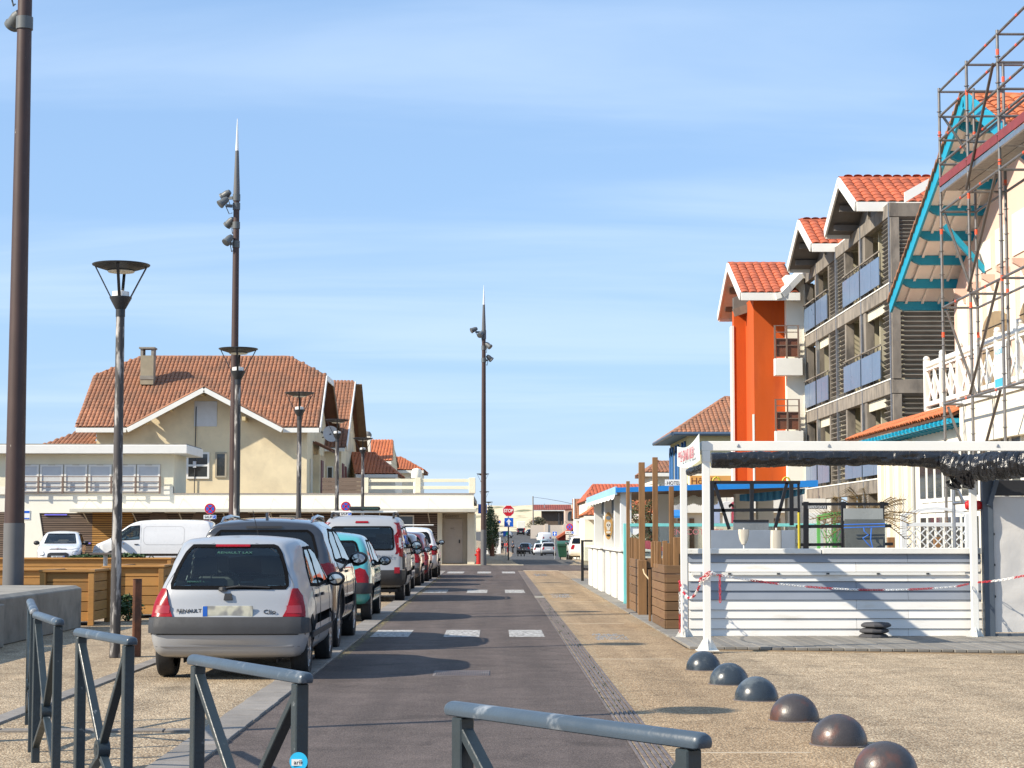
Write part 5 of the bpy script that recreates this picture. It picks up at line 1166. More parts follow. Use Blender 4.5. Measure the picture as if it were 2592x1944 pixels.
# ------------------------------------------------------------------ houses further right behind the terrace
def simple_house(label, Ye, depth, pxl, pxr, py_eave, py_ridge, pr_l, pr_r, tm, wall_m, wall_l, wall_r, n_ind=0, base=0, side=True, pu=.21, pv=.36, ov=.3, hip_r=None):
    """gable or hipped house whose front slope faces the camera; outline given where the photograph shows it"""
    t = thing('tiled_house', label, 'house', (X((wall_l + wall_r) / 2, Ye + ov), Ye + ov, base)); Yr = Ye + depth
    ez_, rz_ = Z(py_eave, Ye), Z(py_ridge, Yr)
    a, b, c_, d = Vector((X(pxl, Ye), Ye, ez_)), Vector((X(pxr, Ye), Ye, ez_)), Vector((X(pr_r, Yr), Yr, rz_)), Vector((X(pr_l, Yr), Yr, rz_))
    rf = roof_plane(t, [a, b, c_, d], pu, pv, tm, .06, n_ind, None, .12, 'roof'); f = lambda p: Vector((p.x, 2 * Yr - p.y, p.z))
    MB().slab([d, c_, f(b), f(a)], .12).build('roof_back', MATS['roof_deck'], t)
    if c_.x < b.x - .4: roof_plane(t, [b, f(b), c_], pu, pv, tm, .06, 0, None, .12, 'roof_hip')
    if d.x > a.x + .4: roof_plane(t, [f(a), a, d], pu, pv, tm, .06, 0, None, .12, 'roof_hip')
    ridge(rf, d, c_, tm); ridge(rf, b, c_, tm); ridge(rf, a, d, tm); board(t, a + Vector((0, -.04, -.12)), b + Vector((0, -.04, -.12)), .2, .05, white, 'fascia')
    x0, x1 = X(wall_l, Ye + ov), X(wall_r, Ye + ov); MB().box(x0, x1, Ye + ov, 2 * Yr - Ye - ov, base, ez_ + .02).build('wall', wall_m, t)
    if abs(c_.x - b.x) < .6: MB().prism([(Ye + ov, ez_), (2 * Yr - Ye - ov, ez_), (Yr, rz_ - .2)], 'x', x1 - .25, x1).build('gable_wall', wall_m, t)
    return t
t = simple_house('cream house with steep brown tiled roof right of the large house', 108, 6.5, 800, 872, 1133, 968, 795, 893, clay_old, house_wall, 800, 862)
xr2 = X(862, 108.3); MB().box(xr2, xr2 + .05, 108.8, 110.2, zt, zt + 2.2).build('door', MATS['oxblood_paint'], t); MB().box(xr2, xr2 + .05, 111, 112, zt + .5, zt + 2.1).build('shutter', MATS['oxblood_paint'], t); window(t, X(826, 108.3), X(842, 108.3), zt + .4, zt + 2, 108.29, white, winglass)
eR = Vector((X(893, 114.5), 114.5, Z(968, 114.5)))
board(t, Vector((X(872, 108) + .1, 108, Z(1133, 108))), eR + Vector((.1, 0, -.08)), .3, .06, white); board(t, eR + Vector((.1, 0, -.08)), Vector((X(872, 108) + .1, 121, Z(1133, 108))), .3, .06, wood_under); MB().slab([Vector((X(872, 108), 121, Z(1133, 108) - .14)), Vector((X(872, 108) + .5, 121, Z(1133, 108) - .14)), eR + Vector((.5, 0, -.1)), eR + Vector((0, 0, -.1))], .06).build('verge_soffit', wood_under, t)
t = simple_house('orange tiled house with a cream chimney behind the fifth lamp', 124, 5, 868, 990, 1167, 1116, 860, 992, clay_new, house_wall, 868, 986)
ch = MB().box(X(914, 124), X(936, 124), 123.8, 124.5, Z(1170, 124), Z(1105, 124)).build('chimney', offwhite, t); MB().lathe([(.36, 0), (.36, .15), (.25, .32), (0, .36)], 14, (X(925, 124), 124.15, Z(1105, 124))).build('cowl', concrete, ch, 0, True)
t = simple_house('low orange hipped roof just behind the cream terrace railing', 112, 4.5, 900, 1006, 1200, 1146, 890, 945, clay_new, offwhite, 915, 1000)
simple_house('orange hipped house farthest right behind the terrace railing', 134, 4.5, 985, 1072, 1190, 1158, 985, 1014, clay_new, offwhite, 1000, 1062)
# ------------------------------------------------------------------ terrace on the right: deck, boarded wall, pergola
deckm = mat('grey_deck', (.215, .20, .175), .8, var=.2, vs=2, rnd=.16, stretch=(1, 1, 1), col2=(.15, .135, .12), c2=(.5, .7), c2s=4)
t = thing('timber_deck', 'weathered grey plank deck in front of the white boarded wall', 'deck', (4.6, 24.5, 0), kind='structure')
yn = lambda x: 23.6 - (x - 2.45) * .22                 # near edge runs slightly toward the camera on the right
x = 2.42
while x < 7.9:
    y0 = max(yn(x), 22.3); y1 = 26.0; L_ = y1 - y0
    M_ = Matrix.Translation((x + .07, (y0 + y1) / 2, .028 + random.uniform(0, .004))) @ Matrix.Rotation(R(0), 4, 'Z')
    piece('plank', deckm, t, None, (.134, round(L_, 1), .035), m=M_); x += .142
MB().prism([(2.42, yn(2.42) - .01), (7.9, 22.29), (7.9, 22.35), (2.42, yn(2.42) + .03)], 'z', -.02, .012).build('edge_board', mat('deck_edge', (.22, .16, .10), .8), t)
MB().box(2.42, 7.9, 24.0, 26.0, -.02, .008).build('joists', black, t)
# side deck strip along the kiosk
t = thing('timber_deck', 'narrow grey plank strip beside the counters and planters', 'deck', (2.75, 45, 0), kind='structure')
y = 26.2
while y < 60: piece('plank', deckm, t, (2.98, y, .006), (1.1, .136, .03)); y += .142
WY = 26.0
boardw = mat('white_board', (.78, .76, .72), .55, var=.05, vs=2, rnd=.05, col2=(.60, .56, .48), c2=(.58, .80), c2s=2.2, stretch=(.5, 1, 3)); boardg = mat('slate_board', (.25, .28, .33), .55, var=.06, vs=2, rnd=.04)
t = thing('terrace_wall', 'boarded terrace wall of white and slate blue planks', 'wall', (4.6, WY, 0))
wx0, wx1 = X(1742, WY), X(2482, WY); ys_ = [1618, 1592, 1566, 1544, 1519, 1496, 1472, 1448, 1424, 1402]; cols = [0, 0, 0, 0, 1, 1, 0, 0, 1]
for i in range(9):
    z0, z1 = Z(ys_[i], WY), Z(ys_[i + 1], WY); xs = [wx0, X(2165 if i % 2 else 2296, WY), wx1]
    if i == 0: z0 = .035
    for a, b in zip(xs, xs[1:]):
        m = MB().prism([(WY - .012, z0 + .004), (WY + .02, z0 + .004), (WY + .02, z1 - .002), (WY + .008, z1 - .002)], 'x', a + .002, b - .002); m.build('plank', boardg if cols[i] else boardw, t)
MB().box(wx0, wx1, WY + .021, WY + .1, .03, Z(1402, WY)).build('frame', black, t)
for a, b, c_ in ((wx0 - .05, X(2077, WY), Z(1389, WY)), (X(2080, WY), wx1, Z(1387, WY))): MB().box(a, b, WY - .05, WY + .12, Z(1402, WY), c_).build('cap_board', white_old, t, .006)
MB().box(X(1748, WY), X(2440, WY), WY - .035, WY - .012, Z(1456, WY), Z(1449, WY)).build('batten', white_old, t, .003)
for px in (1845, 1968, 2093, 2220, 2345): MB().box(X(px, WY) - .02, X(px, WY) + .02, WY - .045, WY - .034, Z(1454, WY), Z(1450, WY)).build('hook', darksteel, t)
# black rubber weights on the deck
rb = mat('weight_rubber', (.05, .05, .055), .8, var=.2)
for i, (px, z0, r_) in enumerate(((2207, .03, .20), (2209, .105, .20), (2214, .18, .205))):
    t = thing('rubber_weight', ('lowest', 'middle', 'topmost')[i] + ' of the stacked dark rubber parasol weights on the deck', 'weight', (X(px, 25.6), 25.6, z0), 0, 'stacked rubber weights')
    MB().lathe([(r_ * .8, 0), (r_, .015), (r_, .04), (r_ * .82, .066), (.06, .066), (.05, .05), (0, .05)], 10, (X(px, 25.6), 25.6, z0)).build('disc', rb, t, .004)
    MB().box(X(px, 25.6) - .09, X(px, 25.6) + .09, 25.585, 25.615, z0 + .066, z0 + .072).build('grip', rb, t)
# white pergola
PY = 23.1; t = thing('pergola_frame', 'white steel pergola frame over the terrace with flared feet', 'pergola', (X(1788, PY), PY, 0))
pw_ = .0445
def ppost(px, y, z1, w_=.088, low=True):
    x = X(px, y); MB().box(x - w_ / 2, x + w_ / 2, y - w_ / 2, y + w_ / 2, .03, z1).build('post', white, t, .004)
    ft = MB(); ft.box(x - .13, x + .13, y - .13, y + .13, .025, .035)
    fo = ft.build('foot_plate', white_old, t)
    for dx, dy in ((1, 0), (-1, 0), (0, -1)):
        a = Vector((x + dx * w_ / 2, y + dy * w_ / 2, .035)); MB().add([a, a + Vector((dx * .085, dy * .085, 0)), a + Vector((0, 0, .14)), a + Vector((dy * .006, dx * .006, 0)), a + Vector((dx * .085 + dy * .006, dy * .085 + dx * .006, 0)), a + Vector((dy * .006, dx * .006, .14))], [(0, 1, 2), (3, 5, 4), (0, 3, 4, 1), (1, 4, 5, 2), (2, 5, 3, 0)]).build('gusset', white_old, fo)
    MB().lathe([(.012, 0), (.012, .01), (0, .01)], 8, (x, y - w_ / 2, .12), face_m((0, 0, 0)).to_3x3()).build('bolt', steel, fo)
    return x
zb1, zb0 = Z(1117, PY), Z(1141, PY)
xB = ppost(1788, PY, zb0); xA = ppost(1731, 25.8, Z(1175, 25.8)); xC = ppost(2464, 25.8, Z(1195, 25.8))
MB().box(xB - .055, 8.4, PY - .045, PY + .045, zb0, zb1).build('front_beam', white, t, .005)
MB().beam((xB, PY + .05, (zb0 + zb1) / 2), (xA, 25.84, Z(1150, 25.8)), .09, .11).build('side_beam', white, t, .005)
MB().box(xB - .05, xB + .05, PY - .05, PY + .05, zb0 - .14, zb0 - .001).build('corner_sleeve', white, t, .004)
for px in (1870, 2100, 2528): MB().prism([(X(px, PY) - .02, zb0 + .045), (X(px, PY) + .02, zb0 + .045), (X(px, PY), zb0 + .085)], 'y', PY - .052, PY - .045).build('cable_tie', steel, t)
# furled black awning, rolled along the beam
tarp = mat('black_tarpaulin', (.012, .012, .014), .26, var=.25, vs=14, spec=.6, bump=.35, bs=40)
def roll(pts, name, label, seed, rr):
    random.seed(seed); m = MB(); P_ = [Vector(p) for p in pts]; Q = resample(P_, 420, False); n = 36; b = 0
    for i, p in enumerate(Q):
        k = i / (len(Q) - 1); r0 = rr(k); tn = (Q[min(i + 1, len(Q) - 1)] - Q[max(0, i - 1)]).normalized(); side = tn.cross(Vector((0, 0, 1))).normalized(); up = side.cross(tn)
        pinch = 1 - .05 * max(0, math.cos(k * 2 * math.pi * 16)) ** 12
        for j in range(n):
            a = 2 * math.pi * j / n
            f = 1 + .22 * mn.noise((k * 14, a * .9, seed)) + .06 * mn.noise((k * 34, a * 1.3, seed + 5)) + .05 * mn.noise((k * 9 + a * 1.7, a * 4, seed + 9))
            f += .10 * (1 - 2.2 * abs(mn.noise((k * 16 + a * .5, a * 1.2 - k * 9, seed + 2)))) + .035 * (1 - 2 * abs(mn.noise((k * 42, a * 2.0, seed + 4))))
            m.v.append(p + (side * math.cos(a) + up * math.sin(a)) * r0 * (f - .06) * pinch)
    for i in range(len(Q) - 1):
        for j in range(n): m.f.append((i * n + j, i * n + (j + 1) % n, (i + 1) * n + (j + 1) % n, (i + 1) * n + j))
    m.f += [tuple(range(n)), tuple(range((len(Q) - 1) * n, len(Q) * n))]
    return tag(m.build(name, tarp, None, 0, True), label, 'awning')
aY = 25.85
roll([at(1800, 1166, aY), at(1950, 1162, aY), at(2200, 1157, aY), at(2340, 1160, aY), at(2410, 1166, aY)], 'rolled_awning', 'long furled black plastic awning hanging under the white beam', 3, lambda k: .105 + .045 * max(0, k - .75) * 3)
roll([at(2395, 1172, 25.8), at(2440, 1186, 25.6), at(2520, 1180, 25.3), at(2600, 1174, 25.0), at(2660, 1170, 24.8)], 'rolled_awning', 'bulky furled black plastic awning at the right edge of the terrace', 8, lambda k: .15 + .03 * math.sin(k * 3))
m = MB(); random.seed(5)
for i in range(16):
    a = random.uniform(0, 6.28); p = at(2428, 1205, 24.9) + Vector((random.uniform(-.12, .12), 0, random.uniform(-.08, .06))); m.add([p, p + Vector((.09 * math.cos(a), -.05, .06 * math.sin(a))), p + Vector((.1, -.02, -.12)), p + Vector((-.03, .03, -.09))], [(0, 1, 2, 3)])
tag(m.build('loose_sheeting', tarp), 'loose crumpled black sheeting where the two furled awnings meet', 'sheeting')
roll([at(1745, 1195, 25.2), at(1770, 1188, 24.2), at(1786, 1180, 23.4)], 'rolled_awning', 'short dark furled awning hanging under the banner', 12, lambda k: .05)
# banner tied across the left end of the pergola
bn = mat('banner_cloth', (.60, .68, .68), .8, var=.06); m = MB(); k = 8; t = thing('cloth_banner', 'pale banner with red lettering tied to the pergola corner', 'banner', (xB - .1, 24, 2.3))
c00, c01, c10, c11 = at(1718, 1180, 25.3), at(1718, 1130, 25.3), at(1776, 1165, PY - .12), at(1774, 1097, PY - .12)
for i in range(k + 1):
    f = i / k; sag = -.05 * math.sin(math.pi * f)
    m.v += [c00.lerp(c10, f) + Vector((-.02, 0, sag)), c01.lerp(c11, f) + Vector((-.02, 0, sag * 1.6))]
for i in range(k): m.f.append((2 * i, 2 * i + 2, 2 * i + 3, 2 * i + 1))
m.build('cloth', bn, t, 0, True)
mid = (c00 + c01 + c10 + c11) / 4 + Vector((-.05, -.02, -.05)); dirx = ((c10 + c11) - (c00 + c01)).normalized(); upv = Vector((0, 0, 1)); nn = dirx.cross(upv).normalized()
mm = Matrix((dirx, nn.cross(dirx) if nn.cross(dirx).z > 0 else -nn.cross(dirx), nn)).transposed().to_4x4(); mm.translation = mid
text('***LE GRAND BLEU', .21, mat('faded_red', (.50, .17, .19), .8), 'lettering', t, mm, .002, sx=.9)['kind'] = 'stuff'
# red and white plastic chain
cred, cwht = mat('chain_red', (.50, .02, .035), .4), mat('chain_white', (.78, .77, .75), .4)
def link_mesh(mt):
    m = MB(); n = 12
    m.tube([(.022 * math.cos(2 * math.pi * i / n) , .0, 0) if False else ((.030 if abs(math.cos(2 * math.pi * i / n)) > .5 else .030) * math.cos(2 * math.pi * i / n), .014 * math.sin(2 * math.pi * i / n), 0) for i in range(n + 1)], .0045, 6, False); return m.mesh('chain_link', mt, None, 0, True)
LM = (link_mesh(cred), link_mesh(cwht))
def chain(label, pts, blk, start=0):
    Q = [Vector(p) for p in pts]; ln = sum((b - a).length for a, b in zip(Q, Q[1:])); n = int(ln / .047); P_ = resample(Q, n + 1, False)
    t = thing('plastic_chain', label, 'chain', tuple(P_[0]), 0, 'red and white plastic chains')
    for i in range(n):
        a, b = P_[i], P_[i + 1]; d = (b - a).normalized(); y = d.orthogonal().normalized(); z = d.cross(y); 
        if i % 2: y, z = z, -y
        B = Matrix((d, y, z)).transposed().to_4x4(); B.translation = (a + b) / 2; link('chain_link', LM[((i + start) // blk) % 2], t, mw=B)
def sagline(a, b, s_, n=14): a, b = Vector(a), Vector(b); return [a.lerp(b, i / n) + Vector((0, 0, -s_ * 4 * (i / n) * (1 - i / n))) for i in range(n + 1)]
chain('red and white chain sagging across the front of the boarded wall', sagline(at(1815, 1455, PY - .06), at(2464, 1480, 25.73), .12)[:-1] + [at(2452, 1478, 25.73)], 10, 8)
chain('red and white chain running off to the right edge', sagline(at(2476, 1474, 25.72), at(2620, 1450, 24.6), .02), 10, 4)
chain('red and white chain looped between the two left posts', sagline(at(1719, 1470, 25.72), at(1775, 1470, PY - .06), .22), 6); chain('red chain end hanging from the front post', [at(1822, 1460, PY - .06), at(1823, 1525, PY - .06)], 30, 0)
chain('white chain hanging down the back left post', [at(1721, 1470, 25.72), at(1721, 1600, 25.72)], 6, 3); chain('knotted red and white chain wound round the front post', [at(1770, 1472, PY - .06), at(1778, 1460, PY - .075), at(1800, 1455, PY - .08), at(1806, 1448, PY - .075), at(1785, 1465, PY - .08), at(1772, 1468, PY - .075), at(1795, 1446, PY - .08), at(1815, 1455, PY - .06)], 4)
# grey framed screen with white canvas at the right edge
slate = mat('slate_blue_steel', (.075, .095, .12), .5, var=.1, vs=3); canv = mat('white_canvas', (.60, .58, .55), .8, var=.06, vs=3, bump=.25, bs=6)
t = thing('canvas_screen', 'white canvas wind screen in a slate blue frame at the right edge', 'screen', (6.9, 25.9, 0)); sY = 25.9
MB().box(X(2486, sY), X(2512, sY), sY - .07, sY + .07, .03, Z(1215, sY)).build('frame_post', slate, t, .006); MB().box(X(2512, sY), 8.4, sY - .05, sY + .05, Z(1255, sY), Z(1215, sY)).build('top_rail', black, t, .006); MB().beam((X(2500, sY), sY - .09, Z(1280, sY)), (X(2520, sY), sY - .09, Z(1215, sY)), .10, .06).build('brace', slate, t)
MB().box(X(2512, sY), 8.4, sY - .05, sY + .05, .03, .085).build('bottom_rail', slate, t, .006)
m = MB(); nx, nz_ = 24, 18; x0, x1, z0, z1 = X(2513, sY), 8.4, .10, Z(1256, sY)
for j in range(nz_ + 1):
    for i in range(nx + 1): m.v.append(Vector((x0 + (x1 - x0) * i / nx, sY - .02 + .02 * mn.noise((i * .25, j * .5, 1)) , z0 + (z1 - z0) * j / nz_)))
for j in range(nz_):
    for i in range(nx): a = j * (nx + 1) + i; m.f.append((a, a + 1, a + nx + 2, a + nx + 1))
m.build('canvas', canv, t, 0, True)
for py in (1352, 1430, 1510): MB().lathe([(.02, -.03), (.02, .0), (0, .0)], 8, (X(2512, sY), sY - .06, Z(py, sY)), face_m((0, 0, 0)).to_3x3()).build('knob', black, t)
# ------------------------------------------------------------------ brown timber planters with posts
brown_wood = mat('brown_timber', (.175, .098, .045), .7, var=.25, vs=2.5, rnd=.2, col2=(.12, .062, .03), c2=(.5, .68), c2s=2.5, stretch=(.6, .6, 4), bump=.06, bs=25); brown_post = mat('brown_post', (.24, .125, .048), .65, var=.25, vs=2.5, rnd=.12, stretch=(4, 4, .5), col2=(.15, .075, .03), c2=(.52, .7), c2s=3)
def stake(t, px, y, z0, z1, w_=.10, d=.10, name='stake'): x = X(px, y); MB().box(x - w_ / 2, x + w_ / 2, y - d / 2, y + d / 2, z0, z1).build(name, brown_post, t, .004)
t = planter('near brown timber planter with upright stakes beside the white post', 2.56, 3.15, 28.4, 30.6, .97, 7, brown_wood, False, False, .02, 'brown timber planters')
for px, yy, top in ((1653, 30.4, 1371), (1662, 30.0, 1370), (1668, 29.6, 1371), (1683, 29.0, 1369), (1690, 29.4, 1375), (1718, 29.2, 1360)): stake(t, px, yy, .9, Z(top, yy), .07 if px < 1700 else .16, .09)
stake(t, 1700, 30.4, .85, Z(1231, 30.4), .075, .075); stake(t, 1644, 30.9, .02, Z(1442, 30.9), .04, .06, 'corner_post')
t = planter('far brown timber planter between counter and near planter', 2.58, 3.2, 33.4, 36.0, .98, 6, brown_wood, False, False, .02, 'brown timber planters')
for px, yy, top in ((1596, 35.9, 1360), (1602, 35.5, 1361), (1609, 35.0, 1361), (1613, 34.8, 1364)): stake(t, px, yy, .9, Z(top, yy), .06, .09)
stake(t, 1625, 33.55, .0, Z(1170, 33.5), .105, .105, 'tall_post'); stake(t, 1625, 33.4, .0, .97, .15, .12, 'corner_post'); stake(t, 1590, 36.1, 0, Z(1218, 36.1), .065, .09, 'tall_post'); stake(t, 1659, 33.2 - 2.3, .9, Z(1158, 31), .085, .085, 'tall_post')
m = MB().tube([at(1628, 1441, 33.2), at(1631, 1452, 33.1), at(1640, 1463, 32.5), at(1645, 1470, 31.2)], .012, 6); tag(m.build('hanging_rope', mat('rope', (.55, .42, .25), .9)), 'short pale rope slung between the two brown planters', 'rope')
# ------------------------------------------------------------------ white counters and blue roofed kiosk
def counter(label, x0, x1, y0, y1):
    t = thing('bar_counter', label, 'counter', (x0, (y0 + y1) / 2, 0), 0, 'white plank counters by the pavement')
    MB().box(x0 + .03, x1, y0 + .03, y1, .02, 1.04).build('carcass', mat('counter_shade', (.45, .46, .44), .8), t); n = 8; w_ = (y1 - y0) / n
    for i in range(n):
        if i in (2, 5): continue
        piece('plank', white_old, t, (x0, y0 + (i + .5) * w_, .53), (.05, w_ * .9, 1.02))
    for i in range(3): piece('plank', white_old, t, (x0 + (i + .5) * (x1 - x0) / 3, y0, .53), ((x1 - x0) / 3 - .012, .05, 1.02))
    MB().box(x0 - .08, x1 + .02, y0 - .08, y1 + .05, 1.055, 1.10).build('counter_top', white_old, t, .008)
counter('near white plank counter beside the brown planters', 2.70, 3.3, 39.6, 45.6); counter('far white plank counter nearest the side street', 2.66, 3.26, 46.4, 53.0)
kb = mat('kiosk_blue', (.012, .21, .62), .5, var=.08, vs=3, col2=(.03, .10, .25), c2=(.7, .8), c2s=4); kpale = mat('kiosk_pale_blue', (.28, .50, .70), .6, var=.15, vs=2); turqr = mat('turquoise_wood', (.18, .56, .55), .6, var=.1)
t = thing('beach_kiosk', 'open kiosk with bright blue roof edge and white columns', 'kiosk', (4.6, 46, 0)); kx0, kx1, ky0, ky1 = 2.60, X(2068, 40), 40.0, 52.5; kz = 2.30
MB().add([(kx0, ky0, kz + .02), (kx1, ky0, kz + .14), (kx1, ky1, kz + .14), (kx0, ky1, kz + .02), (kx0, ky0, kz + .09), (kx1, ky0, kz + .25), (kx1, ky1, kz + .25), (kx0, ky1, kz + .09)], [(0, 3, 2, 1), (4, 5, 6, 7), (0, 1, 5, 4), (1, 2, 6, 5), (2, 3, 7, 6), (3, 0, 4, 7)]).build('roof', mat('kiosk_roof_timber', (.10, .055, .03), .8), t)
MB().add([(kx0 - .03, ky0 - .04, kz), (kx1 + .03, ky0 - .04, kz + .12), (kx1 + .03, ky0 - .04, kz + .26), (kx0 - .03, ky0 - .04, kz + .10), (kx0 - .03, ky0 - .005, kz), (kx1 + .03, ky0 - .005, kz + .12), (kx1 + .03, ky0 - .005, kz + .26), (kx0 - .03, ky0 - .005, kz + .10)], [(0, 1, 2, 3), (4, 7, 6, 5), (0, 4, 5, 1), (3, 2, 6, 7), (1, 5, 6, 2), (0, 3, 7, 4)]).build('front_fascia', kb, t)
MB().beam((kx0 - .02, ky0, kz + .04), (kx0 - .02, ky1, kz + .03), .04, .17).build('side_fascia', kpale, t)
m = MB(); k = 26
for i in range(k + 1): yy = ky0 + (ky1 - ky0) * i / k; m.v += [Vector((kx0 - .05, yy, kz - .04)), Vector((kx0 - .06, yy, kz - .10 - .05 * abs(math.sin(i * 1.1))))]
for i in range(k): m.f.append((2 * i, 2 * i + 2, 2 * i + 3, 2 * i + 1))
m.build('valance', mat('white_cloth', (.75, .75, .72), .8), t)
colw = mat('column_white', (.68, .69, .68), .6, var=.05)
for px, yy in ((1515, 52), (1541, 48), (1567, 44.4), (1584, 40.3)): x = X(px, yy); MB().box(x - .115, x + .115, yy - .12, yy + .12, .02, kz + .02).build('column', colw, t, .006)
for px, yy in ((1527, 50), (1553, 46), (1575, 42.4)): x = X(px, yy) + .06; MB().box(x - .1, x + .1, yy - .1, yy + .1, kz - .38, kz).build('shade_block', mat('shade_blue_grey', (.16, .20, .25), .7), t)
for px in (1679, 1880, 1936, 2010): MB().box(X(px, 44) - .18, X(px, 44) + .18, 43.8, 44.2, 0, kz + .05).build('column', colw, t, .006)
for px in (2062,): MB().box(X(px, 40.3) - .17, X(px, 40.3) + .17, 40.2, 40.5, 0, Z(1298, 40.3)).build('column', colw, t, .006)
m = MB(); k = 40
for i in range(k + 1): px = 1872 + (2038 - 1872) * i / k; a = at(px, 1252 - 16 * i / k, 40.8); b = at(px, 1268 - 18 * i / k + 8 * math.sin(math.pi * i / k), 40.8); m.v += [a + Vector((0, .03 * math.sin(i * 1.6), 0)), b + Vector((0, .04 * math.sin(i * 1.6), 0))]
for i in range(k): m.f.append((2 * i, 2 * i + 2, 2 * i + 3, 2 * i + 1))
m.build('awning_flap', mat('faded_blue_cloth', (.06, .22, .38), .85, var=.15, vs=5), t)
m = MB(); tass = mat('white_tassel', (.7, .68, .6), .9)
for i in range(26): x = X(1700 + i * 4.6, 41.5); MB().lathe([(.02, 0), (.032, -.05), (.026, -.16), (.006, -.19)], 6, (x, 41.5, kz - .05 - .02 * math.sin(i * .9))).build('tassel', tass, t, 0, True)
# turquoise rail with glass wind break along the kiosk front
t = thing('glass_windbreak', 'clear glass wind break with turquoise top rail before the kiosk', 'wind break', (4.5, 38.6, 0)); gY_ = 38.6; cg = glass('clear_glass', (.86, .90, .89))
MB().box(X(1584, gY_), X(2246, gY_), gY_ - .04, gY_ + .04, Z(1333, gY_), Z(1325, gY_)).build('top_rail', turqr, t, .004); MB().box(X(1578, gY_), X(1592, gY_), gY_ - .05, gY_ + .05, .02, Z(1325, gY_)).build('end_post', turqr, t, .004)
ps = [1592, 1700, 1810, 1920, 2030, 2140, 2246]
for a, b in zip(ps, ps[1:]): MB().box(X(a, gY_) + .02, X(b, gY_) - .02, gY_ - .005, gY_ + .005, .95, Z(1333, gY_)).build('glass_pane', cg, t); MB().box(X(b, gY_) - .03, X(b, gY_) + .03, gY_ - .03, gY_ + .03, .02, .95).build('post', turqr, t)
MB().box(X(1592, gY_), X(2246, gY_), gY_ - .02, gY_ + .02, .45, .95).build('kick_panel', white_old, t); MB().lathe([(0, 0), (.10, 0), (.10, .004)], 24, (X(1607, gY_), gY_ - .01, Z(1341, gY_)), face_m((0, 0, 0)).to_3x3()).build('round_sticker', sign_white, t)
text('ENSCOTETTE', .16, MATS['faded_red'], 'lettering', t, face_m((X(1765, gY_), gY_ - .012, Z(1347, gY_))), .001, sx=1.1)['kind'] = 'stuff'
# cushions and surfboard seen in the kiosk
t = thing('surf_board', 'red and blue boards lying behind the glass wind break', 'board', (X(1640, 42), 42, .95)); MB().prism([(X(1600, 42), .98), (X(1700, 42), .98), (X(1700, 42), 1.06), (X(1640, 42), 1.28), (X(1610, 42), 1.28)], 'y', 42, 42.05).build('board', mat('board_red', (.5, .10, .14), .6), t); MB().box(X(1640, 42), X(1720, 42), 41.9, 41.97, .95, 1.05).build('board', mat('board_blue', (.10, .22, .45), .6), t)
# skateboard deck hung on a column
t = thing('wall_skateboard', 'long skateboard deck with a skull hung on a kiosk column', 'skateboard', (X(1540, 47.85), 47.8, 1.4)); bx, by = X(1540, 47.8), 47.79; bz = Z(1331, 47.8); hh = Z(1296, 47.8) - bz
pl = [(bx + .11 * math.cos(a) * (1 if abs(math.sin(a)) < .6 else .92), bz + hh * math.sin(a)) for a in [2 * math.pi * i / 28 for i in range(28)]]
dk_ = MB().prism(pl, 'y', by - .012, by + .012).build('deck', mat('board_tan', (.55, .33, .12), .5, var=.3, vs=10), t, .003)
def spot(x, z, rx, rz, mt, d, nm='print'): MB().prism([(bx + x + rx * math.cos(a), bz + z + rz * math.sin(a)) for a in [2 * math.pi * i / 14 for i in range(14)]], 'y', by - d, by - d + .002).build(nm, mt, dk_)
bone = mat('bone_white', (.70, .68, .62), .6)
spot(0, .02, .065, .09, bone, .016, 'skull_print'); spot(0, -.07, .04, .045, bone, .0155, 'skull_print'); spot(-.025, .02, .016, .02, ink, .019); spot(.025, .02, .016, .02, ink, .019); spot(0, -.02, .008, .012, ink, .019); spot(0, .2, .06, .05, MATS['shade_blue_grey'], .016); spot(0, -.16, .06, .03, bone, .016); spot(0, -.24, .05, .03, ink, .016)
# black A-frame and clutter above the boarded wall
t = thing('swing_frame', 'black steel frame with slanted legs standing behind the boarded wall', 'frame', (X(1900, 30), 30, 0)); sY2 = 30.0; bk_ = mat('black_steel_tube', (.012, .012, .014), .5)
def bar_(a, b, w_=.05, nm='tube'): MB().beam(at(*a, sY2), at(*b, sY2), w_, w_).build(nm, bk_, t)
bar_((1797, 1221), (2025, 1221)); bar_((1796, 1292), (2025, 1290)); bar_((1802, 1222), (1803, 1625), .06, 'leg'); bar_((1903, 1222), (1903, 1420), .06, 'leg'); bar_((2003, 1222), (2004, 1330), .06, 'leg'); bar_((1808, 1222), (1846, 1340), .05, 'slanted_leg'); bar_((1992, 1222), (1962, 1336), .05, 'slanted_leg'); bar_((2021, 1222), (2024, 1420), .035, 'leg')
for px in (1813, 1990): MB().tube([at(px + 9 * math.cos(a), 1219 - 11 * math.sin(a), sY2) for a in [math.pi * i / 8 for i in range(9)]], .016, 6).build('lifting_eye', mat('yellow_paint', (.55, .45, .03), .5), t)
t = thing('rack_frame', 'low black rack of square bars with a white printed plate', 'rack', (X(2100, 29), 29, 0)); sY2 = 29.0
bar_((2030, 1276), (2248, 1276), .045); bar_((2015, 1333), (2256, 1331), .05); bar_((2018, 1379), (2260, 1377), .045); bar_((2040, 1270), (2040, 1620), .075, 'post'); bar_((2135, 1270), (2135, 1620), .07, 'post'); bar_((2233, 1270), (2233, 1620), .06, 'post')
o = MB().box(X(2043, 28.9), X(2094, 28.9), 28.88, 28.9, Z(1288, 28.9), Z(1280, 28.9)).build('name_plate', bk_, t); text('EKREVERRE', .055, sign_white, 'lettering', o, face_m((X(2069, 28.87), 28.877, Z(1284, 28.9))) @ Matrix.Scale(-1, 4, (1, 0, 0)), .0005)
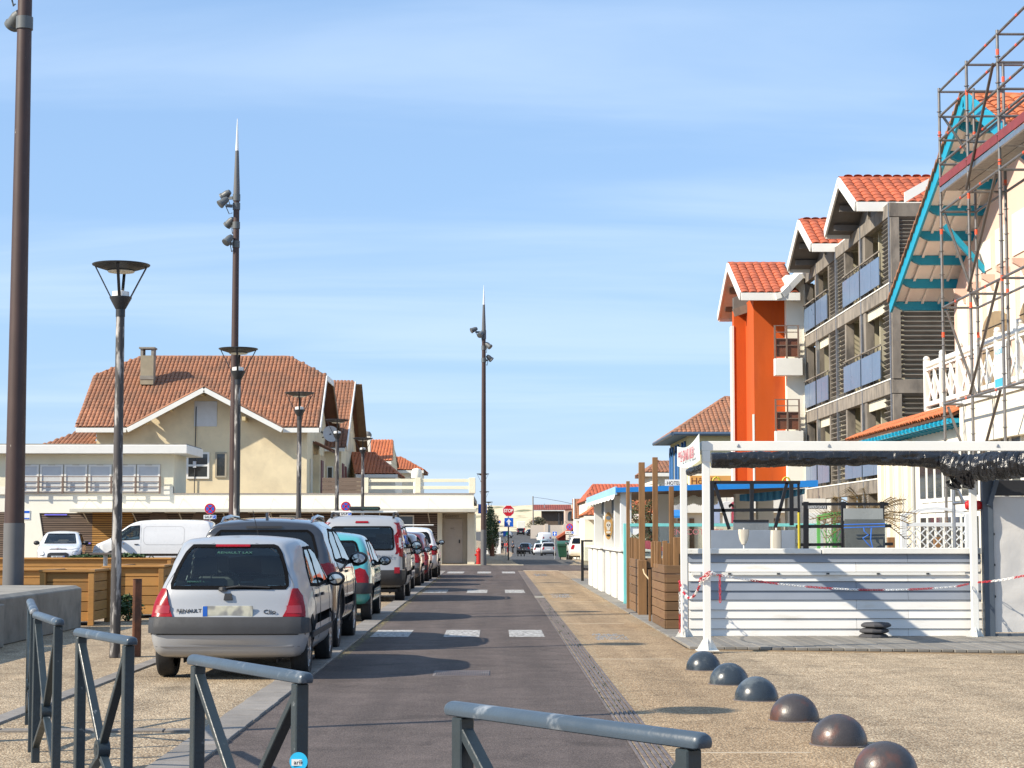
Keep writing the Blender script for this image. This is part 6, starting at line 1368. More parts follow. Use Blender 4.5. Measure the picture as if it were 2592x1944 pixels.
t = thing('yellow_pole', 'thin yellow pole standing between the black frames', 'pole', (X(2023, 28.6), 28.6, 0)); MB().tube([at(2022, 1297, 28.6), at(2026, 1620, 28.6)], .02, 8).build('pole', MATS['yellow_paint'], t)
sm = glass('smoked_glass', (.42, .45, .45)); sm2 = mat('cloudy_acrylic', (.22, .24, .25), .25, var=.2, vs=3)
def pane(label, px0, px1, py0, py1, y, mt, frame=None):
    t = thing('acrylic_panel', label, 'panel', (X((px0 + px1) / 2, y), y, 0), 0, 'panels stored behind the boarded wall'); MB().box(X(px0, y), X(px1, y), y - .01, y + .01, Z(py1, y), Z(py0, y)).build('pane', mt, t, .002)
    if frame: MB().box(X(px0, y), X(px1, y), y - .02, y + .015, Z(py0, y), Z(py0, y) + .03).build('edge', frame, t)
    for q in (px0 + 4, px1 - 4): MB().box(X(q, y) - .02, X(q, y) + .02, y + .01, y + .05, 0, Z(py1, y) + .05).build('stand', bk_, t)
pane('grey acrylic panel leaning at the back between the black posts', 1856, 1946, 1321, 1345, 28.0, sm2, bk_); pane('wide slate panel standing behind the white boarded wall', 1800, 2012, 1342, 1400, 27.4, mat('slate_sheet', (.26, .30, .36), .5, var=.12, vs=2)); pane('tall smoked glass panel tied with blue cord', 2138, 2240, 1314, 1400, 27.6, mat('smoky_panel', (.13, .14, .13), .3, var=.3, vs=2)); pane('upper smoked glass panel behind the corded one', 2136, 2236, 1287, 1318, 28.2, mat('smoky_panel_pale', (.34, .36, .35), .3, var=.15, vs=2))
t = thing('tie_cord', 'thin blue cord tied round the smoked glass panel', 'cord', tuple(at(2190, 1332, 27.5))); MB().tube([at(2136, 1328, 27.5), at(2240, 1326, 27.5), at(2240, 1333, 27.5), at(2136, 1336, 27.5)], .008, 5).build('loop', mat('blue_cord', (.05, .20, .70), .5), t); MB().tube([at(2186, 1334, 27.5), at(2188, 1345, 27.5), at(2198, 1354, 27.5), at(2184, 1362, 27.5), at(2196, 1376, 27.5), at(2210, 1390, 27.5), at(2204, 1365, 27.5), at(2206, 1336, 27.5)], .009, 5).build('tail', MATS['blue_cord'], t)
for i, (px, w_) in enumerate(((1883, 11), (1965, 13))):
    t = thing('folded_parasol', ('left', 'right')[i] + ' folded cream parasol leaning against the slate panel', 'parasol', (X(px, 26.9), 26.9, 0), 0, 'folded cream parasols'); p = at(px, 1390, 26.9)
    MB().tube([(p.x, 26.9, .05), at(px, 1336, 26.9)], .014, 6).build('pole', white, t); m = MB(); n = 14
    for py, rr in ((1340, 1.2), (1350, 1.2), (1366, .95), (1378, .45)) if i == 0 else ((1342, 1), (1360, 1.05), (1380, 1.05), (1400, 1)): q = at(px, py, 26.9); m.v += [q + Vector((math.cos(a) * w_ / 4800 * 26.9 * rr * (1 + .2 * math.sin(a * 5)), .05 * math.sin(a), 0)) for a in [2 * math.pi * j / n for j in range(n)]]
    for r_ in range(3):
        for j in range(n): m.f.append((r_ * n + j, r_ * n + (j + 1) % n, (r_ + 1) * n + (j + 1) % n, (r_ + 1) * n + j))
    m.build('cloth', mat('parasol_cream', (.62, .56, .46), .9, var=.1), t, 0, True)
# white lattice gate
t = thing('lattice_gate', 'white wooden lattice gate with a curved top rail', 'gate', (X(2370, 33), 33, 0)); lY = 33.0; wl = mat('gate_white', (.72, .74, .74), .6, var=.05)
for px in (2287, 2450): MB().box(X(px, lY) - .05, X(px, lY) + .05, lY - .05, lY + .05, .02, Z(1300, lY)).build('post', wl, t, .005)
MB().box(X(2293, lY), X(2447, lY), lY - .03, lY + .03, Z(1333, lY), Z(1323, lY)).build('mid_rail', wl, t, .004)
m = MB(); n = 14; cu = [at(2293 + 154 * i / n, 1301 - 14 * math.sin(math.pi * i / n), lY) for i in range(n + 1)]
for a, b in zip(cu, cu[1:]): m.beam(a, b, .05, .05)
m.build('curved_rail', wl, t); x0, x1, z0, z1 = X(2296, lY), X(2446, lY), .9, Z(1335, lY)
for k in range(-4, 12):
    for sg in (1, -1):
        a = x0 + k * .145; pts = []
        for s_ in (0, 1): pts.append((a + sg * (z1 - z0) * s_ + (0 if sg > 0 else (z1 - z0)), z0 + (z1 - z0) * s_))
        (xa, za_), (xb, zb_) = pts; 
        def clip(xa, za_, xb, zb_):
            if xa > xb: xa, za_, xb, zb_ = xb, zb_, xa, za_
            if xb < x0 or xa > x1: return None
            f = lambda q: za_ + (zb_ - za_) * (q - xa) / (xb - xa)
            if xa < x0: za_, xa = f(x0), x0
            if xb > x1: zb_, xb = za_ + (zb_ - za_) * (x1 - xa) / (xb - xa), x1
            return (xa, za_, xb, zb_) if xb - xa > .04 else None
        r_ = clip(xa, za_, xb, zb_)
        if r_: MB().beam((r_[0], lY + .012 * sg, r_[1]), (r_[2], lY + .012 * sg, r_[3]), .014, .055, (0, 1, 0)).build('lath', wl, t)
MB().box(x0, x1, lY - .03, lY + .03, .80, .9).build('bottom_rail', wl, t)
for px, c0 in ((2255, 0), (2372, 0)):
    t2 = thing('wood_stake', ('short brown stake beside the smoked panel', 'short brown stake behind the lattice gate')[px > 2300], 'stake', (X(px, 34), 34, 0), 0, 'short brown stakes'); MB().box(X(px, 34) - .06, X(px, 34) + .06, 33.95, 34.07, 0, Z(1360, 34)).build('stake', brown_post, t2, .004)
# red lantern-like buoy and steel tubes by the canvas screen
t = thing('red_buoy', 'red plastic float fixed to the back pergola post', 'float', tuple(at(2464, 1280, 25.6))); p = at(2464, 1279, 25.93)
MB().lathe([(.0, -.11), (.05, -.108), (.066, -.08), (.066, .08), (.05, .108), (0, .11)], 18, p, Matrix.Rotation(math.pi / 2, 3, 'Y')).build('float', mat('float_red', (.55, .012, .012), .45), t, 0, True); MB().tube([p, p + Vector((0, 0, -.9))], .02, 6).build('stem', darksteel, t)
t = thing('support_tube', 'grey scaffold tube standing behind the terrace near the lattice gate', 'tube', (X(2416, 31), 31, 0)); MB().tube([(X(2416, 31), 31, 0), at(2413, 1215, 31)], .028, 8).build('tube', steel, t)
MB().tube([at(2413, 1215, 30.9), at(2440, 1275, 30.9)], .028, 8).build('brace', steel, t); MB().tube([at(2412, 1274, 30.95), at(2445, 1272, 30.95)], .024, 8).build('cross_tube', steel, t)
# dried palm crown
t = thing('dry_palm', 'dry brown palm with drooping fronds behind the smoked panels', 'palm', (X(2215, 32), 32, 0)); pm = mat('dry_palm_leaf', (.17, .115, .05), .9, var=.3, vs=8); random.seed(21)
MB().tube([(X(2200, 32), 32, 0), (X(2196, 32), 32, 1.3), at(2190, 1320, 32)], [.1, .09, .08], 8).build('trunk', rust, t)
for i in range(30):
    a = at(2200, 1322, 32); ang = random.uniform(R(6), R(174)); ln = random.uniform(.5, 1.05); dx = math.cos(ang) * ln; dzz = math.sin(ang) * ln; m = MB(); sp_ = [a + Vector((dx * f, random.uniform(-.02, .02) + .3 * (i % 3 - 1) * f, dzz * f - .35 * f * f)) for f in [k / 8 for k in range(9)]]
    m.tube(sp_, .008, 4)
    for k in range(1, 9):
        for sg in (-1, 1):
            for h in (0, .5):
                b = sp_[k].lerp(sp_[k - 1], h); d = (sp_[k] - sp_[k - 1]).normalized(); o_ = Vector((-d.z, .3 * sg, d.x)) * sg; e = b + (d * .10 + o_ * .16) * random.uniform(.7, 1.2) + Vector((0, 0, -.03)); m.add([b + Vector((0, 0, .006)), b - Vector((0, 0, .006)), e], [(0, 1, 2)])
    m.build('frond', pm, t)
# ------------------------------------------------------------------ hotel row on the right
def yx(px, Xv): return Xv * 4800 / (px - 1250)         # how far ahead a wall lying Xv metres to the right is seen at px
grey_wood = mat('silvered_timber', (.235, .205, .17), .85, var=.3, vs=2.5, stretch=(1, 1, .4), col2=(.10, .09, .08), c2=(.46, .68), c2s=2.2, rnd=.1, bump=.1, bs=20)
louvre_m = mat('louvre_timber', (.25, .225, .19), .85, var=.2, vs=3, rnd=.16)
siding = mat('beige_siding', (.50, .46, .34), .8, var=.06, rnd=.05); balu = mat('blue_balustrade_glass', (.12, .18, .28), .35, var=.1, vs=.6); dark_open = mat('dark_glazing', (.02, .022, .024), .08, var=.1, coat=.5)
# ---- long balcony block
t = thing('balcony_block', 'grey timber hotel block with louvres and blue glass balconies', 'hotel', (11.475, 62, 0)); BX = 11.475; BY0, BY1 = 54.0, 69.7; FL = [3.05, 5.85, 8.62]; TOP = 10.95
MB().box(BX + 1.9, 17, BY0 + .35, BY1, 0, TOP).build('core_wall', siding, t)
m = MB()
for z in [q * .19 + .2 for q in range(56)]: MB().box(BX + 1.885, BX + 1.9, BY0 + .4, BY1 - .02, z, z + .175).build('siding_board', siding, t)
for f in FL: MB().box(BX + .06, 17, BY0 + .06, BY1, f - .28, f - .03).build('balcony_floor', mat('floor_slab', (.40, .37, .30), .9), t)
MB().box(BX + .12, 17, BY0 + .1, BY1, TOP - .1, TOP).build('ceiling', MATS['floor_slab'], t)
for f in FL + [TOP + .02]: MB().box(BX - .10, BX + .10, BY0 - .06, BY1 + .05, f - .42, f - .02).build('floor_beam', grey_wood, t, .01)
for f in FL: MB().box(BX - .12, BX - .02, BY0, BY1, f - .018, f + .02).build('drip_strip', white_old, t)
piers = [(54.0, 54.14), (58.25, 58.38), (62.55, 62.68), (66.35, 66.48), (69.55, 69.7)]
for a, b in piers: MB().box(BX - .115, BX - .02, a - .03, a + .06, 0, TOP).build('rain_pipe', steel, t)
for a, b in ((54.07, 54.3), (57.75, 58.1), (58.5, 58.75), (61.0, 61.2), (64.0, 64.2), (66.6, 66.85), (68.7, 68.9), (69.4, 69.7)): MB().box(BX - .07, BX + .2, a, b, 0, TOP - .4).build('post', grey_wood, t, .008)
for li, f in enumerate(FL):
    top = (FL + [TOP])[li + 1] - .44
    for a, b in ((54.32, 55.25), (61.22, 62.5), (62.72, 63.98), (68.92, 69.4)):
        n = 15
        for i in range(n):
            z = f + .12 + (top - f - .15) * i / (n - 1); M_ = Matrix.Translation((BX + .0, (a + b) / 2, z)) @ Matrix.Rotation(R(38), 4, 'Y'); piece('louvre', louvre_m, t, None, (.15, round(b - a, 2), .022), m=M_)
    for a, b in ((55.3, 56.5), (56.5, 58.2), (58.35, 59.9), (59.9, 61.15), (64.05, 65.3), (65.3, 66.3), (66.55, 67.8), (67.8, 68.85)):
        MB().box(BX - .145, BX - .125, a, b - .03, f + .12, f + .95).build('balustrade_panel', balu, t)
    for a, b in ((55.25, 58.2), (58.35, 61.15), (64.05, 66.33), (66.55, 68.85)):
        MB().box(BX - .16, BX - .11, a, b, f + 1.08, f + 1.12).build('handrail', grey_wood, t); n = int((b - a) / .5)
        for i in range(n + 1): MB().box(BX - .12, BX - .10, a + (b - a) * i / n - .015, a + (b - a) * i / n + .015, f + .02, f + 1.06).build('stanchion', darksteel, t)
    for a, b in ((55.0, 56.4), (58.9, 60.3), (64.4, 65.6), (66.9, 68.2)): MB().box(BX + 1.86, BX + 1.884, a, b, f + .05, f + 2.15).build('balcony_door', dark_open, t)
    for yy in (57.2, 59.4, 61.5, 63.8, 65.9, 67.6, 69.5): MB().box(BX + .25, BX + 1.88, yy - .05, yy + .05, f, top + .1).build('divider', siding, t)
    for a, b in ((55.3, 58.2), (64.25, 66.3)):
        if li < 2: MB().box(BX + .0, BX + .06, a, b, top - .28, top).build('roller_blind', mat('cream_blind', (.62, .58, .46), .8), t)
# louvred end wall facing the camera
for li, f in enumerate([0.2] + FL):
    top = (FL + [TOP])[li] - .44; n = 17
    MB().box(BX - .07, BX + .18, BY0 - .10, BY0 + .10, f, top).build('corner_post', grey_wood, t, .008)
    if li: MB().box(BX - .1, 16, BY0 - .08, BY0 + .05, f - .42, f - .02).build('end_beam', grey_wood, t, .01)
    for i in range(n): piece('louvre', louvre_m, t, None, (2.6, .13, .02), m=Matrix.Translation((BX + .2 + 1.3, BY0, f + .08 + (top - f - .1) * i / (n - 1))) @ Matrix.Rotation(R(-40), 4, 'X'))
MB().box(BX - .1, 16, BY0 - .08, BY0 + .05, TOP - .42, TOP - .02).build('end_beam', grey_wood, t, .01)
MB().box(BX + .25, BX + 4, BY0 + .5, BY0 + .6, 0, TOP - .4).build('end_wall', siding, t)
def gable_roof(t, xg, x1, y0, yr, y1, ze, zr, tm, n_ind, soff, fasc, pu=.30, pv=.36):
    """roof with ridge across the street: gable end at xg; tiles on the slope that faces the camera"""
    a, b, c_, d = Vector((xg, y0, ze)), Vector((x1, y0, ze)), Vector((x1, yr, zr)), Vector((xg, yr, zr))
    rf = roof_plane(t, [a, b, c_, d], pu, pv, tm, .075, n_ind, None, .06, 'roof'); e, f = Vector((x1, y1, ze)), Vector((xg, y1, ze))
    roof_plane(t, [e, f, d, c_], pu, pv, tm, .075, 0, None, .06, 'roof_back'); ridge(rf, d, c_, tm, .13, .4)
    dn = Vector((0, 0, -.16))
    MB().slab([a + dn * .6, d + dn * .6, c_ + dn * .6, b + dn * .6], .05).build('soffit', soff, t); MB().slab([f + dn * .6, d + dn * .6, c_ + dn * .6, e + dn * .6], .05).build('soffit', soff, t)
    for p, q in ((a, d), (f, d)): board(t, p + Vector((-.03, 0, -.1)), q + Vector((-.03, 0, -.1)), .30, .06, fasc)
    board(t, a + Vector((0, -.04, -.12)), b + Vector((0, -.04, -.12)), .28, .05, fasc, 'fascia'); board(t, f + Vector((0, .04, -.12)), e + Vector((0, .04, -.12)), .28, .05, fasc, 'fascia')
    return rf
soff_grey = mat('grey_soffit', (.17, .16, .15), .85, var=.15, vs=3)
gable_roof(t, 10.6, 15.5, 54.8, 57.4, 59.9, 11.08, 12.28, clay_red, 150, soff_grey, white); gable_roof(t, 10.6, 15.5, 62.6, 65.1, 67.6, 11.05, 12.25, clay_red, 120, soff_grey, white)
for yc in (57.4, 65.1):
    MB().prism([(yc - 2.2, TOP), (yc + 2.2, TOP), (yc, 12.0)], 'x', BX + .05, BX + .15).build('gable_infill', soff_grey, t)
    for dy, dzz in ((-1.9, .1), (-.95, .55), (.95, .55), (1.9, .1)): MB().box(10.75, BX + .2, yc + dy - .07, yc + dy + .07, TOP + dzz - .08, TOP + dzz + .1).build('purlin', soff_grey, t)
    for sg in (-1, 1): MB().beam((BX, yc, TOP - .1), (BX, yc + sg * 1.6, TOP - .1 + .0), .1, .14).build('tie_beam', grey_wood, t)
    MB().beam((BX + .02, yc, TOP - .3), (BX + .02, yc, 12.05), .1, .1).build('king_post', grey_wood, t)
MB().box(BX - .02, 15, 59.95, 62.55, TOP, TOP + .1).build('flat_roof', white, t); MB().prism([(11.9, 11.0), (13.4, 11.9), (13.4, 12.15), (11.9, 11.3)], 'y', 54.25, 54.33).build('raking_fascia', white, t)
# ---- orange and white hotel wing
orange = mat('orange_render', (.50, .080, .006), .9, var=.08, vs=1, col2=(.40, .06, .008), c2=(.50, .75), c2s=1.6, stretch=(1, 1, .25), bump=.25, bs=60)
t = thing('orange_hotel', 'bright orange hotel wing with red tiled gable and white balconies', 'hotel', (10, 72, 0)); OY = 69.4
x0, x1, x2 = X(1859, 71.6), X(1913, OY), X(1992, OY)
MB().box(x0 + .05, x1 + .3, 71.6, 72.1, 0, 9.9).build('orange_wall', orange, t); MB().box(x1, x2, OY, 75.5, 0, 10.15).build('orange_wall', orange, t); MB().box(x0 - .04, x0 + .045, 71.56, 72.12, 0, 9.3).build('corner_strip', white, t); MB().box(x1 - .05, x1 - .004, OY - .01, OY + .2, 0, Z(1048, OY)).build('corner_strip', white, t)
MB().prism([(x0, 9.85), (x1 + .2, 9.85), (x1 + .2, 10.6), (x0, 10.35)], 'y', 71.3, 71.5).build('gable_panel', soff_grey, t); MB().beam((x0, 71.2, 9.75), (x1 + .1, 71.2, 9.95), .15, .3).build('lintel_beam', grey_wood, t)
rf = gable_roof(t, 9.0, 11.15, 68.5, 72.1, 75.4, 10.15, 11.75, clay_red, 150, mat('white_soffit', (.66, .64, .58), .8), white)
for dy, dzz in ((2.6, .3), (1.3, .85)): MB().box(9.2, x0 + .5, 72.1 + dy - .12, 72.1 + dy + .12, 10.0 + dzz - .1, 10.0 + dzz + .12).build('purlin', wood_under, t)
MB().box(x2, BX + .05, OY - .4, 75.5, 0, 10.9).build('white_wall', offwhite, t); MB().box(BX - .12, BX + .06, OY - .45, OY - .41, 0, 10.9).build('end_pier', offwhite, t)
m = MB(); cu = [at(1962, 752, 68.6), at(1975, 748, 68.6), at(1995, 728, 68.7), at(2022, 700, 68.8), at(2030, 690, 68.9)]
for a, b in zip(cu, cu[1:]): m.beam(a, b, .5, .22)
m.build('curved_fascia', white, t)
for (py0, py1, r0) in ((950, 906, 823), (1126, 1090, 1010)):
    a, b = X(1966, 68.7), X(2036, 68.7); sl_ = MB().box(a, b, 68.6, OY - .38, Z(py0, 68.7), Z(py1, 68.7)).build('balcony_slab', white, t, .01)
    rr = [Z(r0 + (py1 - r0) * k / 5, 68.7) for k in range(4)]
    for z in rr: MB().box(a, b - .12, 68.6, 68.64, z - .03, z).build('rail', brn, sl_)
    for k in range(3): xx = a + (b - .15 - a) * k / 2; MB().box(xx - .03, xx + .03, 68.59, 68.65, Z(py1, 68.7), rr[0]).build('stanchion', brn, sl_)
    MB().box(a + .05, b - .15, 68.65, 68.68, Z(py1, 68.7) + .05, rr[2]).build('glass_screen', mat('brown_screen', (.16, .06, .035), .3, coat=.4), sl_)
for py in (1225, 1250): MB().box(X(1880, 66), X(2040, 66), 65.9, 66, Z(py + 22, 66), Z(py, 66)).build('low_parapet', white, t)
# ---- yellow hotel with blue shutters
t = thing('yellow_hotel', 'pale yellow hotel with hipped tile roof and blue shutters', 'hotel', (9.2, 95, 0)); yel = mat('yellow_render', (.66, .60, .34), .9, var=.05, vs=.8); hx = 9.25; hy0, hy1 = 90.0, 99.3; hz = Z(1098, 90)
MB().box(hx, 16, hy0, hy1, 0, hz).build('wall', yel, t); MB().box(hx - .01, 16, hy0 - .01, hy1 + .01, 0, 3.4).build('lower_wall', offwhite, t)
ev = .75; a, b, c_, d = (hx - ev, hy0 - .4, hz + .02), (16.5, hy0 - .4, hz + .02), (16.5, hy1 + ev, hz + .02), (hx - ev, hy1 + ev, hz + .02); r0, r1 = (X(1838, 94.6), 94.6, Z(1006, 94.6)), (16.5, 94.6, Z(1006, 94.6))
rf = roof_plane(t, [a, b, r1, r0], .22, .34, clay_old, .065, 200); roof_plane(t, [d, a, r0], .22, .34, clay_old, .065, 0); MB().slab([c_, d, r0, r1], .1).build('roof_back', MATS['roof_deck'], t); ridge(rf, a, r0, clay_old, .13); ridge(rf, r0, r1, clay_old, .13); ridge(rf, d, r0, clay_old, .13)
MB().tube([(a[0], a[1] - .05, hz - .02), (16.5, a[1] - .05, hz - .02)], .09, 8).build('gutter', mat('gutter_blue', (.06, .10, .16), .5), t); MB().tube([(a[0] - .05, a[1], hz - .02), (a[0] - .05, d[1], hz - .02)], .09, 8).build('gutter', MATS['gutter_blue'], t); MB().box(a[0], 16.4, a[1], d[1], hz - .1, hz - .03).build('eave_soffit', mat('soffit_blue', (.05, .12, .22), .7), t)
blue_sh = mat('shutter_blue', (.03, .13, .36), .6, var=.08)
for k, yy in enumerate((91.0, 92.3, 94.3, 95.6, 97.3, 98.5)):
    sh = MB().box(hx - .09, hx - .02, yy, yy + .55, 3.55, 5.6).build('shutter', blue_sh, t); MB().lathe([(0, 0), (.275, 0), (.275, .07), (0, .07)], 18, (hx - .09, yy + .275, 5.6), Matrix.Rotation(math.pi / 2, 3, 'Y')).build('arched_top', blue_sh, sh)
for yy in (91.75, 95.05): MB().box(hx - .03, hx + .01, yy, yy + .55, 3.5, 5.7).build('window', winglass, t)
t = thing('hotel_sign', 'white projecting board reading HOTEL in black letters', 'sign', (X(1683, 88), 88, 0)); p = at(1706, 1222, 88); o = MB().box(p.x - .42, p.x + .34, 87.97, 88.03, p.z - .17, p.z + .15).build('board', sign_white, t); text('HOTEL', .24, ink, 'lettering', o, face_m((p.x - .02, 87.965, p.z - .02)), .002, sx=.85); MB().tube([(p.x + .3, 88, p.z), (hx, 90.5, p.z)], .03, 6).build('bracket', darksteel, t)
t = thing('hotel_banner', 'orange wall sign reading Hotel in brown script', 'sign', (X(1800, 84), 84, 0)); MB().box(X(1745, 84), X(1862, 84), 84, 84.3, Z(1300, 84), Z(1180, 84)).build('wall_panel', offwhite, t); MB().box(X(1748, 84), X(1860, 84), 83.96, 84, Z(1234, 84), Z(1204, 84)).build('board', mat('sign_orange', (.72, .36, .10), .6), t); text('Hôtel', .42, mat('sign_brown', (.18, .05, .02), .6), 'lettering', t, face_m((X(1777, 84), 83.955, Z(1218, 84))), .002); MB().lathe([(0, 0), (.12, 0), (.05, .004)], 8, (X(1842, 84), 83.95, Z(1226, 84)), face_m((0, 0, 0)).to_3x3()).build('emblem', MATS['sign_brown'], t)
# ---- villa with turquoise gable, behind scaffolding
pink = mat('pink_render', (.70, .49, .40), .9, var=.05, vs=1); teal = mat('villa_blue', (.006, .30, .46), .5, var=.06); soffc = mat('cream_soffit', (.85, .83, .78), .8, var=.05, vs=3); cream_p = mat('cream_panel', (.80, .73, .60), .8, var=.05)
t = thing('blue_gabled_villa', 'pink villa with turquoise bargeboards and deep bracketed eaves', 'villa', (11.6, 41, 0)); VX, GX = 11.6, 10.3; pkY, pkZ = 40.7, 10.95; loY, loZ = 48.7, 7.35; nrY = 32.7
MB().box(VX, 20, 34, 47.4, 0, 7.4).build('wall', pink, t); MB().prism([(34, 7.4), (47.4, 7.4), (46.6, 8.0), (pkY, 10.6), (34.8, 8.0)], 'x', VX, VX + .3).build('gable_wall', pink, t)
sl_ = (pkZ - loZ) / (loY - pkY)
roof_plane(t, [(GX, nrY, loZ), (19, nrY, loZ), (19, pkY, pkZ), (GX, pkY, pkZ)], .30, .36, clay_new, .085, 0, None, .05, 'roof'); back = roof_plane(t, [(19, loY, loZ), (GX, loY, loZ), (GX, pkY, pkZ), (19, pkY, pkZ)], .30, .36, clay_old, .085, 0, None, .05, 'roof_back')
ridge(back, (GX, pkY, pkZ), (19, pkY, pkZ), clay_new, .15)
for s_, yy in ((1, loY), (-1, nrY)):
    MB().slab([(GX + .03, yy, loZ - .06), (VX + .2, yy, loZ - .06), (VX + .2, pkY, pkZ - .06), (GX + .03, pkY, pkZ - .06)], .04).build('soffit', soffc, t)
    board(t, (GX - .03, yy, loZ - .06), (GX - .03, pkY, pkZ - .06), .36, .06, teal); 
    n = 8
    for k in range(n):
        f = (k + .25) / n; y = yy + (pkY - yy) * f; z = loZ + (pkZ - loZ) * f - .2
        pu_ = MB().prism([(GX + .02, z + .12), (GX + .02, z + .02), (GX + .12, z - .05), (GX + .25, z - .10), (VX + .1, z - .10), (VX + .1, z + .12)], 'y', y - .08, y + .08).build('purlin', teal, t)
        if k in (0, 2, 4, 6) and False: pass
    for k in range(3): xx = GX + .3 + k * .42; MB().beam((xx, yy, loZ - .14), (xx, pkY, pkZ - .14), .06, .06).build('rafter', soffc, t)
for y, z in ((44.3, 8.95), (36.9, 8.95)): MB().beam((GX + .35, y, z - .25), (VX, y + .0, z - 1.35), .12, .12).build('brace', teal, t)
# verge tiles seen as a jagged dark edge
m = MB()
for k in range(24): f = k / 24; y = loY + (pkY - loY) * f; z = loZ + (pkZ - loZ) * f + .06; MB().beam((GX - .02, y, z), (GX - .02, y - .30, z + .30 * sl_ + .07), .2, .05).build('verge_tile', clay_old, t)
# facade panels and openings
for k in range(9): y = 34.6 + k * 1.42; MB().box(VX - .03, VX + .01, y, y + 1.0, 5.9, 7.2).build('panel', cream_p, t)
for k in range(6): y = 36.6 + k * 1.42; MB().box(VX - .03, VX + .01, y, y + 1.0, 7.6, 8.6 - abs(k - 2.5) * .12).build('panel', cream_p, t)
for k in range(10): y = 34.4 + k * 1.3; MB().prism([(VX - .32, 7.42), (VX, 7.42), (VX, 7.02), (VX - .06, 7.06), (VX - .12, 7.22), (VX - .3, 7.32)], 'y', y - .05, y + .05).build('corbel', pink, t)
old_sh = mat('old_shutter_wood', (.26, .19, .11), .85, var=.2, vs=4)
for yc in (43.2, 40.0, 37.2):
    m = MB(); hw = 1.0; o = MB().prism([(yc - hw, 4.5), (yc + hw, 4.5), (yc + hw, 6.1)] + [(yc + hw * math.cos(a), 6.1 + .42 * math.sin(a)) for a in [R(q) for q in range(20, 180, 20)]] + [(yc - hw, 6.1)], 'x', VX - .14, VX - .02).build('arched_shutter', old_sh, t)
    for k in range(7): MB().box(VX - .16, VX - .14, yc - hw + .02, yc + hw - .02, 4.55 + k * .27, 4.56 + k * .27).build('board_joint', black, o)
# balcony with crossed white balustrade
bX = 10.5; by0, by1 = 36.0, 45.8; fz_ = 4.42
MB().box(bX, VX, by0, by1, fz_ - .22, fz_ - .05).build('balcony_floor', mat('maroon_paint', (.16, .03, .03), .7), t); MB().box(bX - .05, bX + .02, by0, by1 + .05, fz_ - .36, fz_ - .02).build('balcony_fascia', white, t, .01); MB().box(bX, VX, by1, by1 + .05, fz_ - .36, fz_ - .02).build('balcony_fascia', white, t, .01)
ry = thing('white_balustrade', 'white wooden balustrade with crossed panels on the villa balcony', 'balustrade', (bX, 41, fz_))
for z, w_ in ((fz_ + .12, .10), (fz_ + 1.08, .11), (fz_ + .95, .05)): MB().box(bX - .05, bX + .05, by0, by1, z - w_ / 2, z + w_ / 2).build('rail', white, ry, .005)
ys2 = [by1 - .06 - k * 1.63 for k in range(7)]
for k, y in enumerate(ys2): MB().box(bX - .07, bX + .07, y - .07, y + .07, fz_ - .02, fz_ + 1.2).build('newel', white, ry, .006); MB().lathe([(.07, 0), (.085, .03), (.06, .09), (0, .11)], 10, (bX, y, fz_ + 1.2)).build('finial', white, ry, 0, True)
for a, b in zip(ys2, ys2[1:]):
    q = (a + b) / 2
    for y0, y1 in ((a - .07, q), (q, b + .07)):
        for z0, z1 in ((.17, .92), (.92, .17)): MB().beam((bX + (.02 if z0 < z1 else -.02), y0, fz_ + z0), (bX + (.02 if z0 < z1 else -.02), y1, fz_ + z1), .035, .07).build('cross_bar', white, ry)
    MB().box(bX - .03, bX + .03, q - .05, q + .05, fz_ + .17, fz_ + .93).build('mid_post', white, ry)
for x in (10.9, 11.3): MB().box(x - .03, x + .03, by1 - .1, by1 - .04, fz_ + .17, fz_ + 1.0).build('end_baluster', white, ry)
MB().box(bX, VX, by1 - .1, by1, fz_ + 1.03, fz_ + 1.13).build('end_rail', white, ry)
no = thing('letting_notice', 'pale blue lettered notice tied to the villa balustrade', 'sign', (bX - .1, 38.6, 5)); pnl = MB().box(bX - .09, bX - .075, 38.3, 39.2, fz_ + .0, fz_ + .95).build('panel', sign_white, no); MB().box(bX - .094, bX - .09, 38.34, 39.16, fz_ + .03, fz_ + .2).build('blue_band', mat('notice_blue', (.05, .35, .55), .6), pnl); text('A LOUER', .17, MATS['notice_blue'], 'lettering', pnl, face_m((bX - .095, 38.75, fz_ + .75), (-1, 0, 0)), .002, sx=1.0)
# canopy and veranda at street level
eX = 9.78
roof_plane(t, [(eX, 53.1, 3.98), (eX, 40.4, 3.98), (10.45, 40.4, 4.32), (10.45, 50.5, 4.32)], .22, .34, clay_new, .07, 90, None, .06, 'canopy_roof')
MB().box(eX + .02, 10.45, 40.4, 52.6, 3.80, 3.90).build('canopy_deck', teal, t)
for k in range(30): y = 40.6 + k * .41; MB().prism([(eX - .04, 3.9), (10.3, 3.9), (10.3, 3.72), (eX + .12, 3.76), (eX - .04, 3.84)], 'y', y - .05, y + .05).build('rafter_end', teal, t)
MB().box(9.95, VX, 34, 40.38, 3.3, 4.15).build('bay_fascia', cream_p, t, .01); MB().box(9.9, VX, 34, 40.45, 4.15, 4.25).build('bay_capping', white, t); MB().box(10.1, VX, 34.2, 40.3, 0, 3.3).build('bay_wall', cream_p, t)
pX = 10.15
MB().box(pX, VX, 40.4, 49.6, 0, 3.8).build('veranda_wall', cream_p, t)
for k in range(4): y = 49.3 - k * 1.05; MB().box(pX - .12, pX, y - .22, y + .22, 0, 3.7).build('pilaster', cream_p, t); MB().box(pX - .005, pX + .01, y - .55, y - .42, 1.0, 3.4).build('slit_window', dark_open, t); MB().box(pX - .06, pX - .006, y - .42, y - .36, .2, 3.6).build('white_jamb', white, t)
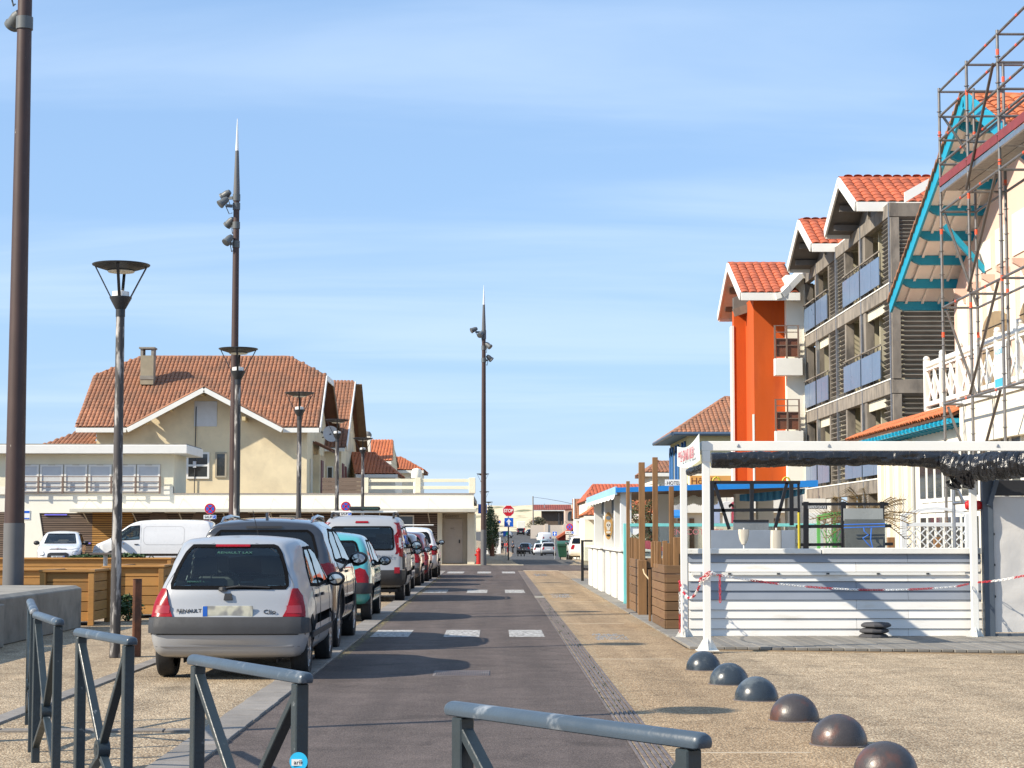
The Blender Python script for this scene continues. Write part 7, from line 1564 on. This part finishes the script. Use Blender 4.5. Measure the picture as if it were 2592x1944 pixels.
for row, (z0, z1) in enumerate(((.35, 1.9), (2.15, 3.5))):
    for k in range(11):
        y = 44.9 - k * .8; g_ = MB().box(pX - .06, pX - .02, y - .74, y, z0, z1).build('window_frame', white, t); MB().box(pX - .075, pX - .061, y - .64, y - .10, z0 + .1, z1 - .1).build('pane', winglass, g_)
MB().box(pX - .08, pX - .0, 36.2, 45.1, 1.92, 2.13).build('transom', white, t)
# ---- scaffolding
tube_m = mat('scaffold_tube', (.21, .20, .195), .5, .6, var=.25, vs=4, col2=(.22, .13, .09), c2=(.60, .72), c2s=5); tape = mat('orange_tape', (.75, .09, .03), .6)
t = thing('scaffold', 'steel tube scaffold with red toe board in front of the villa', 'scaffold', (9.8, 36, 0)); SX, SI = 9.5, 10.24; SY = [39.8, 37.45, 35.1, 32.75]; r_ = .030; SZ = 10.92
for y in SY:
    for x in (SX, SI):
        st = MB().tube([(x, y, 0), (x, y, SZ)], r_, 10).build('standard', tube_m, t, 0, True)
        for z in [q * .5 + .4 for q in range(21)]: MB().lathe([(r_, 0), (.055, .003), (.055, .012), (r_, .016)], 10, (x, y, z)).build('rosette', tube_m, st)
        z = random.uniform(9.6, 10.5)
        for z in (z, z - 2.1, z - 4.3): MB().lathe([(r_ + .002, 0), (r_ + .002, .11)], 10, (x, y, z)).build('tape_mark', tape, st)
LV = [10.84, 10.30, 9.79, 9.27, 8.25, 6.2, 4.15]
for z in LV:
    for a, b in zip(SY, SY[1:]): MB().tube([(SX, a, z), (SX, b, z)], r_ * .9, 8).build('ledger', tube_m, t, 0, True); k = random.uniform(.2, .8); MB().tube([(SX, a + (b - a) * k, z), (SX, a + (b - a) * (k + .045), z)], r_ * .96, 8).build('tape_mark', tape, t)
    for y in SY[:3]: MB().tube([(SX, y, z), (SI + (.4 if z in (10.84, 9.27) else .0), y, z)], r_ * .85, 8).build('transom', tube_m, t, 0, True)
for z in (8.25, 6.2, 4.15, 9.79):
    for a, b in zip(SY, SY[1:]): MB().tube([(SI, a, z), (SI, b, z)], r_ * .9, 8).build('ledger', tube_m, t, 0, True)
for (y0, z0), (y1, z1) in (((35.2, 10.3), (37.4, 8.3)), ((35.15, 8.2), (37.4, 6.25)), ((35.15, 6.15), (37.4, 4.2)), ((35.15, 4.1), (37.4, 2.2))): MB().tube([(SX - .06, y0, z0), (SX - .06, y1, z1)], r_, 8).build('diagonal_brace', mat('dark_tube', (.13, .11, .10), .55, .4, var=.2), t, 0, True)
for z0, z1 in ((10.3, 9.3), (8.2, 6.25), (6.15, 4.2), (4.1, 2.2)): MB().tube([(SX + .06, 39.74, z0), (SI - .03, 39.74, z1)], r_, 8).build('diagonal_brace', tube_m, t, 0, True)
for a, b in zip(SY, SY[1:]):
    for k in range(2): MB().box(SX + .03 + k * .34, SX + .35 + k * .34, b + .03, a - .03, 8.70, 8.76).build('platform', mat('perforated_deck', (.30, .29, .27), .6, .3, var=.3, vs=12), t)
    MB().box(SX - .035, SX - .005, b + .02, a - .02, 8.78, 8.96).build('toe_board', mat('red_toe_board', (.20, .035, .04), .7, var=.2), t)
    MB().box(SX - .02, SX + .03, b + .02, a - .02, 8.66, 8.76).build('deck_edge', steel, t)
for x, y in ((SX, 32.75), (SX, 35.1), (SX, 37.45), (SX, 39.8)): MB().box(x - .075, x + .075, y - .075, y + .075, 0, .01).build('base_plate', steel, t)
# ------------------------------------------------------------------ far street
def far_car(name, label, px, Y, rz, sp, paint): 
    c = Car(name, label, X(px, Y), Y, rz, sp, paint, 'cars on the far street', 0); k = sp['belt'] / .9
    if abs(rz) < 1.2:
        lp = [(.5, .88 * k), (.64, .90 * k), (.735, .76 * k), (.76, .64 * k), (.58, .64 * k), (.52, .76 * k)]
        for pl in (lp, mir(lp)): c.decal(pl, 'y', -1, redlens, 'tail_light', .005, .02, .08)
        c.plate(-1, .62 * k, plate_white, None, .5, False)
    c.mirrors(sp['mir'], .95 * k, black); return c
van['mir'] = 3.95; c3['mir'] = 2.5; mpv['mir'] = 3.0
far_car('crossover', 'white crossover parked by the green bin, seen past the counters', 1472, 128, 0, suv, pw)
far_car('estate_car', 'silver estate car seen from behind on the far street', 1388, 226, 0, suv, silver)
far_car('hatchback', 'white hatchback half hidden beside the silver estate car', 1366, 238, 0, hatch, pw)
far_car('city_car', 'pale green small car parked beyond the silver estate car', 1379, 300, R(20), mini, car_paint('pale_green_paint', (.42, .52, .52), .2, .3))
far_car('panel_van', 'white van farthest up the far street beyond the pale green car', 1381, 345, R(12), van, pw)
far_car('hatchback', 'dark blue hatchback crossing at the top of the far street', 1352, 430, R(-78), c3, car_paint('navy_paint', (.03, .04, .06), .3, .3))
far_car('crossover', 'black car facing away below the pale truck on the hill', 1318, 440, 0, suv, car_paint('black_paint', (.02, .02, .024), .2, .25))
far_car('hatchback', 'silver hatchback half hidden behind the one-way arrow post', 1276, 400, R(80), c3, silver)
far_car('hatchback', 'dark grey car parked behind the people on the far pavement', 1328, 252, R(-10), hatch, dgrey)
# box truck on the hill
t = thing('box_truck', 'pale box truck with red band behind the black car', 'truck', (X(1319, 452), 452, gz(452))); p = X(1319, 452); g_ = gz(452)
MB().box(p - .95, p + .95, 452, 456, g_ + .9, g_ + 3.1).build('cargo_box', offwhite, t, .05); MB().box(p - .96, p + .96, 451.98, 456.02, g_ + 1.0, g_ + 1.5).build('red_band', MATS['hydrant_red'], t); MB().box(p - .9, p + .9, 456.1, 457.6, g_ + .6, g_ + 2.3).build('cab', pw, t, .1)
for sx in (-.75, .75):
    for yy in (452.8, 456.8): MB().lathe([(0, -.12), (.38, -.12), (.4, 0), (.38, .12), (0, .12)], 16, (p + sx, yy, g_ + .4), Matrix.Rotation(math.pi / 2, 3, 'Y')).build('wheel', rubber, t, 0, True)
# green wheeled bin
gb = mat('bin_green', (.012, .075, .042), .5, var=.12); t = thing('wheeled_bin', 'large dark green wheeled bin with domed lid beside white crossover', 'bin', (X(1433, 139), 139, gz(139))); p, g_ = X(1433, 139), gz(139)
MB().add([(p - .52, 138.6, g_ + .2), (p + .52, 138.6, g_ + .2), (p + .52, 139.4, g_ + .2), (p - .52, 139.4, g_ + .2), (p - .66, 138.45, g_ + 1.12), (p + .66, 138.45, g_ + 1.12), (p + .66, 139.5, g_ + 1.12), (p - .66, 139.5, g_ + 1.12)], [(0, 3, 2, 1), (4, 5, 6, 7), (0, 1, 5, 4), (1, 2, 6, 5), (2, 3, 7, 6), (3, 0, 4, 7)]).build('body', gb, t, .04)
MB().prism([(138.4, g_ + 1.13), (139.55, g_ + 1.13), (139.5, g_ + 1.3), (139.1, g_ + 1.40), (138.7, g_ + 1.36), (138.42, g_ + 1.22)], 'x', p - .68, p + .68).build('lid', mat('bin_lid', (.03, .10, .07), .45), t, .02); MB().box(p - .67, p + .67, 138.41, 138.47, g_ + 1.04, g_ + 1.12).build('rim', gb, t)
for sx in (-.42, .42):
    for yy in (138.75, 139.25): MB().lathe([(0, -.03), (.1, -.03), (.1, .03), (0, .03)], 12, (p + sx, yy, g_ + .1), Matrix.Rotation(math.pi / 2, 3, 'Y')).build('wheel', rubber, t)
# signs of the far street
no_parking('no stopping sign with a sub plate above the green bin', X(1442, 132), 132, Z(1334, 132), .26, None, 'SAUF')
t = thing('one_way_sign', 'small blue one-way arrow sign left of the green bin', 'sign', (X(1404, 165), 165, gz(165))); p = at(1404, 1351, 165); MB().tube([(p.x, 165.05, gz(165)), (p.x, 165.05, p.z + .2)], .035, 8).build('post', steel, t); arrow_panel((p.x, 165, p.z), .19, t)
t = thing('hotel_board', 'cream board with dark lettering standing behind the green bin', 'sign', (X(1447, 150), 150, gz(150))); p = at(1447, 1360, 150); o = MB().box(p.x - .46, p.x + .46, 149.97, 150.03, p.z - .2, p.z + .2).build('board', cream_p, t); text('HOTEL', .15, ink, 'lettering', o, face_m((p.x, 149.96, p.z + .08)), .002); text('ATLANTIQUE', .12, ink, 'lettering', o, face_m((p.x, 149.96, p.z - .09)), .002, sx=.9)['kind'] = 'stuff'
for sx in (-.4, .4): MB().box(p.x + sx - .03, p.x + sx + .03, 150.0, 150.06, gz(150), p.z + .15).build('leg', darksteel, t)
for i, (px, py, Yd, mt) in enumerate(((1349, 1320, 440, 'r'), (1358, 1320, 440, 'b'), (1264, 1321, 380, 'r'))):
    t = thing('distant_sign', ('distant round red and blue sign before the dunes', 'distant square blue sign before the dunes', 'distant round red and blue sign behind the shrub')[i], 'sign', (X(px, Yd), Yd, gz(Yd))); p = at(px, py, Yd); MB().tube([(p.x, Yd + .06, gz(Yd)), (p.x, Yd + .06, p.z)], .04, 6).build('post', steel, t)
    if mt == 'r': o = disc((p.x, Yd, p.z), .34, sign_red, 'plate', t, .01, 20); disc((p.x, Yd - .012, p.z), .24, sign_blue, 'blue_field', o, .008, 20)
    else: o = MB().box(p.x - .34, p.x + .34, Yd - .01, Yd, p.z - .34, p.z + .34).build('plate', sign_blue, t); MB().box(p.x - .06, p.x + .06, Yd - .016, Yd - .011, p.z - .24, p.z + .24).build('arrow', sign_white, o)
# people on the far pavement
skin = mat('skin', (.45, .27, .19), .6); hairm = mat('dark_hair', (.03, .02, .015), .7)
def person(label, px, Y, pose, top, legs, h=1.7):
    x, z = X(px, Y), gz(Y) + .03; t = thing('person', label, 'person', (x, Y, z), pose, 'people on the far pavement')
    s_ = h / 1.7
    J = dict(pel=(0, 0, .92), che=(0, 0, 1.25), nek=(0, 0, 1.44), hed=(0, -.01, 1.60), hlt=(-.10, 0, .88), knl=(-.11, -.03, .48), anl=(-.11, .02, .07), tol=(-.12, -.14, .03), hrt=(.10, 0, .88), knr=(.12, -.06, .48), anr=(.13, .06, .07), tor=(.14, -.09, .03), shl=(-.19, 0, 1.38), ell=(-.25, .02, 1.12), wrl=(-.18, -.16, .98), hal=(-.15, -.22, .95), shr=(.19, 0, 1.38), elr=(.26, .03, 1.12), wrr=(.24, -.12, .93), har=(.23, -.17, .87))
    rad = dict(pel=.15, che=.15, nek=.055, hed=.10, hlt=.09, knl=.06, anl=.042, tol=.035, hrt=.09, knr=.06, anr=.042, tor=.035, shl=.065, ell=.045, wrl=.032, hal=.03, shr=.065, elr=.045, wrr=.032, har=.03)
    E = [('pel', 'che'), ('che', 'nek'), ('nek', 'hed'), ('pel', 'hlt'), ('hlt', 'knl'), ('knl', 'anl'), ('anl', 'tol'), ('pel', 'hrt'), ('hrt', 'knr'), ('knr', 'anr'), ('anr', 'tor'), ('che', 'shl'), ('shl', 'ell'), ('ell', 'wrl'), ('wrl', 'hal'), ('che', 'shr'), ('shr', 'elr'), ('elr', 'wrr'), ('wrr', 'har')]
    def skinned(name, keys, grow, mt):
        ks = list(keys); me = bpy.data.meshes.new(name); me.from_pydata([Vector(J[k]) * s_ for k in ks], [(ks.index(a), ks.index(b)) for a, b in E if a in ks and b in ks], [])
        o = link(name, me, t); md = o.modifiers.new('skin', 'SKIN'); 
        for k, sv in zip(ks, me.skin_vertices[0].data): sv.radius = (rad[k] * grow * s_, rad[k] * grow * (.75 if k in ('pel', 'che') else 1) * s_)
        me.skin_vertices[0].data[0].use_root = True
        md.use_smooth_shade = True; o.modifiers.new('sub', 'SUBSURF').levels = 1; me.materials.append(mt); return o
    skinned('body', J.keys(), 1.0, skin); skinned('shirt', ['che', 'pel', 'shl', 'ell', 'shr', 'elr'], 1.22, top); skinned('trousers', ['pel', 'hlt', 'knl', 'anl', 'hrt', 'knr', 'anr'], 1.2, legs)
    MB().lathe([(.0, .13), (.07, .115), (.108, .04), (.108, -.02), (.09, -.05)], 14, WM[t] @ Vector((0, .015, 1.62 * s_))).build('hair', hairm, t, 0, True)
dk1, dk2, rd_, bl_ = mat('cloth_black', (.02, .02, .024), .8), mat('cloth_navy', (.03, .04, .07), .8), mat('cloth_red', (.5, .03, .03), .8), mat('cloth_jeans', (.06, .09, .15), .8)
person('person in dark clothes standing by the white panel on the far pavement', 1271, 250, .4, dk1, dk1); person('person in a red top among the group on the far pavement', 1281, 252, -.5, rd_, bl_, 1.62); person('person in dark clothes with bare arms right of the stop sign post', 1298, 251, -1.1, dk2, dk1, 1.72); person('person in red and black seen behind the stop sign post', 1285, 262, 1.0, dk1, rd_, 1.7)
t = thing('advertising_pillar', 'tall white advertising panel on the far pavement beside the people', 'panel', (X(1265, 246), 246, gz(246))); p = X(1265, 246); MB().box(p - .14, p + .14, 246, 246.3, gz(246), gz(246) + 2.2).build('panel', white, t, .02); MB().box(p - .22, p + .22, 245.9, 246.4, gz(246), gz(246) + .1).build('foot', concrete, t)
t = thing('low_wall', 'low white wall behind the shrub on the far pavement', 'wall', (X(1250, 200), 200, gz(200))); MB().box(X(1228, 200), X(1262, 200), 200, 200.3, gz(200), Z(1378, 200)).build('wall', white_old, t); MB().box(X(1227, 200), X(1263, 200), 199.95, 200.35, Z(1378, 200), Z(1376, 200)).build('coping', concrete, t)
for i in range(3):
    t = thing('scooter', ('left', 'middle', 'right')[i] + ' dark parked scooter on the far pavement near the grey car', 'scooter', (X(1311 + 8 * i, 215), 215, gz(215)), 0, 'dark parked scooters'); p, g_ = X(1311 + 8 * i, 215), gz(215)
    for yy in (214.4, 215.6): MB().lathe([(.12, -.05), (.24, -.05), (.25, 0), (.24, .05), (.12, .05)], 16, (p, yy, g_ + .25), Matrix.Rotation(math.pi / 2, 3, 'Y')).build('wheel', rubber, t, 0, True)
    MB().prism([(214.3, g_ + .55), (214.6, g_ + .3), (215.2, g_ + .25), (215.6, g_ + .5), (215.5, g_ + .95), (215.4, g_ + .95), (215.3, g_ + .45), (214.9, g_ + .5), (214.8, g_ + .78), (214.25, g_ + .75)], 'x', p - .16, p + .16).build('body', black, t, .03); MB().tube([(p - .3, 215.45, g_ + 1.0), (p + .3, 215.45, g_ + 1.0)], .025, 6).build('handlebar', darksteel, t); MB().lathe([(0, -.05), (.07, 0), (0, .05)], 10, (p - .28, 215.4, g_ + 1.15)).build('mirror', chrome, t)
# dark shrub at the corner
def tree(label, c, rx, ry, rz, n, sz, mt, trunk_h, group=None):
    t = thing('leafy_tree', label, 'tree', (c[0], c[1], c[2] - rz - trunk_h), 0, group); m = MB()
    for i in range(max(8, n // 300)):
        a = random.uniform(0, 6.28); q = Vector(c) + Vector((math.cos(a) * rx * random.uniform(.1, .75), math.sin(a) * ry * random.uniform(.1, .75), random.uniform(-.7, .75) * rz)); leaves(260, q, rx * .38, ry * .38, rz * .34, sz, m)
    m.build('crown', mt, t); b = Vector((c[0], c[1], c[2] - rz - trunk_h)); MB().tube([b, b + Vector((.1, 0, trunk_h + rz * .5)), Vector(c)], [.16, .12, .05], 8).build('trunk', rust, t)
    for i in range(4): a = i * 1.6; MB().tube([b + Vector((0, 0, trunk_h + rz * .3)), Vector(c) + Vector((math.cos(a) * rx * .5, math.sin(a) * ry * .5, rz * .2))], [.07, .02], 6).build('limb', rust, t)
hedge = mat('hedge_leaf', (.045, .075, .022), .7, var=.4, vs=2); random.seed(9)
tree('dark green shrub rising beside the corner mast', (X(1243, 118), 118, 1.35), .55, 1.6, 1.75, 5200, .07, hedge, .1)
tree('grey green tamarisk between kiosk columns', (X(1640, 62), 62, 2.1), 1.6, 1.2, 1.05, 5000, .05, mat('tamarisk', (.085, .095, .04), .8, var=.4, vs=3), 1.0)
tree('bare dark shrub in front of the brown bungalow', (X(1368, 405), 405, 3.2), 3.2, 2, 2.0, 2600, .16, mat('dull_leaf', (.07, .07, .04), .8, var=.4, vs=1), .6)
tree('far green tree crown left of the nearest mast', (X(4, 130), 130, 4.5), 1.6, 1.6, 2.0, 2400, .12, hedge, 2.5)
# far houses
bwood = mat('brown_boarding', (.12, .085, .06), .85, var=.2, vs=1); rbrown = tile_mat('brown_red_tile', (.22, .055, .04), (.17, .05, .04), 0)
t = simple_house('low bungalow with long brown red roof below the dunes', 420, 4.5, 1350, 1446, 1291, 1278, 1350, 1444, rbrown, bwood, 1372, 1432, 0, 0, True, .5, .5, 1.2)
for px in (1415, 1425): MB().box(X(px, 421.1) - .2, X(px, 421.1) + .2, 421.1, 421.2, gz(420) + 2, Z(1299, 421)).build('window', winglass, t)
MB().tube([(X(1378, 422), 422, Z(1287, 422)), (X(1378, 422), 422, Z(1275, 422))], .1, 8).build('flue', steel, t)
t = thing('arched_house', 'pale house with a big arched window beside the bungalow', 'house', (X(1440, 400), 400, gz(400))); MB().prism([(X(1431, 400), gz(400)), (X(1460, 400), gz(400)), (X(1460, 400), Z(1290, 400)), (X(1445, 400), Z(1288, 400)), (X(1431, 400), Z(1292, 400))], 'y', 400, 408).build('wall', mat('pale_pink_render', (.55, .42, .34), .9), t)
MB().prism([(X(1437, 400), Z(1317, 400)), (X(1452, 400), Z(1317, 400))] + [(X(1444.5, 400) + (X(1452, 400) - X(1444.5, 400)) * math.cos(a), Z(1304, 400) + (Z(1294, 400) - Z(1304, 400)) * math.sin(a)) for a in [R(q) for q in range(0, 181, 20)]], 'y', 399.9, 399.99).build('arched_window', winglass, t); board(t, (X(1430, 399.5), 399.5, Z(1291, 400)), (X(1461, 399.5), 399.5, Z(1288, 400)), .35, .3, rbrown, 'roof_edge')
t = thing('garden_wall', 'long pale garden wall below the bungalow', 'wall', (X(1400, 470), 470, 0)); m = MB().box(X(1343, 395), X(1470, 395), 395, 395.4, gz(395) - .2, Z(1329, 395)); m.build('wall', mat('pale_wall', (.62, .53, .44), .9, var=.1, vs=.3), t)
for px in (1383, 1430): MB().box(X(px, 394.9) - .35, X(px, 394.9) + .35, 394.8, 395.5, gz(395), Z(1326, 395)).build('pier', MATS['pale_wall'], t)
# row of houses behind the kiosk
t = simple_house('orange tiled house with steep square roof beyond the green bin', 160, 3, 1452, 1492, 1313, 1264, 1452, 1490, tile_mat('ochre_tile', (.40, .17, .075), (.30, .12, .06), 0), offwhite, 1458, 1490, 0, -.7, True, .3, .34, .4)
MB().tube([(X(1453, 159.6), 159.6, Z(1314, 160)), (X(1453, 159.6), 159.6, Z(1262, 160))], .07, 6).build('gutter', white, t)
simple_house('long red tiled house rising behind the kiosk roof', 120, 6, 1482, 1680, 1268, 1227, 1502, 1670, clay_red, offwhite, 1486, 1680, 40, -.3, True, .24, .34, .5)
simple_house('small orange roofed annex seen between the kiosk columns', 100, 3, 1478, 1600, 1305, 1286, 1500, 1600, clay_new, offwhite, 1480, 1600, 60, 0, True, .24, .34, .4)
t = simple_house('orange tiled low house seen under the kiosk roof', 75, 3, 1590, 1700, 1300, 1262, 1590, 1700, clay_new, offwhite, 1595, 1700, 60, 0, True, .24, .34, .4)
simple_house('small tiled roof with mossy eave left of the yellow hotel', 108, 4, 1634, 1720, 1196, 1168, 1665, 1720, clay_old, offwhite, 1655, 1720, 60, 0, True, .22, .34, .6)
t = thing('red_awning_house', 'dark red sloping awning leaning beside the green bin', 'awning', (X(1430, 175), 175, gz(175))); MB().prism([(X(1410, 175), Z(1360, 175)), (X(1458, 175), Z(1331, 175)), (X(1458, 175), Z(1338, 175)), (X(1458, 175), Z(1370, 175)), (X(1416, 175), Z(1372, 175))], 'y', 175, 178).build('side_panel', mat('oxide_red', (.18, .02, .015), .8), t); board(t, (X(1409, 174.9), 174.9, Z(1361, 175)), (X(1459, 174.9), 174.9, Z(1330, 175)), .2, 3.2, clay_red, 'roof_sheet')
# utility pole with wire
t = thing('utility_pole', 'grey utility pole with a wire left of the bungalow', 'pole', (X(1350, 400), 400, gz(400))); MB().tube([(X(1350, 400), 400, gz(400)), (X(1349, 400), 400, Z(1256, 400))], [.16, .12], 8).build('pole', concrete, t)
MB().tube([Vector(p) for p in (at(1349, 1258, 400), at(1385, 1263, 330), at(1420, 1269, 280), at(1452, 1276, 240), at(1500, 1276, 200))], .035, 5).build('wire', darksteel, t)
# glass screen frame at the far end of the terrace
t = thing('glass_screen', 'black framed glass screen beside the far counter', 'screen', (X(1480, 57), 57, 0)); MB().box(X(1474, 57) - .04, X(1474, 57) + .04, 56.96, 57.04, 0, Z(1367, 57)).build('post', bk_, t); MB().box(X(1474, 57), X(1500, 57), 56.97, 57.03, Z(1367, 57) - .05, Z(1367, 57)).build('rail', bk_, t); MB().box(X(1474, 57), X(1500, 57), 56.97, 57.03, .35, .4).build('rail', bk_, t); MB().box(X(1475, 57), X(1500, 57), 56.99, 57.01, .4, Z(1385, 57)).build('pane', cg, t)
# souvenir rack and blue awning under the hotel
t = thing('blue_awning', 'small blue awning over a shop window behind the kiosk', 'awning', (X(1690, 60), 60, 2)); MB().prism([(59.4, Z(1306, 60)), (60.4, Z(1290, 60)), (60.4, Z(1294, 60)), (59.4, Z(1311, 60))], 'x', X(1686, 60), X(1726, 60)).build('cloth', kb, t); MB().tube([(X(1688, 60), 60.4, Z(1292, 60)), (X(1688, 60), 60.45, 0)], .03, 6).build('support', steel, t)
t = thing('shop_front', 'cream shop front with dark doorways behind the kiosk', 'shop', (X(1800, 61), 61, 0)); MB().box(X(1690, 61), X(2090, 61), 61, 61.3, 0, Z(1298, 61)).build('wall', cream_p, t); MB().box(X(1690, 60.9), X(2090, 60.9), 60.8, 61, Z(1298, 61), Z(1262, 61)).build('sign_board', white, t)
for a, b in ((1698, 1710), (1716, 1728), (1745, 1757), (1925, 1975)): MB().box(X(a, 61), X(b, 61), 60.95, 61, 0, Z(1312, 61)).build('doorway', mat('brown_door', (.16, .10, .06), .7), t)
for i, px in enumerate((1812, 1840, 1862)):
    t = thing('hanging_shirt', ('left blue and white', 'middle pale', 'right red')[i] + ' garment hanging in front of the shop', 'garment', (X(px, 56), 56, 1.6), 0, 'garments hung before the shop'); p = at(px, 1295, 56); MB().prism([(p.x - .12, p.z - .35), (p.x + .12, p.z - .35), (p.x + .12, p.z + .15), (p.x + .2, p.z + .08), (p.x + .22, p.z + .2), (p.x + .06, p.z + .3), (p.x - .06, p.z + .3), (p.x - .22, p.z + .2), (p.x - .2, p.z + .08), (p.x - .12, p.z + .15)], 'y', 55.98, 56.02).build('cloth', mat(('shirt_blue', 'shirt_white', 'shirt_red')[i], ((.35, .42, .6), (.7, .7, .7), (.4, .06, .1))[i], .9), t, .01); MB().tube([(p.x, 56, p.z + .3), (p.x, 56, p.z + .42)], .008, 5).build('hanger', steel, t)
t = thing('clothes_rail', 'steel clothes rail carrying the garments before the shop', 'rail', (X(1838, 56.1), 56.1, 0)); zc_ = at(1838, 1295, 56).z + .43
MB().tube([(X(1800, 56), 56, zc_), (X(1875, 56), 56, zc_)], .015, 6).build('bar', steel, t)
for px in (1800, 1875): MB().tube([(X(px, 56), 56, 0), (X(px, 56), 56, zc_)], .018, 6).build('upright', steel, t)
# green lattice and slide in the play corner
t = thing('green_arbour', 'bright green curved arbour with lattice side behind the smoked panel', 'arbour', (X(2100, 36), 36, 0)); gn = mat('arbour_green', (.12, .42, .10), .6); aY_ = 36.0; cu = [at(2070, 1311, aY_), at(2090, 1306, aY_), at(2130, 1300, aY_), at(2155, 1304, aY_)]; m = MB()
for a, b in zip(cu, cu[1:]): m.beam(a, b, .06, .10)
m.build('curved_beam', gn, t); MB().box(X(2068, aY_), X(2076, aY_), aY_ - .03, aY_ + .03, 0, Z(1309, aY_)).build('post', gn, t); MB().box(X(2110, aY_), X(2116, aY_), aY_ - .03, aY_ + .03, 0, Z(1309, aY_)).build('post', gn, t)
for k in range(4):
    for sg in (1, -1): a = X(2078 + 9 * k, aY_); MB().beam((a, aY_, 1.0 if sg > 0 else 1.5), (a + .25, aY_, 1.5 if sg > 0 else 1.0), .012, .03, (0, 1, 0)).build('lath', gn, t)
